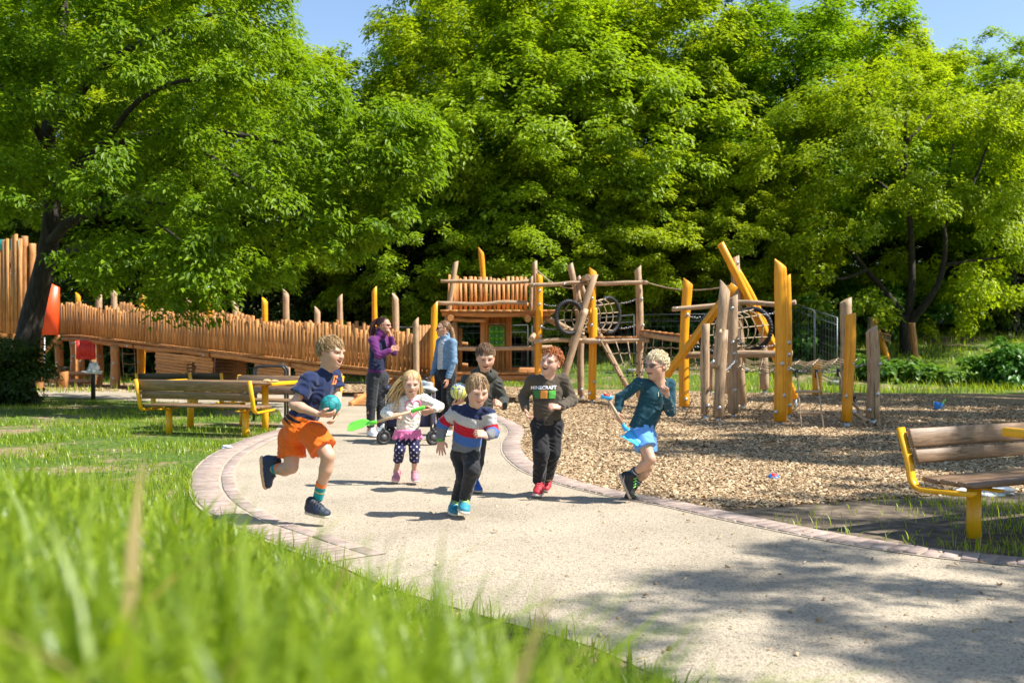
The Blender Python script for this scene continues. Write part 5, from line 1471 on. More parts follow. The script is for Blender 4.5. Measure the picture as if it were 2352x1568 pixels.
# ================================================================== people: bodies grown from distance fields
def A3(v): return np.array([v[0], v[1], v[2]], dtype=np.float32)
class Field:
    def __init__(s, h): s.h = h; s.ops = []
    def cone(s, a, b, r1, r2, k=.02, ax=None, q=1.0, sub=False, flat=False):
        s.ops.append(("cone", A3(a), A3(b), r1, r2, k, None if ax is None else A3(Vector(ax).normalized()), q, sub, flat)); return s
    def chain(s, P, R, k=.02, **kw):
        for i in range(len(P) - 1): s.cone(P[i], P[i + 1], R[i], R[i + 1], k, **kw)
        return s
    def ell(s, c, X, Y, Z, r, k=.02, sub=False):
        s.ops.append(("ell", A3(c), np.array([list(X), list(Y), list(Z)], dtype=np.float32), np.array(r, dtype=np.float32), k, sub)); return s
    def cut(s, o, n):
        """remove what lies on the side n points to"""
        s.ops.append(("cut", A3(o), A3(Vector(n).normalized()))); return s
    def cutball(s, o, n, rad):
        """the same, only within rad of o"""
        s.ops.append(("cutb", A3(o), A3(Vector(n).normalized()), rad)); return s
    def bounds(s):
        lo = np.full(3, 1e9); hi = -lo
        for o in s.ops:
            if o[0] == "cone" and not o[8]:
                r = max(o[3], o[4]) * max(1, o[7]); 
                lo = np.minimum(lo, np.minimum(o[1], o[2]) - r); hi = np.maximum(hi, np.maximum(o[1], o[2]) + r)
            elif o[0] == "ell" and not o[5]:
                r = float(o[3].max()); lo = np.minimum(lo, o[1] - r); hi = np.maximum(hi, o[1] + r)
        return lo, hi
    def mesh(s, noise=None):
        h = s.h; lo, hi = s.bounds(); lo = lo - .03 - 2 * h; hi = hi + .03 + 2 * h
        n = np.ceil((hi - lo) / h).astype(int) + 1
        ax = [(lo[i] + np.arange(n[i]) * h).astype(np.float32) for i in range(3)]
        Fd = np.full(n, .2, dtype=np.float32)
        for o in s.ops:
            if o[0] in ("cone", "ell"):
                if o[0] == "cone":
                    r = max(o[3], o[4]) * max(1, o[7]); blo = np.minimum(o[1], o[2]) - r; bhi = np.maximum(o[1], o[2]) + r; k = o[5]
                else:
                    r = float(o[3].max()); blo = o[1] - r; bhi = o[1] + r; k = o[4]
                m = k + 3 * h
                i0 = np.clip(np.floor((blo - m - lo) / h).astype(int), 0, n - 1); i1 = np.clip(np.ceil((bhi + m - lo) / h).astype(int) + 1, 1, n)
                sl = tuple(slice(i0[q], i1[q]) for q in range(3))
                X = ax[0][sl[0]][:, None, None]; Y = ax[1][sl[1]][None, :, None]; Z = ax[2][sl[2]][None, None, :]
                if o[0] == "cone":
                    a, b = o[1], o[2]; ba = b - a; L2 = float(ba @ ba) + 1e-9
                    px, py, pz = X - a[0], Y - a[1], Z - a[2]
                    t = np.clip((px * ba[0] + py * ba[1] + pz * ba[2]) / L2, 0, 1)
                    qx, qy, qz = px - t * ba[0], py - t * ba[1], pz - t * ba[2]
                    d2 = qx * qx + qy * qy + qz * qz
                    if o[6] is not None:
                        c = qx * o[6][0] + qy * o[6][1] + qz * o[6][2]
                        d2 = d2 + c * c * (1 / (o[7] * o[7]) - 1)
                    D = np.sqrt(np.maximum(d2, 0)) - (o[3] + (o[4] - o[3]) * t)
                    if o[9]:
                        D = np.maximum(D, (px * ba[0] + py * ba[1] + pz * ba[2] - L2) / math.sqrt(L2))
                    sub = o[8]
                else:
                    px, py, pz = X - o[1][0], Y - o[1][1], Z - o[1][2]; R = o[2]; rr_ = o[3]
                    u = [(px * R[q][0] + py * R[q][1] + pz * R[q][2]) for q in range(3)]
                    k0 = np.sqrt((u[0] / rr_[0]) ** 2 + (u[1] / rr_[1]) ** 2 + (u[2] / rr_[2]) ** 2)
                    k1 = np.sqrt((u[0] / rr_[0] ** 2) ** 2 + (u[1] / rr_[1] ** 2) ** 2 + (u[2] / rr_[2] ** 2) ** 2) + 1e-9
                    D = k0 * (k0 - 1) / k1
                    sub = o[5]
                cur = Fd[sl]
                if sub:
                    D = -D; hh = np.maximum(k - np.abs(cur - D), 0) / max(k, 1e-6); Fd[sl] = np.maximum(cur, D) + hh * hh * k * .25
                else:
                    hh = np.maximum(k - np.abs(cur - D), 0) / max(k, 1e-6); Fd[sl] = np.minimum(cur, D) - hh * hh * k * .25
            elif o[0] == "cut":
                D = (ax[0][:, None, None] - o[1][0]) * o[2][0] + (ax[1][None, :, None] - o[1][1]) * o[2][1] + (ax[2][None, None, :] - o[1][2]) * o[2][2]
                Fd = np.maximum(Fd, D)
            else:
                i0 = np.clip(np.floor((o[1] - o[3] - lo) / h).astype(int), 0, n - 1); i1 = np.clip(np.ceil((o[1] + o[3] - lo) / h).astype(int) + 1, 1, n)
                sl = tuple(slice(i0[q], i1[q]) for q in range(3))
                px = ax[0][sl[0]][:, None, None] - o[1][0]; py = ax[1][sl[1]][None, :, None] - o[1][1]; pz = ax[2][sl[2]][None, None, :] - o[1][2]
                D = px * o[2][0] + py * o[2][1] + pz * o[2][2]; ball = np.sqrt(px * px + py * py + pz * pz) - o[3]
                Fd[sl] = np.maximum(Fd[sl], np.minimum(D, -ball))
        if noise is not None:
            near = np.abs(Fd) < .06
            I = np.nonzero(near)
            P = np.stack([ax[q][I[q]] for q in range(3)], -1)
            Fd[near] += noise(P)
        return nets(Fd, h, lo)
def nets(Fd, h, lo):
    s = Fd < 0
    c = np.stack([s[a:s.shape[0] - 1 + a, b:s.shape[1] - 1 + b, d:s.shape[2] - 1 + d] for a in (0, 1) for b in (0, 1) for d in (0, 1)])
    cnt = c.sum(0); I = np.nonzero((cnt > 0) & (cnt < 8))
    idx = np.full(cnt.shape, -1, dtype=np.int32); idx[I] = np.arange(len(I[0]))
    vals = {}
    for a in (0, 1):
        for b in (0, 1):
            for d in (0, 1): vals[(a, b, d)] = Fd[I[0] + a, I[1] + b, I[2] + d]
    acc = np.zeros((len(I[0]), 3)); num = np.zeros(len(I[0]))
    for axn in range(3):
        for u in (0, 1):
            for v in (0, 1):
                k0 = [u, v]; k0.insert(axn, 0); k1 = [u, v]; k1.insert(axn, 1)
                f0, f1 = vals[tuple(k0)], vals[tuple(k1)]
                x = (f0 < 0) != (f1 < 0)
                t = np.where(x, f0 / np.where(np.abs(f0 - f1) < 1e-9, 1e-9, f0 - f1), 0)
                p = np.zeros((len(t), 3)); o2 = [q for q in range(3) if q != axn]
                p[:, axn] = t; p[:, o2[0]] = u; p[:, o2[1]] = v
                acc += p * x[:, None]; num += x
    V = (np.stack(I, -1) + acc / np.maximum(num, 1)[:, None]) * h + lo
    Q = []
    for axn in range(3):
        sl0 = [slice(None)] * 3; sl1 = [slice(None)] * 3; sl0[axn] = slice(0, -1); sl1[axn] = slice(1, None)
        x = s[tuple(sl0)] != s[tuple(sl1)]
        J = np.array(np.nonzero(x)); a1, a2 = [(1, 2), (2, 0), (0, 1)][axn]
        ok = (J[a1] > 0) & (J[a2] > 0) & (J[a1] < Fd.shape[a1] - 1) & (J[a2] < Fd.shape[a2] - 1); J = J[:, ok]
        def cell(d1, d2):
            K = J.copy(); K[a1] += d1; K[a2] += d2; return idx[K[0], K[1], K[2]]
        q = np.stack([cell(-1, -1), cell(0, -1), cell(0, 0), cell(-1, 0)], -1)
        fl = s[J[0], J[1], J[2]]
        q = np.where(fl[:, None], q, q[:, ::-1])
        Q.append(q)
    Q = np.concatenate(Q); Q = Q[(Q >= 0).all(1)]
    return V, Q
def folds(amp, freq=22, seed=0, up=(0, 0, 1), fine=.3):
    ph = np.random.default_rng(seed).uniform(0, 6, 8)
    def f(P):
        x, y, z = P[:, 0] * freq, P[:, 1] * freq, P[:, 2] * freq
        w = np.sin(.6 * x + .4 * z + ph[0]) + .7 * np.sin(.7 * y - .5 * z + ph[1])
        a = np.sin(.9 * z + 1.3 * w + ph[2]) * np.sin(.45 * x + .6 * y + ph[3])
        b = np.sin(1.9 * z + 1.2 * x + 1.6 * w + ph[4]) * np.sin(.8 * y + ph[5])
        return amp * (np.abs(a) * 1.2 - .5 + fine * b).astype(np.float32)
    return f
def col_mesh(name, V, Q, m, cols):
    cols = np.asarray(cols, dtype=np.float32)
    if cols.ndim == 1: cols = np.broadcast_to(cols, (len(V), 3))
    return mesh_np(name, V, Q, m, True, cols=cols)
cloth_m = mat("clothing", [(.3, (.86, .86, .86)), (.7, (1, 1, 1))], scale=60, rough=.85, bump=.25, bscale=350, attr="Col", spec=.25, sheen=.15)
skin_m = mat("skin", [(.3, (.92, .9, .9)), (.7, (1, 1, 1))], scale=25, rough=.48, attr="Col", spec=.4, sss=.12)
hair_m = mat("hair", [(.3, (.65, .62, .6)), (.55, (.95, .95, .95)), (.75, (1.2, 1.15, 1.1))], scale=55, rough=.42, attr="Col", spec=.4)
shoe_m = mat("shoe", [(.3, (.85, .85, .85)), (.7, (1, 1, 1))], scale=80, rough=.6, attr="Col", bump=.2)
gloss_m = mat("glossy", [(.3, (.95, .95, .95)), (.7, (1, 1, 1))], scale=10, rough=.18, attr="Col")

def basis(f, up=(0, 0, 1)):
    f = Vector(f).normalized(); r = f.cross(Vector(up)).normalized(); u = r.cross(f).normalized()
    return f, r, u            # forward, the figure's own right, up
def hand_ops(F, wrist, d, palm_n, thumb_side, size=1.0, curl=.5, spread=.12, thumb_curl=.3):
    """d: direction wrist->fingers, palm_n: direction the palm faces, thumb_side: direction of the thumb"""
    d = Vector(d).normalized(); n = Vector(palm_n); n = (n - d * n.dot(d)).normalized(); t = Vector(thumb_side); t = (t - d * t.dot(d) - n * t.dot(n)).normalized()
    S = size; w = Vector(wrist)
    pc = w + d * .045 * S
    F.cone(w, w + d * .03 * S, .021 * S, .023 * S, .012, n, .75)
    F.cone(w + d * .02 * S - t * .012 * S, w + d * .062 * S - t * .016 * S, .020 * S, .016 * S, .012, n, .62)
    F.cone(w + d * .02 * S + t * .010 * S, w + d * .064 * S + t * .016 * S, .020 * S, .016 * S, .012, n, .62)
    lens = (.058, .066, .062, .048)
    for i in range(4):
        off = (.026 - i * .0175) * S; b = w + d * .070 * S + t * off
        ang = spread * (1.5 - i); dirf = (d * math.cos(ang) + t * math.sin(ang)).normalized()
        L_ = lens[i] * S; c = curl * (1 + .12 * i); p = b; a_ = c * .45
        for sgm, fr in enumerate((.45, .32, .25)):
            q = p + (dirf * math.cos(a_) + n * math.sin(a_)) * L_ * fr
            F.cone(p, q, (.0088 - .0008 * sgm) * S, (.0082 - .0008 * sgm) * S, .004)
            p = q; a_ += c * .95
    b = w + d * .022 * S + t * .024 * S
    m1 = b + (d * .62 + t * .62 + n * (.25 + thumb_curl * .5)).normalized() * .034 * S
    m2 = m1 + (d * .85 + t * (.25 - thumb_curl * .6) + n * (.2 + thumb_curl * .7)).normalized() * .027 * S
    F.cone(b - t * .006 * S, m1, .0125 * S, .0100 * S, .006).cone(m1, m2, .0095 * S, .008 * S, .004)
def head_build(c, f, up, H, skin, mouth=0.0, smile=.5, freck=False):
    """c: centre of the head (between the ears, half height); H head height. Returns V, Q, cols"""
    f, r, u = basis(f, up); c = Vector(c)
    P = lambda x, y, z: c + (r * x + f * y + u * z) * H          # x to the figure's right, y forward, z up, in head heights
    F = Field(.0045 if H > .236 else .0055)
    e = lambda x, y, z, rx, ry, rz, k=.02, sub=False: F.ell(P(x, y, z), r, f, u, (rx * H, ry * H, rz * H), k * H / .22, sub)
    e(0, -.07, .13, .315, .39, .365)                      # skull
    e(0, .10, .06, .262, .285, .33, .03)                   # face
    e(0, .17, -.24, .185, .20, .20, .05)                   # jaw
    e(0, .265, -.375, .095, .085, .085, .03)              # chin
    for s in (-1, 1):
        e(s * .15, .215, -.10, .11, .11, .12, .03)       # cheek
        e(s * .13, .375, .035, .078, .06, .048, .018, True)  # eye socket
        e(s * .125, .345, .105, .10, .055, .035, .02)     # brow
        e(s * .318, -.02, -.02, .035, .075, .105, .008)   # ear
        e(s * .338, -.005, -.015, .022, .045, .065, .006, True)
        e(s * .13, .315, .03, .058, .058, .05, .004)      # eyeball
    F.cone(P(0, .375, .05), P(0, .455, -.085), .030 * H, .045 * H, .018)      # nose
    for s in (-1, 1): e(s * .045, .415, -.095, .035, .04, .03, .012)
    sm = smile
    for xx in np.linspace(-1, 1, 7):                       # lips follow the smile
        zz = .045 * sm * xx * xx; yy = .352 - .055 * xx * xx; th = 1 - .55 * xx * xx
        e(xx * .10, yy, -.212 + zz - .01 * mouth * 0, .03, .045, .022 * th + .006, .014)
        e(xx * .09, yy - .006, -.262 + zz - .03 * mouth * th, .03, .045, .024 * th + .006, .014)
    for xx in np.linspace(-1, 1, 7):
        zz = .045 * sm * xx * xx; yy = .40 - .055 * xx * xx; th = 1 - .7 * xx * xx
        e(xx * .105, yy, -.236 + zz - .012 * mouth * th, .026, .05 + .015 * (mouth > 0), .006 + .032 * mouth * th, .004, True)
    F.cone(P(0, -.06, -.25), P(0, -.10, -.70), .20 * H, .195 * H, .05)     # neck
    V, Q = F.mesh()
    L = (V - np.array(c)) / H
    x, y, z = L @ np.array(r), L @ np.array(f), L @ np.array(u)
    skin = np.array(skin); cols = np.broadcast_to(skin, (len(V), 3)).copy()
    def mix(w, c2):
        cols[:] = cols * (1 - w[:, None]) + np.array(c2) * w[:, None]
    g = lambda d, s: np.exp(-(d / s) ** 2)
    for s in (-1, 1): mix(.38 * g(np.sqrt((x - s * .18) ** 2 + (z + .12) ** 2), .11) * (y > .1), skin * np.array([1.0, .62, .55]))
    mix(.25 * g(np.sqrt(x ** 2 + (z + .1) ** 2), .07) * (y > .35), skin * np.array([1.0, .65, .58]))
    zc = z - .045 * sm * np.clip((x / .10) ** 2, 0, 1.4); th = np.clip(1 - (x / .115) ** 2, 0, 1)
    lip = g((zc + .238 + .012 * mouth) / (.05 + .02 * mouth), 1) ** 2 * (np.abs(x) < .125) * (y > .26); mix(np.clip(lip * .7, 0, 1), skin * np.array([.80, .40, .37]))
    gapm = (np.abs(zc + .236 + .012 * mouth) < .006 + (.034 * mouth) * th) & (np.abs(x) < .115) & (y > .24)
    if mouth:
        mix(1.0 * gapm, (.10, .025, .02))
        mix(.9 * (gapm & (zc > -.236 + .004 * mouth) & (np.abs(x) < .085)), (.75, .70, .62))
    else: mix(.75 * gapm, skin * np.array([.35, .14, .12]))
    mix(.6 * g(np.maximum(np.abs(np.abs(x) - .345) - .01, 0), .02) * (np.abs(x) > .31) * (z < .12), skin * np.array([1, .55, .48]))
    for s in (-1, 1):                                      # eyes: lids, white, iris
        d = np.sqrt(((x - s * .13) / .052) ** 2 + ((z - .027) / .020) ** 2) ; fr = y > .33
        mix(.85 * np.clip(1.5 - d, 0, 1) * fr, (.16, .07, .05)); mix((d < .85) * fr * .9, (.50, .44, .41))
        di = np.sqrt((x - s * .13) ** 2 + (z - .028) ** 2); mix((di < .030) * (d < 1.0) * fr * 1.0, (.035, .035, .04))
    if freck:
        rn = np.random.default_rng(3).uniform(0, 1, len(V)); mix(.35 * (rn > .8) * (y > .2) * (np.abs(z + .03) < .15), skin * np.array([.75, .5, .4]))
    return V, Q, cols, P, (f, r, u)
def locks(P, fru, H, col, n, seed, style, length=.3, cover=None, wid=.035, loft=1.14, stand=.12, curl=0.0, free=False):
    """tapering locks of hair rooted on the skull; style(px,py,pz,rng)->direction in head axes"""
    rng = np.random.default_rng(seed); f, r, u = fru
    Vs, Fs, Cs = [], [], []; o = 0
    made = 0
    R = np.array([list(r), list(f), list(u)])
    c0 = np.array(P(0, 0, 0))
    while made < n:
        v = rng.normal(0, 1, 3); v /= np.linalg.norm(v)
        if cover is not None and not cover(v): continue
        made += 1
        base = np.array([0, -.06, .13]) + v * np.array([.325, .40, .375]) * rng.uniform(.96, 1.03)
        d = style(v, rng); d = np.asarray(d, float)
        L_ = length(v, rng) if callable(length) else length * rng.uniform(.7, 1.25)
        w = wid * rng.uniform(.6, 1.4)
        pts = []; p = base.copy(); cc = np.array([0, -.06, .12]); ee = np.array([.325, .40, .375])
        lift = rng.uniform(1.02, loft)
        cur = rng.normal(0, curl, 3) if curl else np.zeros(3)
        for i in range(6):
            pts.append(p.copy())
            nv = (p - cc) / ee; nv /= np.linalg.norm(nv) + 1e-9
            dd = d - nv * (d @ nv) * (1 - stand); dd = dd / (np.linalg.norm(dd) + 1e-9) + rng.normal(0, .04, 3) + cur * math.sin(i * 2.2)
            p = p + dd / (np.linalg.norm(dd) + 1e-9) * L_ / 5
            q = (p - cc) / ee; m_ = np.linalg.norm(q)
            tgt = 1 + (lift - 1) * min(1, (i + 1) / 3) 
            if m_ < tgt or (m_ > tgt and not free): p = cc + q / m_ * (tgt + (0 if not free else .0)) * ee
        pts = np.array(pts)
        Wp = c0 + (pts @ R) * H
        V, F, _ = tube_np(Wp, np.array([.6, 1, 1, .9, .6, .15]) * w * H, 3)
        Vs.append(V); Fs.append(np.array(F) + o); o += len(V)
        Cs.append(np.repeat((np.asarray(col) * rng.uniform(.6, 1.35))[None], len(V), 0))
    return np.concatenate(Vs), np.concatenate(Fs), np.concatenate(Cs)
def hair_obj(person, P, fru, H, col, seed, style, n=420, length=.3, cover=None, cap=None, wid=.0125, extra=None, **kw):
    F = Field(.006); f, r, u = fru
    F.ell(P(0, -.075, .15), r, f, u, (.332 * H, .395 * H, .375 * H), .01)
    (cap or (lambda F, P, H: F.cut(P(0, .10, .10), (f * .8 - u * .60))))(F, P, H)
    V, Q = F.mesh(folds(.004, 90, seed))
    cv = np.repeat((np.asarray(col) * .8)[None], len(V), 0)
    V2, F2, C2 = locks(P, fru, H, col, n, seed, style, length, cover, wid, **kw)
    Vs, Qs, Cs = [V, V2], [Q, F2 + len(V)], [cv, C2]
    if extra:
        for Ve, Fe, Ce in extra:
            Qs.append(np.asarray(Fe) + sum(len(v) for v in Vs)); Vs.append(Ve); Cs.append(Ce)
    return ob("hair", col_mesh("hair", np.concatenate(Vs), np.concatenate(Qs), hair_m, np.concatenate(Cs)), person)
def shoe(person, heel, toe, ankle, up, cols, scale=1.0, laces=None, sole=(.8, .78, .7)):
    """a trainer: heel/toe points on the sole line; up: towards the leg"""
    heel, toe, ankle = Vector(heel), Vector(toe), Vector(ankle)
    d = (toe - heel).normalized(); L_ = (toe - heel).length; u = Vector(up); u = (u - d * u.dot(d)).normalized(); s = d.cross(u)
    heel = heel - d * .008; L_ *= 1.07; toe = heel + d * L_
    F = Field(.006); k = L_ / .2
    F.cone(heel + d * .034 * k + u * .036 * k, heel + d * .10 * k + u * .034 * k, .033 * k, .037 * k, .02, u, .95)
    F.cone(heel + d * .10 * k + u * .034 * k, toe - d * .040 * k + u * .028 * k, .040 * k, .036 * k, .02, u, .72)
    F.cone(heel + d * .038 * k + u * .05 * k, heel + d * .045 * k + u * .088 * k, .034 * k, .034 * k, .02)
    F.cone(heel + d * .05 * k + u * .078 * k, heel + d * .125 * k + u * .046 * k, .030 * k, .028 * k, .02)
    F.cone(heel + d * .034 * k + u * .008 * k, heel + d * .10 * k + u * .008 * k, .037 * k, .040 * k, .006, u, .36)     # sole
    F.cone(heel + d * .10 * k + u * .008 * k, toe - d * .038 * k + u * .010 * k, .042 * k, .039 * k, .006, u, .36)
    F.cut(heel - u * .006 * k, -u)
    V, Q = F.mesh()
    L = V - np.array(heel); hgt_ = L @ np.array(u); al = L @ np.array(d); sd = L @ np.array(s)
    C = np.broadcast_to(np.array(cols), (len(V), 3)).copy()
    C[hgt_ < .019 * k] = sole
    C[(hgt_ > .083 * k)] = np.array(cols) * .55
    o = ob("shoe", col_mesh("shoe", V, Q, shoe_m, C), person)
    if laces is not None:
        mb = MB()
        for t, hh in ((.075, .106), (.094, .097), (.113, .087), (.131, .076)):
            c = heel + d * t * k + u * hh * k
            mb.tube([c - s * .025 * k - u * .016 * k, c - s * .012 * k - u * .002 * k, c + s * .012 * k - u * .002 * k, c + s * .025 * k - u * .016 * k], .0045 * k, 5)
        ob("laces", mb.mesh("laces", laces, True), o)
    return o
# ------------------------------------------------------------------ figures
def PJ(cr, d0): return lambda cx, cy, dd=0.0: W(*cr(cx, cy), d0 + dd)
class Fig: pass
def person(label, loc, J, s, skin, H, f, up=(0, 0, 1), mouth=0.0, freck=False, hands=None, legs=.80, arms=.90, smile=.6):
    """J: joints head, neck, chest, waist, pelvis, shR/L, elR/L, wrR/L, hipR/L, knR/L, anR/L in world space"""
    g = Fig(); g.J = J; g.s = s; g.H = H
    lm, am = legs, arms
    g.o = thing("person", label, "person", loc)
    J["waist"] = J.get("waist") or J["pelvis"].lerp(J["chest"], .45)
    ax = (J["neck"] - J["pelvis"]).normalized(); rt = (J["shR"] - J["shL"]).normalized(); fr = ax.cross(rt).normalized()
    g.ax, g.rt, g.fr = ax, rt, fr
    F = Field(.0092 if s < 1.2 else .012)
    F.cone(J["pelvis"], J["waist"], .092 * s, .084 * s, .03, fr, .75).cone(J["waist"], J["chest"], .084 * s, .098 * s, .03, fr, .72).cone(J["chest"], J["neck"], .098 * s, .045 * s, .04, fr, .72)
    F.cone(J["shR"], J["shL"], .036 * s, .036 * s, .03)
    for q in "RL":
        F.cone(J["sh" + q], J["el" + q], .036 * s * am, .031 * s * am, .02)
        m = J["el" + q].lerp(J["wr" + q], .3); F.cone(J["el" + q], m, .032 * s * am, .034 * s * am, .02).cone(m, J["wr" + q], .034 * s * am, .021 * s, .02)
        F.cone(J["pelvis"], J["hip" + q], .08 * s * lm, .068 * s * lm, .03)
        m = J["hip" + q].lerp(J["kn" + q], .5); F.cone(J["hip" + q], m, .070 * s * lm, .062 * s * lm, .015).cone(m, J["kn" + q], .062 * s * lm, .050 * s * lm, .010)
        m = J["kn" + q].lerp(J["an" + q], .33); bk = (J["kn" + q] - J["an" + q]).cross(J["kn" + q] - J["hip" + q]).cross(J["kn" + q] - J["an" + q])
        bk = bk.normalized() * .010 * s * lm if bk.length > 1e-6 else Vector((0, 0, 0))
        F.cone(J["kn" + q], m + bk, .049 * s * lm, .047 * s * lm, .010).cone(m + bk, J["an" + q], .046 * s * lm, .030 * s * min(1, lm * 1.05), .02)
        F.cone(J["an" + q], J["an" + q] + (J["an" + q] - J["kn" + q]).normalized() * .04 * s, .030 * s, .029 * s, .02)
    F.cone(J["chest"].lerp(J["neck"], .8), J["head"] - Vector(up).normalized() * .3 * H, .046 * s, .185 * H, .03)
    V, Q = F.mesh()
    Hv, Hq, Hc, P, fru = head_build(J["head"], f, up, H, skin, mouth, smile, freck=freck)
    Vs, Qs, Cs = [V, Hv], [Q, Hq + len(V)], [np.broadcast_to(np.array(skin), (len(V), 3)), Hc]
    kn = np.ones(len(V))
    for q, spec in (hands or {}).items():
        Fh = Field(.0040 if s < 1.2 else .0048); hand_ops(Fh, J["wr" + q], size=spec.get("size", s * .95), **{k: v for k, v in spec.items() if k != "size"})
        v, qd = Fh.mesh(); n0 = sum(len(x) for x in Vs); Vs.append(v); Qs.append(qd + n0); Cs.append(np.broadcast_to(np.array(skin) * np.array([1.0, .90, .88]), (len(v), 3)))
    ob("body", col_mesh("body", np.concatenate(Vs), np.concatenate(Qs), skin_m, np.concatenate(Cs)), g.o)
    g.P, g.fru = P, fru
    # brows and lashes
    return g
def brows(g, col):
    mb = MB(); H = g.H
    for sx in (-1, 1):
        mb = MB(); mb.tube([g.P(sx * .055, .372, .098), g.P(sx * .12, .372, .118), g.P(sx * .195, .315, .10)], [.010 * H, .014 * H, .006 * H], 6)
        ob("eyebrow", col_mesh("eyebrow", np.concatenate(mb.V), np.concatenate(mb.F4), hair_m, col), g.o)
def shirt(g, colf, sleeve=1.0, infl=.016, hem=None, flare=.0, name="shirt", sl_r=1.0, fold=.005, seed=1, collar=.058, bare=False):
    J, s = g.J, g.s; F = Field(.0066 if s < 1.2 else .009); fr = g.fr
    hem = Vector(hem) if hem is not None else J["pelvis"] - g.ax * .03
    i = infl
    F.cone(J["chest"], J["waist"], .100 * s + i, .090 * s + i, .04, fr, .74)
    F.cone(J["waist"], hem, .090 * s + i, .100 * s + i + flare, .04, fr, .78, flat=True)
    F.cut(hem, -g.ax)
    F.cone(J["chest"], J["neck"] - g.ax * .02, .098 * s + i, .046 * s + i * .3, .05, fr, .74)
    F.cone(J["shR"], J["shL"], .038 * s + i * .5, .038 * s + i * .5, .04)
    for q in "RL":
        sh, el, wr = J["sh" + q], J["el" + q], J["wr" + q]
        if sleeve >= 1:
            F.cone(sh, el, (.038 * s + i * .55) * sl_r, (.034 * s + i * .5) * sl_r, .03)
            F.cone(el, el.lerp(wr, .9), (.034 * s + i * .5) * sl_r, .026 * s + i * .5, .02)
            F.cone(el.lerp(wr, .84), el.lerp(wr, .99), .0255 * s + i * .35, .0245 * s + i * .35, .006, flat=True)
        else:
            e2_ = sh.lerp(el, sleeve)
            F.cone(sh, e2_, (.038 * s + i * .6) * sl_r, (.040 * s + i * 1.1) * sl_r, .03, flat=True)
    F.cone(J["neck"] - g.ax * .005, J["neck"] + g.ax * .012, collar * s, collar * s * .97, .012)
    F.ell(J["neck"] + g.ax * .035 + fr * .012, g.rt, fr, g.ax, (.052 * s, .052 * s, .035), .008, True)
    V, Q = F.mesh(folds(fold, 62 / max(.8, s), seed))
    C = colf(V) if callable(colf) else np.array(colf)
    me = col_mesh(name, V, Q, cloth_m, C); o = ob(name, me, g.o)
    g.bvh = BVHTree.FromPolygons([tuple(v) for v in V], [tuple(q) for q in Q]); g.shirt = o
    return o
def trousers(g, col, to=1.0, r=(.066, .052, .036), infl=.010, name="trousers", fold=.004, seed=3, waist=None, hems=None, flare=0.0, colf=None):
    """to: how far down the leg, 0..1 hip to knee, 1..2 knee to ankle"""
    J, s = g.J, g.s; F = Field(.0066 if s < 1.2 else .009)
    w = waist if waist is not None else J["pelvis"] + g.ax * .06
    F.cone(J["pelvis"] - g.ax * .02, w, .096 * s + infl * .6, .092 * s + infl * .4, .03, g.fr, .8)
    F.cut(w + g.ax * .01, g.ax)
    for q in "RL":
        h, k, a = J["hip" + q], J["kn" + q], J["an" + q]
        F.cone(J["pelvis"], h, .082 * s, r[0] * s + infl, .03)
        if to <= 1:
            e = h.lerp(k, to); dr = (k - h).normalized(); F.cone(h, e, r[0] * s + infl, r[1] * s + infl + flare, .025, flat=True)
        else:
            F.cone(h, k, r[0] * s + infl, r[1] * s + infl, .03)
            e = k.lerp(a, to - 1); dr = (a - k).normalized(); F.cone(k, e, r[1] * s + infl, r[2] * s + infl + flare, .02, flat=True)
    V, Q = F.mesh(folds(fold, 70, seed))
    return ob(name, col_mesh(name, V, Q, cloth_m, colf(V) if colf else np.array(col)), g.o)
def decal(g, me, c, right, up, name, parent=None, lift=.006, ray=None):
    """lay a flat mesh (in its own xy plane) on the shirt"""
    V = np.empty(len(me.vertices) * 3, dtype=np.float32); me.vertices.foreach_get("co", V); V = V.reshape(-1, 3)
    right, up = Vector(right).normalized(), Vector(up).normalized(); ray = Vector(ray).normalized() if ray else right.cross(up).normalized() * -1
    out = []; last = 0.0
    for v in V:
        p = Vector(c) + right * float(v[0]) + up * float(v[1])
        hit = g.bvh.ray_cast(p - ray * .4, ray)
        if hit[0] is not None: last = (hit[0] - p).dot(ray)
        out.append(p + ray * (last - lift - float(v[2])))
    me2 = me.copy(); me2.vertices.foreach_set("co", np.array([list(p) for p in out], dtype=np.float32).ravel()); me2.update()
    return ob(name, me2, parent or g.shirt)
def flat_poly(polys, m, sub=1):
    mb = MB()
    for p in polys: mb.add([(x, y, 0) for x, y in p], FN=[list(range(len(p)))])
    return mb.mesh("print", m)
def grid_rect(w, h, m, nx=8, ny=8):
    x, y = np.meshgrid(np.linspace(-w / 2, w / 2, nx + 1), np.linspace(-h / 2, h / 2, ny + 1), indexing='ij')
    V = np.stack([x.ravel(), y.ravel(), x.ravel() * 0], -1); i = np.arange((nx + 1) * (ny + 1)).reshape(nx + 1, ny + 1)
    return mesh_np("print", V, np.stack([i[:-1, :-1], i[1:, :-1], i[1:, 1:], i[:-1, 1:]], -1).reshape(-1, 4), m)
def ankle_sock(g, q, col, length=.09, r=.036, stripes=None, name="sock"):
    J, s = g.J, g.s; a = J["an" + q]; d = (J["kn" + q] - a).normalized(); F = Field(.005)
    F.cone(a - d * .03, a + d * (length + .02), r * s, (r + .004) * s, .01); F.cut(a + d * length, d)
    V, Q = F.mesh(); t = (V - np.array(a)) @ np.array(d)
    C = np.broadcast_to(np.array(col), (len(V), 3)).copy()
    if stripes:
        for lo_, hi_, c in stripes: C[(t > lo_) & (t < hi_)] = c
    return ob(name, col_mesh(name, V, Q, cloth_m, C), g.o)
SK = (.57, .335, .225); SK2 = (.61, .38, .275)
prints = {}
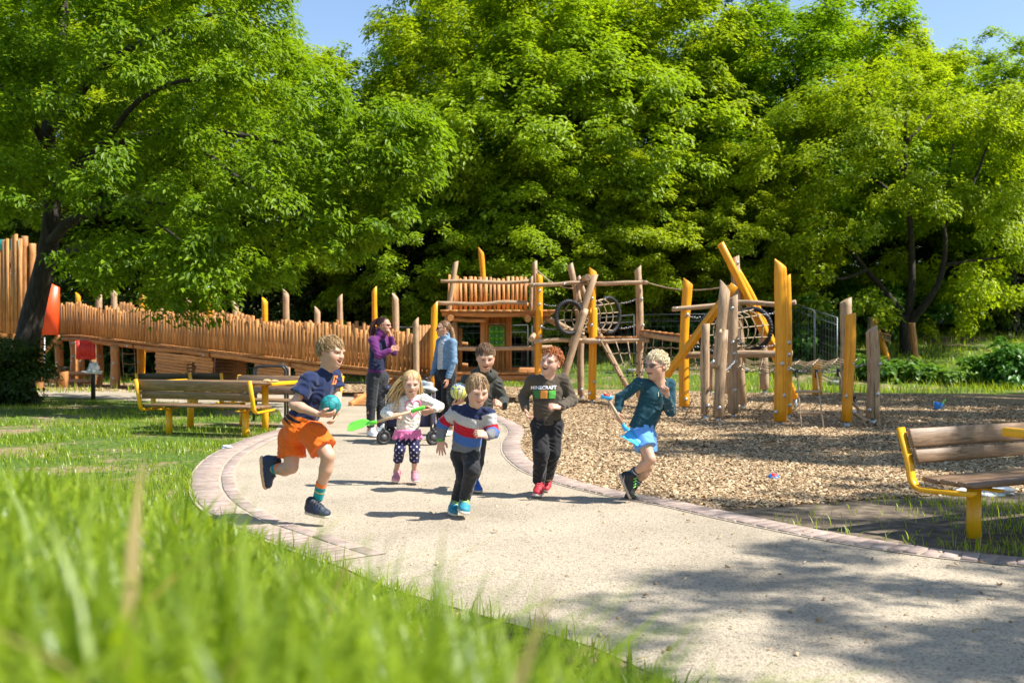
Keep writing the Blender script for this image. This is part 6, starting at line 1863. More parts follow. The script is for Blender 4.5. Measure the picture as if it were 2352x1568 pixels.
def pm(name, c): 
    if name not in prints: prints[name] = plain(name, c, rough=.6, v=.03)
    return prints[name]
def short_style(fwd=.6, down=-.3, side=.3, rough=.25):
    return lambda v, rng: np.array([v[0] * side + .25 * fwd * 0, fwd * (1 if v[1] > -.2 else .1) + v[1] * .3, down if v[2] < .75 else .05]) + v * .35 + rng.normal(0, rough, 3)
not_face = lambda v: not (v[1] > .25 and v[2] < .45) and v[2] > -.5 and not (v[1] > -.05 and v[2] < .12) and not (v[1] > -.35 and v[2] < -.02)

# ================================================================== boy with the turquoise ball
p = PJ(CRA, 7.2)
J = dict(head=p(612, 285, -.04), neck=p(580, 425, -.02), chest=p(520, 555), waist=p(430, 720), pelvis=p(385, 815),
         shR=p(455, 480, -.13), elR=p(345, 655, -.20), wrR=p(520, 722, -.24), shL=p(625, 455, .10), elL=p(655, 590, .10), wrL=p(658, 705, -.08),
         hipR=p(495, 875, -.05), knR=p(592, 1020, -.12), anR=p(528, 1290, -.02), hipL=p(335, 890, .07), knL=p(330, 1100, .02), anL=p(190, 1118, .12))
g = person("boy in navy shirt and orange shorts running with a turquoise ball", (J["anR"].x, 7.2, 0), J, 1.02, SK, .237, (.86, -.46, -.12), (.10, 0, 1), mouth=.7, legs=.98, arms=1.0, smile=1.0,
           hands={"R": dict(d=(.9, .15, -.1), palm_n=(.15, .55, .8), thumb_side=(-.1, -.6, .6), curl=.45, spread=.1), "L": dict(d=(-.15, -.45, -.6), palm_n=(-.7, -.2, .4), thumb_side=(-.3, -.6, .3), curl=.5)})
hem = p(345, 830)
def c1f(V):
    t = (V - np.array(hem)) @ np.array(g.ax); x = V[:, 0]
    w = np.sin(V[:, 0] * 35 + V[:, 2] * 20) * .012
    C = np.broadcast_to(np.array((.012, .022, .075)), (len(V), 3)).copy()
    lo_ = t < .115 + w; C[lo_] = (.85, .19, .012)
    st = (np.abs(t - .088 - w * .5) < np.clip((hem.x + .12 - x) * .12, 0, .016)) | (np.abs(t - .05 - w) < np.clip((hem.x + .03 - x) * .16, 0, .016)); C[lo_ & st] = (.02, .012, .02)
    return C
shirt(g, c1f, sleeve=.62, hem=hem, infl=.022, sl_r=1.12, fold=.007, seed=2)
trousers(g, (.90, .15, .008), to=.66, r=(.080, .074, .05), infl=.014, name="shorts", flare=.014, fold=.006)
brows(g, (.30, .19, .09))
hair_obj(g.o, g.P, g.fru, g.H, (.44, .29, .13), 1, short_style(.6, -.25, .3, .22), 1050, .38, not_face, wid=.0115, loft=1.20, stand=.2, curl=.12)
o_mark = MB()
for a, b, c_, d_ in ((-.012, -.03, -.004, .03), (.004, -.03, .012, .03)): o_mark.add([(a, b, 0), (c_, b, 0), (c_ + .006, d_, 0), (a + .006, d_, 0)], [[0, 1, 2, 3]])
o_mark.add([(-.012, .022, 0), (.014, .022, 0), (.018, .032, 0), (-.004, .032, 0)], [[0, 1, 2, 3]]); o_mark.add([(-.014, -.032, 0), (.010, -.032, 0), (.012, -.022, 0), (-.012, -.022, 0)], [[0, 1, 2, 3]])
decal(g, o_mark.mesh("emblem", pm("orange_print", (.9, .2, .02))), p(630, 484, -.1), (1, -.2, 0), (.12, 0, 1), "chest_emblem", ray=(-.1, 1, 0))
decal(g, text_mesh("SCOTT", .018, pm("dull_orange_print", (.6, .22, .08)), .0005), p(355, 590, -.2), (1, 0, -.25), (.2, 0, 1), "sleeve_lettering", ray=(.1, 1, 0))
for q, hl, te, upv in (("R", p(438, 1425, .0), p(604, 1462, -.08), (J["knR"] - J["anR"])), ("L", p(112, 1030, .14), p(135, 1255, .10), Vector((1, -.1, .12)))):
    shoe(g.o, hl, te, J["an" + q], upv, (.018, .028, .06), laces=pm("black_lace", (.02, .02, .025)), sole=(.62, .56, .42) if q == "R" else (.75, .42, .2))
    ankle_sock(g, q, (.01, .30, .32), .10, .037, [(.065, .10, (.9, .2, .03)), (.02, .028, (.8, .5, .05)), (.045, .05, (.02, .1, .2))])
# the ball: hexagon-panelled
def ball(name, label, c, r, col, seam, seed=0):
    import bmesh
    t = thing(name, label, "ball", Vector(c) - Vector((0, 0, r)))
    bm = bmesh.new(); bmesh.ops.create_icosphere(bm, subdivisions=5, radius=1.0)
    phi = (1 + 5 ** .5) / 2
    V = np.array([list(v.co) for v in bm.verts])
    ico = np.array([[0, a, b * phi] for a in (-1, 1) for b in (-1, 1)] + [[a, b * phi, 0] for a in (-1, 1) for b in (-1, 1)] + [[b * phi, 0, a] for a in (-1, 1) for b in (-1, 1)], float); ico /= np.linalg.norm(ico, axis=1)[:, None]
    dod = np.array([[a, b, c_] for a in (-1, 1) for b in (-1, 1) for c_ in (-1, 1)] + [[0, a / phi, b * phi] for a in (-1, 1) for b in (-1, 1)] + [[a / phi, b * phi, 0] for a in (-1, 1) for b in (-1, 1)] + [[b * phi, 0, a / phi] for a in (-1, 1) for b in (-1, 1)], float); dod /= np.linalg.norm(dod, axis=1)[:, None]
    S = np.concatenate([ico, dod]); w = np.array([.06] * 12 + [0.0] * 20)
    D = V @ S.T - w * .9; D.sort(axis=1); gap = D[:, -1] - D[:, -2]
    sm_ = np.clip(1.25 - gap / .04, 0, 1)
    P_ = V * (r * (1 - .02 * sm_))[:, None] + np.array(c)
    C = np.array(col)[None] * (1 - sm_[:, None]) + np.array(seam)[None] * sm_[:, None]
    F = np.array([[l.vert.index for l in f.loops] for f in bm.faces]); bm.free()
    ob("panels", mesh_np("panels", P_, F, mat("ball_leather_" + name, [(.3, (.85, .85, .85)), (.7, (1, 1, 1))], scale=120, rough=.55, bump=.3, bscale=400, attr="Col"), True, cols=C), t)
    return t
ball("handball", "turquoise leather ball held by the running boy in navy", p(611, 658, -.16), .073, (.012, .30, .31), (.004, .11, .12))

# ================================================================== girl with the green shovel
p = PJ(CRB, 9.28)
J = dict(head=p(578, 640, -.06), neck=p(578, 755, -.02), chest=p(570, 850), waist=p(555, 960), pelvis=p(545, 1065),
         shR=p(475, 790, .0), elR=p(352, 895, .0), wrR=p(408, 922, -.15), shL=p(690, 778), elL=p(822, 842, -.02), wrL=p(775, 862, -.15),
         hipR=p(492, 1085), knR=p(478, 1215, -.08), anR=p(446, 1400, .10), hipL=p(600, 1085), knL=p(606, 1220, -.06), anL=p(604, 1415, .03))
g = person("small blonde girl in spotted cream sweater carrying a green shovel", (J["anL"].x, 9.28, 0), J, .86, SK2, .2365, (.16, -.96, -.18), mouth=.15, smile=.1,
           hands={"R": dict(d=(.9, -.1, .05), palm_n=(.0, .75, -.6), thumb_side=(.2, -.2, .8), curl=1.25, spread=.02, thumb_curl=.8, size=.92), "L": dict(d=(-.85, -.2, -.35), palm_n=(-.2, .7, .4), thumb_side=(-.3, 0, .85), curl=.3, spread=.10, size=.95)})
def c2f(V):
    C = np.broadcast_to(np.array((.80, .74, .66)), (len(V), 3)).copy(); cell = .036
    rng = np.random.default_rng(2); q = V / cell; b = np.floor(q).astype(int); fr_ = q - b
    hsh = ((b[:, 0] * 73856093) ^ (b[:, 2] * 19349663)) & 1023
    ox, oz = .3 + .4 * ((hsh % 31) / 31), .3 + .4 * ((hsh // 31) / 33)
    dots = ((fr_[:, 0] - ox) ** 2 + (fr_[:, 2] - oz) ** 2) < .022
    C[dots] = (.40, .27, .13); return C
shirt(g, c2f, 1.0, infl=.020, hem=p(545, 1060), fold=.007, seed=5, sl_r=1.12, name="sweater")
heart = [Vector((.052 * 1.0 * 16 * math.sin(t) ** 3 / 16, (.0041 * (13 * math.cos(t) - 5 * math.cos(2 * t) - 2 * math.cos(3 * t) - math.cos(4 * t))), 0)) for t in np.linspace(0, 2 * math.pi, 40, endpoint=False)]
Vh, Fh, _ = tube_np([h * 1.35 for h in heart], .0065, 6, closed=True)
decal(g, mesh_np("heart", Vh, np.array(Fh), pm("pink_fluff", (.86, .22, .36)), True), p(590, 850, -.1), (1, 0, 0), (0, 0, 1), "heart_trim", lift=.002, ray=(0, 1, 0))
# ruffled pink hem
F = Field(.0062); hz_ = p(545, 1058); F.cone(hz_, hz_ - Vector((0, 0, .09)), .125, .145, .02, g.fr, .8); F.cut(hz_ - Vector((0, 0, .06)), (0, 0, -1)); F.cut(hz_ + Vector((0, 0, .02)), (0, 0, 1))
V, Q = F.mesh(lambda P_: (.010 * np.sin(np.arctan2(P_[:, 1] - hz_.y, P_[:, 0] - hz_.x) * 13)).astype(np.float32) * np.clip((hz_.z - P_[:, 2]) / .05, 0, 1).astype(np.float32))
ob("ruffle_hem", col_mesh("ruffle_hem", V, Q, cloth_m, (.80, .20, .42)), g.o)
def c2p(V):
    C = np.broadcast_to(np.array((.022, .02, .075)), (len(V), 3)).copy(); cell = .027
    q = V / cell; b = np.floor(q).astype(int); fr_ = q - b; q0 = fr_[:, 0] - .5; q1 = fr_[:, 2] - .5
    C[(q0 ** 2 + q1 ** 2 < .055) & ((b[:, 0] + b[:, 2]) % 2 == 0)] = (.75, .72, .75); return C
trousers(g, None, to=1.5, r=(.058, .048, .044), infl=.008, colf=c2p, name="leggings", fold=.004)
for q, hl, te in (("R", p(446, 1478, .14), p(428, 1500, -.03)), ("L", p(606, 1478, .07), p(618, 1500, -.10))):
    shoe(g.o, hl, te, J["an" + q], (J["kn" + q] - J["an" + q]), (.62, .24, .30), laces=pm("pink_strap", (.75, .38, .44)), sole=(.72, .55, .5))
brows(g, (.45, .3, .15))
bl = (.66, .45, .20)
def long_len(v, rng): return (.55 if v[1] < .1 else .35) * rng.uniform(.8, 1.3)
ex = []
rng = np.random.default_rng(8)
for i in range(70):             # hair blown out to the left of the picture
    a0 = g.P(rng.uniform(.15, .36), rng.uniform(-.35, .05), rng.uniform(-.2, .3)); e_ = Vector((-rng.uniform(.04, .20), rng.uniform(-.02, .06), -rng.uniform(.10, .26)))
    Pp = [a0, a0 + e_ * .3 + Vector((-.02, 0, .0)), a0 + e_ * .65 + Vector((-.015, 0, -.01)), a0 + e_]
    Vv, Ff, _ = tube_np(catmull(Pp, 7), np.array([.8, 1, 1, .9, .7, .5, .15]) * .0055, 5); ex.append((Vv, Ff, np.repeat((np.array(bl) * rng.uniform(.6, 1.3))[None], len(Vv), 0)))
for i in range(40):
    a0 = g.P(-rng.uniform(.15, .36), rng.uniform(-.35, .0), rng.uniform(-.2, .2)); e_ = Vector((rng.uniform(-.02, .05), rng.uniform(.0, .05), -rng.uniform(.08, .16)))
    Vv, Ff, _ = tube_np(catmull([a0, a0 + e_ * .5, a0 + e_], 6), np.array([.8, 1, .9, .7, .5, .15]) * .0055, 5); ex.append((Vv, Ff, np.repeat((np.array(bl) * rng.uniform(.6, 1.3))[None], len(Vv), 0)))
hair_obj(g.o, g.P, g.fru, g.H, bl, 3, lambda v, rng: np.array([v[0] * .55, -.35 if v[1] < .35 else .05, -.85]) + v * .25 + rng.normal(0, .12, 3), 560, long_len, lambda v: not (v[1] > .35 and v[2] < .5) and v[2] > -.35 and not (v[1] > .0 and v[2] < .1 and abs(v[0]) < .8), wid=.012, extra=ex, loft=1.12, free=True)
# shovel
sh = thing("toy_shovel", "green plastic shovel with wooden handle carried by the girl", "shovel", p(250, 990, -.18))
ha, hb_, hc, hd = p(268, 975, -.20), p(585, 880, -.205), p(690, 845, -.21), p(200, 990, -.20)
wood_h = mat("handle_wood", [(.3, (.50, .33, .19)), (.7, (.64, .45, .28))], scale=8, rough=.5)
V, F_, c_ = tube_np([ha, ha.lerp(hb_, .5), hb_], .0135, 10); ob("handle", MB().add(V, F_, FN=c_).mesh("handle", wood_h, True), sh)
V, F_, c_ = tube_np([hb_ + (ha - hb_) * .02, hb_, hc, hc + (hc - hb_) * .05], [.0155, .0185, .0185, .016], 12); ob("grip", MB().add(V, F_, FN=c_).mesh("grip", green_p, True), sh)
V, F_, c_ = tube_np([ha + (hb_ - ha) * .03, ha, hd], [.016, .0185, .022], 12); ob("socket", MB().add(V, F_, FN=c_).mesh("socket", green_p, True), sh)
dv = (hd - ha).normalized(); up_ = Vector((0, -.45, .9)); sd = dv.cross(up_).normalized(); up_ = sd.cross(dv)
rows = []; nL = 9
for i in range(nL):
    t = i / (nL - 1); c0 = hd + dv * (-.02 + .21 * t) - Vector((0, 0, .02 * t)); w_ = (.03 + .05 * min(1, t * 3)) * (1 if t < .75 else (1 - ((t - .75) / .25) ** 2 * .75))
    rows.append([c0 + sd * w_ * k + up_ * (.028 * k * k) * min(1, t * 4 + .3) for k in (-1, -.6, 0, .6, 1)])
Vt = [v for r_ in rows for v in r_]; n5 = len(Vt); Vb = [v - up_ * .004 for v in Vt]
Fq = []
for i in range(nL - 1):
    for k in range(4):
        a_ = i * 5 + k; Fq += [[a_, a_ + 1, a_ + 6, a_ + 5], [n5 + a_, n5 + a_ + 5, n5 + a_ + 6, n5 + a_ + 1]]
for i in range(nL - 1): Fq += [[i * 5, i * 5 + 5, n5 + i * 5 + 5, n5 + i * 5], [i * 5 + 4, n5 + i * 5 + 4, n5 + i * 5 + 9, i * 5 + 9]]
ob("blade", mesh_np("blade", np.array([list(v) for v in Vt + Vb]), np.array(Fq), green_p, True), sh)

# ================================================================== boy in the striped sweater
p = PJ(CRC, 7.53)
J = dict(head=p(432, 455, -.14), neck=p(405, 585, -.08), chest=p(370, 690, -.04), waist=p(350, 830), pelvis=p(335, 955, .03),
         shR=p(255, 635, .0), elR=p(148, 730, .03), wrR=p(130, 858, .0), shL=p(525, 655, -.10), elL=p(560, 800, -.12), wrL=p(520, 832, -.27),
         hipR=p(285, 990, .05), knR=p(325, 1165, -.02), anR=p(245, 1385, .16), hipL=p(375, 985, -.02), knL=p(388, 1110, -.16), anL=p(318, 1385, -.02))
g = person("boy in navy, grey, red and blue striped sweater running at the front", (J["anL"].x, 7.53, 0), J, .93, SK2, .240, (.26, -.90, -.34), (.06, -.2, 1), mouth=0, smile=1.2,
           hands={"R": dict(d=(.0, -.1, -1), palm_n=(.2, .9, 0), thumb_side=(.9, 0, 0), curl=.15, spread=.16), "L": dict(d=(-.8, -.45, .3), palm_n=(-.2, .5, -.4), thumb_side=(.1, -.2, .9), curl=.55, spread=.08)})
hem = p(335, 960)
def c3f(V):
    C = np.empty((len(V), 3)); t = (V - np.array(hem)) @ np.array(g.ax) / (J["neck"] - hem).length
    for q in "RL":
        pass
    # arms take the stripe of their distance from the shoulder
    tt = t.copy()
    for q in "RL":
        a, b, c_ = (np.array(J[k + q]) for k in ("sh", "el", "wr"))
        def seg(a, b):
            d = b - a; u = np.clip(((V - a) @ d) / (d @ d), 0, 1); return u, np.linalg.norm(V - a - u[:, None] * d, axis=1)
        u1, d1 = seg(a, b); u2, d2 = seg(b, c_)
        sidev = (V - np.array(J["chest"])) @ np.array(g.rt) * (1 if q == "R" else -1)
        arm = ((np.minimum(d1, d2) < .07) & (sidev > .118)) | (d2 < .045)
        al = np.where(d1 < d2, u1 * .5, .5 + u2 * .5)
        tt = np.where(arm, np.interp(al, [0, .12, .13, .30, .31, .47, .48, .68, .69, 1], [.80, .72, .70, .62, .55, .45, .33, .25, .1, .0]), tt)
    lim = [(-1, .20, (.17, .17, .18)), (.20, .385, (.055, .14, .40)), (.385, .60, (.48, .008, .022)), (.60, .80, (.50, .48, .46)), (.80, 3, (.012, .02, .07))]
    for lo_, hi_, c_ in lim: C[(tt >= lo_) & (tt < hi_)] = c_
    return C
shirt(g, c3f, 1.0, infl=.020, hem=hem, fold=.006, seed=7, sl_r=1.08, name="sweater")
trousers(g, (.022, .022, .025), to=1.86, r=(.062, .055, .037), infl=.008, fold=.004, name="jeans")
for q, hl, te in (("R", p(232, 1432, .20), p(222, 1492, -.0)), ("L", p(308, 1440, .04), p(322, 1478, -.17))):
    shoe(g.o, hl, te, J["an" + q], (J["kn" + q] - J["an" + q]), (.03, .26, .36), laces=pm("lime_lace", (.55, .72, .15)), sole=(.75, .68, .55))
MB().tube([J["wrR"] + Vector((0, 0, -.014)), J["wrR"] + Vector((0, 0, .014))], .031, 16).ob("wristwatch", pm("green_watch", (.06, .30, .03)), g.o, None, True)
brows(g, (.30, .19, .10))
hair_obj(g.o, g.P, g.fru, g.H, (.36, .23, .115), 4, lambda v, rng: np.array([v[0] * .5, .35 if v[1] > .0 else -.2, -.7 if v[2] < .8 else -.1]) + v * .35 + rng.normal(0, .15, 3), 1000, .42, lambda v: not (v[1] > .45 and v[2] < .42) and v[2] > -.5 and not (v[1] > .15 and v[2] < -.05), loft=1.16)

# ================================================================== boy in the dark hoodie behind
p = PJ(CRC, 8.75)
J = dict(head=p(500, 185, -.10), neck=p(490, 305, -.03), chest=p(475, 420), waist=p(450, 570), pelvis=p(425, 700),
         shR=p(345, 380, .03), elR=p(225, 500, .08), wrR=p(228, 575, -.08), shL=p(590, 400, -.02), elL=p(648, 525, -.03), wrL=p(640, 590, -.16),
         hipR=p(380, 730), knR=p(330, 1000, -.02), anR=p(330, 1010, .26), hipL=p(460, 730), knL=p(428, 1050, -.08), anL=p(402, 1190, .05))
g = person("boy in dark olive hooded jacket running behind the striped sweater", (J["anL"].x, 8.75, 0), J, .98, SK, .238, (.10, -.93, -.28), mouth=.35, smile=.5,
           hands={"R": dict(d=(.75, -.35, .25), palm_n=(.1, .1, .95), thumb_side=(-.3, -.8, .2), curl=.4, spread=.14), "L": dict(d=(-.5, -.5, .45), palm_n=(-.5, .3, -.3), thumb_side=(.1, -.5, .8), curl=.95)})
shirt(g, (.050, .050, .040), 1.0, infl=.024, hem=p(425, 700), fold=.008, seed=9, sl_r=1.0, name="hooded_jacket", collar=.075)
F = Field(.0062); nb_ = J["neck"]
for t in np.linspace(-2.3, 2.3, 9):
    F.cone(nb_ + g.rt * math.sin(t) * .088 - g.fr * math.cos(t) * .06 + Vector((0, 0, .012 - .045 * abs(t) / 2.3)), nb_ + g.rt * math.sin(t + .5) * .088 - g.fr * math.cos(t + .5) * .06 + Vector((0, 0, .012 - .045 * abs(t + .5) / 2.3)), .03, .03, .02)
V, Q = F.mesh(folds(.004, 30, 2)); ob("hood", col_mesh("hood", V, Q, cloth_m, (.05, .05, .04)), g.o)
trousers(g, (.03, .032, .035), to=1.85, r=(.066, .05, .038), infl=.010)
shoe(g.o, p(400, 1285, .10), p(452, 1300, -.08), J["anL"], (0, .1, 1), (.02, .09, .36), laces=pm("blue_strap", (.03, .13, .42)), sole=(.55, .45, .35))
shoe(g.o, p(330, 1010, .32), p(318, 1105, .30), J["anR"], (0, -1, .2), (.02, .09, .36), sole=(.55, .45, .35))
brows(g, (.15, .09, .05))
hair_obj(g.o, g.P, g.fru, g.H, (.20, .115, .055), 6, lambda v, rng: np.array([v[0] * .3, .75 if v[2] > .3 else -.1, -.35 if v[2] < .9 else 0]) + v * .4 + rng.normal(0, .12, 3), 1000, .30, not_face, loft=1.15)
# volleyball
def c_ball(label, c, r):
    t = thing("volleyball", label, "ball", Vector(c) - Vector((0, 0, r)))
    import bmesh
    bm = bmesh.new(); bmesh.ops.create_uvsphere(bm, u_segments=72, v_segments=48, radius=1.0); V = np.array([list(v.co) for v in bm.verts]); F = [[l.vert.index for l in f.loops] for f in bm.faces]; bm.free()
    R = np.array(Matrix.Rotation(.25, 3, 'Y') @ Matrix.Rotation(-.2, 3, 'X'))
    z = V[:, 2]; a = np.arctan2(V[:, 1], V[:, 0])
    C = np.broadcast_to(np.array((.70, .62, .30)), (len(V), 3)).copy()
    C[(np.floor((a + 3.2) / .52) % 2 == 0) & (z < .05)] = (.72, .74, .10)
    C[(z > .05) & (z < .42)] = (.68, .74, .16)
    fl = (np.sin(a * 7) * np.sin((z - .05) * 17) > .35) & (z > .08) & (z < .40); C[fl] = (.03, .11, .36)
    C[(z >= .42) & (z < .72)] = (.55, .63, .66); C[z >= .72] = (.64, .72, .15); C[(z > .8) & (np.sin(a * 5) > .3)] = (.04, .16, .42)
    seam = (np.abs(z - .05) < .025) | ((np.abs(((a + 3.2) / .52) % 1 - .5) > .45) & (z < .05)); C[seam] = (.015, .05, .22)
    M = Matrix.Translation(c) @ Matrix.Rotation(-.25, 4, 'X') @ Matrix.Rotation(.15, 4, 'Y')
    byk = {}
    for f in F: byk.setdefault(len(f), []).append(f)
    o = ob("panels", mesh_np("panels", V * r, [np.array(x) for x in byk.values()], MATS["ball_leather_handball"], True, cols=C), t, M)
    tx = text_mesh("COPAYA", r * .46, pm("navy_print", (.012, .03, .16)), 0, bold=.001)
    Vt = np.empty(len(tx.vertices) * 3, dtype=np.float32); tx.vertices.foreach_get("co", Vt); Vt = Vt.reshape(-1, 3)
    u = Vt[:, 0] / (r * .83); el = math.asin(.57) + Vt[:, 1] / r; rr_ = r * 1.012
    Vn = np.stack([rr_ * np.cos(el) * np.sin(u), -rr_ * np.cos(el) * np.cos(u), rr_ * np.sin(el)], -1)
    tx.vertices.foreach_set("co", Vn.astype(np.float32).ravel()); tx.update(); ob("lettering", tx, o, M)
c_ball("yellow and blue volleyball in the hand of the boy in the dark hoodie", p(284, 465, -.10), .078)

# ================================================================== red-haired boy
p = PJ(CRD, 8.51)
J = dict(head=p(418, 225, -.05), neck=p(392, 345), chest=p(388, 480), waist=p(385, 630), pelvis=p(382, 760),
         shR=p(245, 395, .0), elR=p(168, 535, .06), wrR=p(185, 650, -.04), shL=p(530, 385), elL=p(612, 572, .02), wrL=p(498, 632, -.18),
         hipR=p(318, 800), knR=p(328, 1040, -.10), anR=p(306, 1335, .02), hipL=p(448, 800), knL=p(432, 1040, -.02), anL=p(385, 1275, .26))
g = person("red-haired boy in brown printed sweatshirt and black trousers", (J["anR"].x, 8.51, 0), J, .98, (.64, .39, .285), .240, (-.48, -.87, .05), (.24, 0, 1), mouth=.7, freck=True, smile=1.0,
           hands={"R": dict(d=(.25, -.35, -.75), palm_n=(.7, -.2, .3), thumb_side=(.4, -.6, .2), curl=.8), "L": dict(d=(-.85, -.35, .15), palm_n=(-.2, .6, -.7), thumb_side=(-.1, -.3, .85), curl=1.1, thumb_curl=.7)})
shirt(g, (.085, .066, .045), 1.0, infl=.024, hem=p(385, 790), fold=.006, seed=12, sl_r=1.0, name="sweatshirt")
F = Field(.005); F.cone(J["neck"] + g.ax * .006, J["neck"] + g.ax * .02, .064, .06, .004); F.ell(J["neck"] + g.ax * .04, g.rt, g.fr, g.ax, (.053, .053, .05), .004, True); V, Q = F.mesh(); ob("undershirt_collar", col_mesh("undershirt_collar", V, Q, cloth_m, (.75, .75, .78)), g.o)
upv = (.03, 0, 1); rtv = (1, .05, .02)
decal(g, text_mesh("MINECRAFT", .040, pm("white_print", (.8, .8, .8)), .0005, 1.02, .0012), p(352, 456, -.1), rtv, upv, "chest_lettering", ray=(0, 1, 0))
for x_, c_, nm in ((288, (.025, .16, .04), "dark_green_print"), (355, (.85, .33, .05), "amber_print"), (430, (.10, .48, .06), "bright_green_print")):
    decal(g, grid_rect(.060, .068, pm(nm, c_)), p(x_, 516, -.1), rtv, upv, "print_square", ray=(0, 1, 0))
decal(g, text_mesh("BUILD, EXPLORE, CREATE.", .021, pm("dark_print", (.02, .017, .014)), .0004), p(362, 572, -.1), rtv, upv, "small_lettering", ray=(0, 1, 0))
trousers(g, (.014, .014, .016), to=1.93, r=(.064, .054, .038), infl=.014, fold=.007, seed=14)
for q, hl, te in (("R", p(312, 1405, .06), p(292, 1445, -.15)), ("L", p(392, 1330, .36), p(368, 1400, .22))):
    shoe(g.o, hl, te, J["an" + q], (J["kn" + q] - J["an" + q]), (.50, .025, .04), laces=pm("red_lace", (.7, .08, .1)), sole=(.6, .55, .5))
ankle_sock(g, "L", (.02, .02, .02), .05, .036, [(.01, .02, (.6, .6, .1)), (.03, .04, (.6, .6, .1))])
brows(g, (.42, .19, .07))
hair_obj(g.o, g.P, g.fru, g.H, (.42, .135, .035), 10, lambda v, rng: v * .3 + rng.normal(0, .6, 3), 1000, .22, not_face, wid=.014, loft=1.26, stand=.25, curl=.4)

# ================================================================== blond boy in teal
p = PJ(CRE, 8.23)
J = dict(head=p(598, 228, -.05), neck=p(628, 368), chest=p(575, 500), waist=p(515, 660), pelvis=p(470, 800),
         shR=p(438, 390, -.06), elR=p(275, 515, -.03), wrR=p(243, 640, -.07), shL=p(715, 400, .06), elL=p(722, 640, .0), wrL=p(690, 505, -.18),
         hipR=p(455, 855, -.04), knR=p(545, 1065, -.14), anR=p(360, 1210, .0), hipL=p(500, 855, .06), knL=p(515, 1130, .06), anL=p(388, 1310, .12))
g = person("blond boy with glasses in teal top and light blue shorts, looking left", (J["anL"].x, 8.23, 0), J, .97, SK, .240, (-.76, -.63, -.06), mouth=.4, legs=.86, smile=.4,
           hands={"R": dict(d=(.15, -.1, -1), palm_n=(.8, .3, .1), thumb_side=(.3, -.85, 0), curl=1.2, thumb_curl=.8), "L": dict(d=(-.1, -.15, 1), palm_n=(-.7, -.4, 0), thumb_side=(-.3, .6, 0), curl=1.3, thumb_curl=.8)})
shirt(g, (.010, .060, .082), 1.0, infl=.016, hem=p(455, 810), fold=.007, seed=15, name="long_sleeved_top")
decal(g, text_mesh("I N", .052, pm("pale_print", (.45, .55, .42)), .0004), p(645, 487, -.1), (1, 0, 0), (.02, 0, 1), "chest_lettering", ray=(0, 1, 0))
trousers(g, (.14, .37, .82), to=.52, r=(.070, .066, .05), infl=.014, flare=.012, name="shorts", fold=.005)
for q, hl, te, uv in (("R", p(262, 1205, .0), p(352, 1418, -.03), Vector((.85, -.2, .5))), ("L", p(318, 1438, .16), p(430, 1455, .04), J["knL"] - J["anL"])):
    so = shoe(g.o, hl, te, J["an" + q], uv, (.014, .014, .016), laces=pm("neon_green_lace", (.18, .75, .08)), sole=(.42, .35, .27))
    ankle_sock(g, q, (.02, .03, .05), .085, .037, [(.03, .038, (.6, .55, .2)), (.048, .056, (.1, .3, .5)), (.066, .072, (.6, .6, .6))])
    if q == "R":
        Pw = [p(280, 1250, -.07), p(288, 1290, -.075), p(300, 1262, -.085), p(308, 1210, -.085)]
        V, F_, c_ = tube_np(catmull(Pw, 9), [.0015, .005, .006, .006, .005, .004, .003, .002, .001], 6); ob("side_mark", MB().add(V, F_, FN=c_).mesh("side_mark", pm("bone_print", (.55, .5, .42)), True), so)
brows(g, (.6, .48, .3))
hair_obj(g.o, g.P, g.fru, g.H, (.80, .66, .42), 12, lambda v, rng: v * .7 + np.array([0, .55, -.15]) + rng.normal(0, .22, 3), 1050, .27, not_face, wid=.0115, loft=1.20, stand=.2)
# glasses
H = g.H; P = g.P; mb = MB()
for sx in (-1, 1):
    c0 = [(sx * (.13 + .085 * math.copysign(abs(math.cos(t)) ** .6, math.cos(t))), .405, .03 + .058 * math.copysign(abs(math.sin(t)) ** .6, math.sin(t))) for t in np.linspace(0, 2 * math.pi, 18, endpoint=False)]
    V, F_, _ = tube_np([P(*q) for q in c0], .0035, 6, closed=True); mb.add(V, F_)
    mb.tube([P(sx * .22, .40, .06), P(sx * .335, .28, .06), P(sx * .36, -.02, .05)], .0035, 6)
mb.tube([P(-.045, .42, .045), P(.045, .42, .045)], .0035, 6)
gl = mb.ob("glasses_frame", pm("dark_teal_frame", (.012, .05, .07)), g.o, None, True)
# blue shovel
sv = thing("toy_shovel", "light blue plastic shovel carried by the blond boy in teal", "shovel", p(300, 800, -.15))
sky_p = plain("sky_blue_plastic", (.04, .38, .72), rough=.35, v=.05)
a, b = p(168, 540, -.08), p(308, 775, -.13)
V, F_, c_ = tube_np([a, a.lerp(b, .5), b], .0135, 10); ob("handle", MB().add(V, F_, FN=c_).mesh("handle", mat("stick_wood", [(.3, (.33, .22, .13)), (.7, (.46, .33, .21))], scale=8, rough=.5), True), sv)
g1, g2 = p(100, 505, -.08), p(203, 515, -.08)
V, F_, c_ = tube_np([g1, g1.lerp(g2, .06), g1.lerp(g2, .94), g2], [.012, .020, .020, .012], 12); gp = ob("grip", MB().add(V, F_, FN=c_).mesh("grip", sky_p, True), sv)
V, F_, c_ = tube_np([g1.lerp(g2, .22) + Vector((0, -.004, .012)), g1.lerp(g2, .78) + Vector((0, -.004, .012))], .015, 10); ob("red_insert", MB().add(V, F_, FN=c_).mesh("red_insert", red_m, True), gp)
m_ = g1.lerp(g2, .55)
for q in (.2, .85):
    V, F_, c_ = tube_np([g1.lerp(g2, q), a.lerp(m_, .3)], [.010, .013], 8); ob("fork", MB().add(V, F_, FN=c_).mesh("fork", sky_p, True), sv)
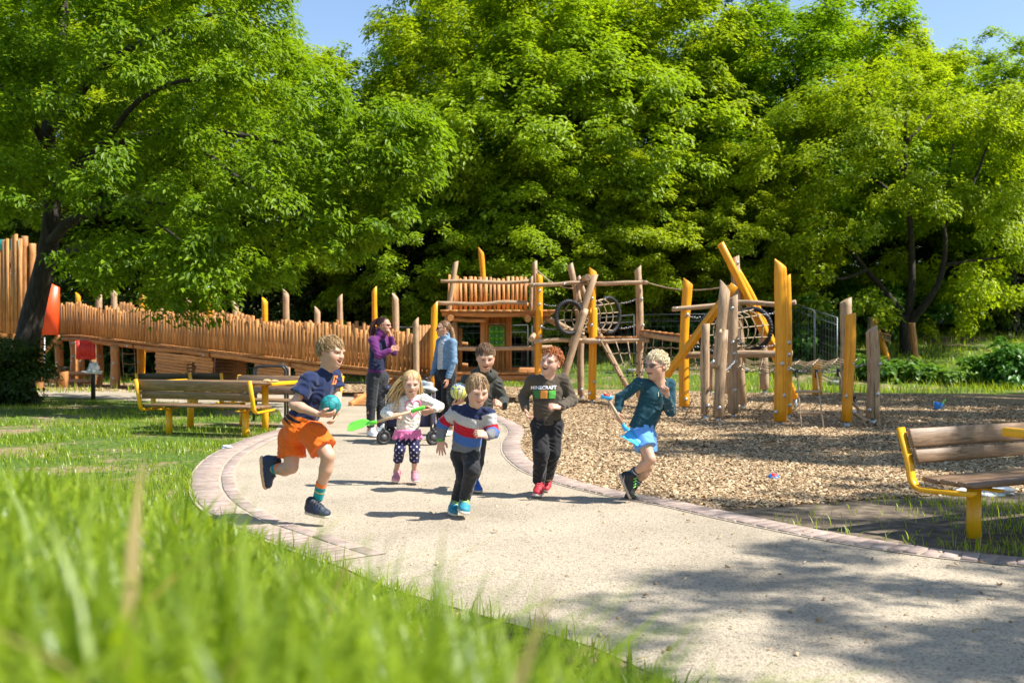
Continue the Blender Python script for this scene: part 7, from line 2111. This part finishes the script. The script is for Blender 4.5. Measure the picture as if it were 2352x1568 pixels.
V, F_, c_ = tube_np([b + (a - b) * .1, b, b + (b - a).normalized() * .035], [.016, .019, .024], 12); ob("socket", MB().add(V, F_, FN=c_).mesh("socket", sky_p, True), sv)
q00, q01, q10, q11 = p(278, 830, -.12), p(355, 805, -.06), p(365, 905, -.18), p(470, 920, -.12)
rows = []; nL = 8
for i in range(nL):
    t = i / (nL - 1); l, r_ = p(266, 848, -.16).lerp(p(392, 930, -.22), t), p(352, 785, -.08).lerp(p(466, 905, -.14), t)
    if t > .7: mm = l.lerp(r_, .5); kk = 1 - .25 * ((t - .7) / .3); l, r_ = mm.lerp(l, kk), mm.lerp(r_, kk)
    rows.append([l.lerp(r_, u) + Vector((0, .03, -.06)).normalized() * (-.03) * (1 - (2 * u - 1) ** 2) * -1 for u in (0, .25, .5, .75, 1)])
Vt = [v for r_ in rows for v in r_]; n5 = len(Vt); Vb = [v + Vector((0, .003, -.004)) for v in Vt]; Fq = []
for i in range(nL - 1):
    for k in range(4):
        a_ = i * 5 + k; Fq += [[a_, a_ + 1, a_ + 6, a_ + 5], [n5 + a_, n5 + a_ + 5, n5 + a_ + 6, n5 + a_ + 1]]
for i in range(nL - 1): Fq += [[i * 5, i * 5 + 5, n5 + i * 5 + 5, n5 + i * 5], [i * 5 + 4, n5 + i * 5 + 4, n5 + i * 5 + 9, i * 5 + 9]]
ob("blade", mesh_np("blade", np.array([list(v) for v in Vt + Vb]), np.array(Fq), sky_p, True), sv)

# ================================================================== woman in purple fleece
p = PJ(CRB, 14.07)
J = dict(head=p(338, 135), neck=p(312, 212), chest=p(292, 320), waist=p(282, 450), pelvis=p(278, 570),
         shR=p(240, 265, -.13), elR=p(292, 398, -.24), wrR=p(392, 352, -.22), shL=p(345, 255, .12), elL=p(425, 365, -.02), wrL=p(400, 230, -.10),
         hipR=p(245, 590, -.06), knR=p(228, 820, -.06), anR=p(224, 1025, -.04), hipL=p(322, 590, .06), knL=p(314, 820, .02), anL=p(312, 1025, .02))
g = person("woman in purple and navy fleece with arms folded, hand at her mouth", (J["anR"].x, 14.07, 0), J, 1.32, (.47, .25, .16), .235, (.93, -.30, -.04), mouth=0,
           hands={"R": dict(d=(.8, .1, .3), palm_n=(0, .8, -.2), thumb_side=(0, 0, 1), curl=.4, size=1.1), "L": dict(d=(-.25, -.1, .9), palm_n=(-.8, .1, -.2), thumb_side=(-.2, .8, .2), curl=.9, size=1.1)})
def cw1(V):
    C = np.broadcast_to(np.array((.115, .016, .12)), (len(V), 3)).copy()
    t = (V - np.array(J["pelvis"])) @ np.array(g.ax) / (J["neck"] - J["pelvis"]).length; fx_ = (V - np.array(J["chest"])) @ np.array(g.fr)
    dR = np.minimum.reduce([np.linalg.norm(V - (np.array(J["shR"]) * (1 - u) + np.array(J["elR"]) * u), axis=1) for u in np.linspace(0, 1, 9)] + [np.linalg.norm(V - (np.array(J["elR"]) * (1 - u) + np.array(J["wrR"]) * u), axis=1) for u in np.linspace(0, 1, 9)])
    dL_ = np.minimum.reduce([np.linalg.norm(V - (np.array(J["shL"]) * (1 - u) + np.array(J["elL"]) * u), axis=1) for u in np.linspace(0, 1, 9)] + [np.linalg.norm(V - (np.array(J["elL"]) * (1 - u) + np.array(J["wrL"]) * u), axis=1) for u in np.linspace(0, 1, 9)])
    body = (t > .14) & (t < .86) & (dR > .082) & (dL_ > .082); C[body] = (.012, .018, .055); return C
shirt(g, cw1, 1.0, infl=.014, hem=p(275, 545), fold=.006, seed=21, name="fleece_jacket", collar=.062)
F = Field(.006); F.cone(J["neck"] - g.ax * .01, J["neck"] + g.ax * .05, .072, .066, .01); F.ell(J["neck"] + g.ax * .09 + g.fr * .02, g.rt, g.fr, g.ax, (.058, .058, .09), .006, True); V, Q = F.mesh(); ob("collar", col_mesh("collar", V, Q, cloth_m, (.115, .016, .12)), g.o)
trousers(g, (.030, .032, .037), to=1.97, r=(.066, .047, .034), infl=.008, fold=.006, seed=22, name="jeans")
for q, hl, te in (("R", p(208, 1085, .06), p(268, 1103, -.16)), ("L", p(285, 1072, .06), p(405, 1082, -.10))):
    shoe(g.o, hl, te, J["an" + q], (0, 0, 1), (.74, .75, .77), laces=pm("white_lace", (.8, .8, .8)), sole=(.78, .78, .76))
brows(g, (.06, .02, .02)); dk = (.055, .016, .014)
ex = []; rng = np.random.default_rng(4)
for i in range(90):
    a0 = g.P(rng.uniform(-.12, .12), -.42, rng.uniform(.22, .42)); e_ = Vector((-rng.uniform(.02, .11), rng.uniform(-.05, .05), -rng.uniform(.12, .26)))
    Vv, Ff, _ = tube_np(catmull([a0, a0 + Vector((-.05, 0, .0)) + e_ * .3, a0 + Vector((-.03, 0, 0)) + e_ * .7, a0 + e_], 7), np.array([.7, 1, 1, .9, .8, .6, .15]) * .0075, 5); ex.append((Vv, Ff, np.repeat((np.array(dk) * rng.uniform(.6, 1.6))[None], len(Vv), 0)))
hair_obj(g.o, g.P, g.fru, g.H, dk, 14, lambda v, rng: np.array([-v[0] * .3, -1, .15 - v[2] * .2]) + rng.normal(0, .08, 3), 420, .30, not_face, wid=.012, extra=ex, loft=1.08)
def shades(g, col):
    H = g.H; P = g.P; mb = MB()
    for sx in (-1, 1):
        V = [P(sx * (.13 + .085 * math.cos(t)), .405 - .06 * abs(math.cos(t)) * (1 if math.cos(t) > 0 else -.2), .035 + .058 * math.sin(t)) for t in np.linspace(0, 2 * math.pi, 16, endpoint=False)]
        n_ = len(V); back = [v - g.fru[0] * .006 for v in V]
        mb.add([list(v) for v in V + back], [[i, (i + 1) % n_, n_ + (i + 1) % n_, n_ + i] for i in range(n_)], FN=[list(range(n_)), list(range(2 * n_ - 1, n_ - 1, -1))])
        mb.tube([P(sx * .20, .37, .06), P(sx * .335, .25, .06), P(sx * .365, -.03, .05)], .0032, 6)
    mb.tube([P(-.05, .43, .05), P(.05, .43, .05)], .003, 6)
    mb.ob("sunglasses", plain("sunglass_" + str(len(MATS)), col, rough=.12), g.o)
shades(g, (.02, .012, .01))

# ================================================================== woman in denim jacket
p = PJ(CRB, 14.2)
J = dict(head=p(858, 165), neck=p(872, 238), chest=p(882, 330), waist=p(876, 440), pelvis=p(872, 550),
         shR=p(832, 280, .14), elR=p(795, 470, .16), wrR=p(765, 560, .10), shL=p(935, 285, -.12), elL=p(945, 450, -.15), wrL=p(895, 592, -.17),
         hipR=p(842, 575, .08), knR=p(835, 800, .06), anR=p(865, 1020, .10), hipL=p(905, 575, -.06), knL=p(898, 800, -.08), anL=p(915, 1010, -.02))
g = person("woman in light denim jacket with braided hair holding a cart handle", (J["anL"].x, 14.2, 0), J, 1.30, (.52, .30, .20), .232, (-.93, -.20, .02), mouth=0,
           hands={"R": dict(d=(-.5, -.2, -.5), palm_n=(.3, -.2, -.8), thumb_side=(-.3, -.8, .2), curl=1.0, size=1.1), "L": dict(d=(-.1, -.1, -1), palm_n=(-.8, .4, 0), thumb_side=(-.4, -.7, 0), curl=.35, size=1.1)})
def cw2(V):
    fx_ = (V - np.array(J["chest"])) @ np.array(g.fr); t = (V - np.array(J["pelvis"])) @ np.array(g.ax) / (J["neck"] - J["pelvis"]).length
    nz = np.sin(V[:, 0] * 47 + np.sin(V[:, 2] * 31) * 2.7) * np.sin(V[:, 2] * 23 + np.sin(V[:, 1] * 41) * 2) + np.random.default_rng(1).normal(0, .5, len(V))
    C = np.array((.15, .25, .37))[None] * (1 + .14 * nz[:, None])
    dR = np.minimum.reduce([np.linalg.norm(V - (np.array(J["shR"]) * (1 - u) + np.array(J["elR"]) * u), axis=1) for u in np.linspace(0, 1, 9)]); dL_ = np.minimum.reduce([np.linalg.norm(V - (np.array(J["shL"]) * (1 - u) + np.array(J["elL"]) * u), axis=1) for u in np.linspace(0, 1, 9)])
    sd_ = (V - np.array(J["chest"])) @ np.array(g.rt)
    tee = (fx_ > .045) & (np.abs(sd_ + .015) < .06) & (dR > .085) & (dL_ > .085) & (t < .95)
    C[tee] = np.where(np.sin(t[tee] * 130)[:, None] > .4, np.array((.35, .37, .40)), np.array((.66, .66, .66))); return C
shirt(g, cw2, 1.0, infl=.018, hem=p(878, 515), fold=.006, seed=24, sl_r=1.05, name="denim_jacket")
for i in range(4):
    q = p(812 + (2 if i else 0), 372 + i * 48, -.1); hit = g.bvh.ray_cast(q - Vector((0, .5, 0)), Vector((0, 1, 0)))
    if hit[0] is not None: MB().disc(hit[0] + Vector((0, .002, 0)), (0, -1, 0), .009, .006, 10).ob("button", bolt_m, g.shirt)
trousers(g, (.010, .010, .012), to=1.93, r=(.068, .064, .066), infl=.012, fold=.008, seed=25)
for q, hl, te, dd in (("R", p(850, 1090, .12), p(790, 1098, .02), 0), ("L", p(920, 1080, .0), p(868, 1098, -.16), 0)):
    shoe(g.o, hl, te, J["an" + q], (0, 0, 1), (.72, .70, .58), laces=pm("white_lace", (.8, .8, .8)), sole=(.78, .77, .7))
brows(g, (.2, .1, .04)); bn = (.20, .105, .045)
ex = []; rng = np.random.default_rng(6)
br_ = catmull([g.P(0, -.40, .15), g.P(0, -.52, -.15), g.P(-.05, -.60, -.55), g.P(-.1, -.62, -1.0)], 13)
for k in range(3):
    Pp = [q + Vector((.018 * math.sin(i * 1.6 + k * 2.1), .016 * math.cos(i * 1.6 + k * 2.1), 0)) for i, q in enumerate(br_)]
    Vv, Ff, _ = tube_np(catmull(Pp, 30), np.interp(np.arange(30), [0, 5, 24, 29], [.018, .024, .018, .004]), 7); ex.append((Vv, Ff, np.repeat((np.array(bn) * (1 + .3 * k))[None], len(Vv), 0)))
hair_obj(g.o, g.P, g.fru, g.H, bn, 16, lambda v, rng: np.array([v[0] * .1, -1, -.35]) + rng.normal(0, .10, 3), 420, .30, not_face, wid=.012, extra=ex, loft=1.10)
shades(g, (.03, .03, .01))

# ================================================================== pull-along cart with things in it
p = PJ(CRB, 13.2)
ct = thing("folding_cart", "dark folding pull cart beside the denim-jacketed woman", "cart", (p(620, 0).x, 13.2, 0))
navy = plain("navy_canvas", (.018, .016, .05), rough=.85, v=.2)
x0, x1 = p(375, 0).x, p(765, 0).x; L_ = x1 - x0
z0, z1 = .24, .62
for y_ in (12.95, 13.5):
    MB().box(((x0 + x1) / 2, y_, (z0 + z1) / 2), (L_, .018, z1 - z0), bev=.006).ob("side_panel", navy, ct)
for x_ in (x0, x1):
    MB().box((x_, 13.225, (z0 + z1) / 2), (.018, .53, z1 - z0 - .01), bev=.006).ob("end_panel", navy, ct)
MB().box(((x0 + x1) / 2, 13.225, z0), (L_ - .03, .52, .02)).ob("floor_panel", navy, ct)
for x_, y_ in ((x0 + .0, 12.93), (x1 - .0, 12.93), (x0, 13.52), (x1, 13.52)):
    MB().tube([(x_, y_, .14), (x_, y_, .66)], .014, 8).ob("frame_post", black_m, ct, None, True)
tyre = MB(); V, F_, _ = tube_np([(math.cos(t) * .075, 0, math.sin(t) * .075) for t in np.linspace(0, 2 * math.pi, 24, endpoint=False)], .026, 8, closed=True)
ty = mesh_np("tyre", V, np.array(F_), rubber, True); hub = MB().tube([(0, -.022, 0), (0, .022, 0)], .045, 16).mesh("hub", plain("grey_hub", (.06, .06, .065)))
for x_, y_ in ((x0 - .02, 12.9), (x1 + .03, 12.86), (x0 - .02, 13.55), (x1 + .03, 13.55)):
    wh = bpy.data.objects.new("wheel", ty); put(wh, ct, Matrix.Translation((x_, y_, .101)) @ Matrix.Rotation(.5, 4, 'Z')); put(bpy.data.objects.new("hub", hub), wh, WORLD[wh])
    MB().box((x_, y_, .2), (.05, .06, .05), bev=.01).ob("caster_fork", black_m, ct)
hA, hB = p(708, 1000, .0), p(716, 600, .4)
MB().tube([hA, hB], .011, 8).ob("pull_rod", black_m, ct, None, True); MB().tube([p(684, 600, .4), p(733, 594, .45)], .017, 10).ob("pull_handle", black_m, ct, None, True)
bt = thing("water_bottle", "clear drinking bottle with blue cap standing in the cart", "bottle", p(378, 1000, .1))
c0 = p(376, 720, .1); clr = plain("clear_plastic", (.62, .70, .75), rough=.15)
MB().tube([c0 + Vector((0, 0, -.1)), c0 + Vector((0, 0, .035)), c0 + Vector((0, 0, .05))], [.033, .033, .022], 14).ob("flask", clr, bt, None, True); MB().tube([c0 + Vector((0, 0, .05)), c0 + Vector((0, 0, .085))], [.024, .02], 12).ob("cap", blue_p, bt, None, True)
gb = thing("green_bottle", "green bottle in the cart behind the girl", "bottle", p(738, 720, .1)); c0 = p(738, 705, .1)
MB().tube([c0 + Vector((0, 0, -.12)), c0 + Vector((0, 0, .02)), c0 + Vector((0, 0, .045))], [.03, .03, .016], 14).ob("flask", plain("green_flask", (.02, .16, .06), rough=.25), gb, None, True); MB().tube([c0 + Vector((0, 0, .045)), c0 + Vector((0, 0, .065))], [.017, .017], 10).ob("cap", plain("dark_green_cap", (.01, .08, .04)), gb, None, True)
jk = thing("bundled_jacket", "pale bundled jacket lying in the cart", "jacket", p(690, 1000, .05)); blob("cloth", plain("grey_jacket_cloth", (.36, .37, .36), rough=.9, v=.3, scale=12), jk, p(690, 680, .1), (.15, .13, .08), 41, noise=.42)
jk = thing("bundled_blanket", "black and red bundled blanket piled in the cart", "blanket", p(440, 720, .1)); blob("cloth", plain("black_fabric", (.018, .016, .018), rough=.9), jk, p(435, 715, .1), (.17, .16, .10), 43, noise=.3)
blob("red_corner", red_m, jk, p(440, 712, -.02), (.05, .04, .03), 45, noise=.3)
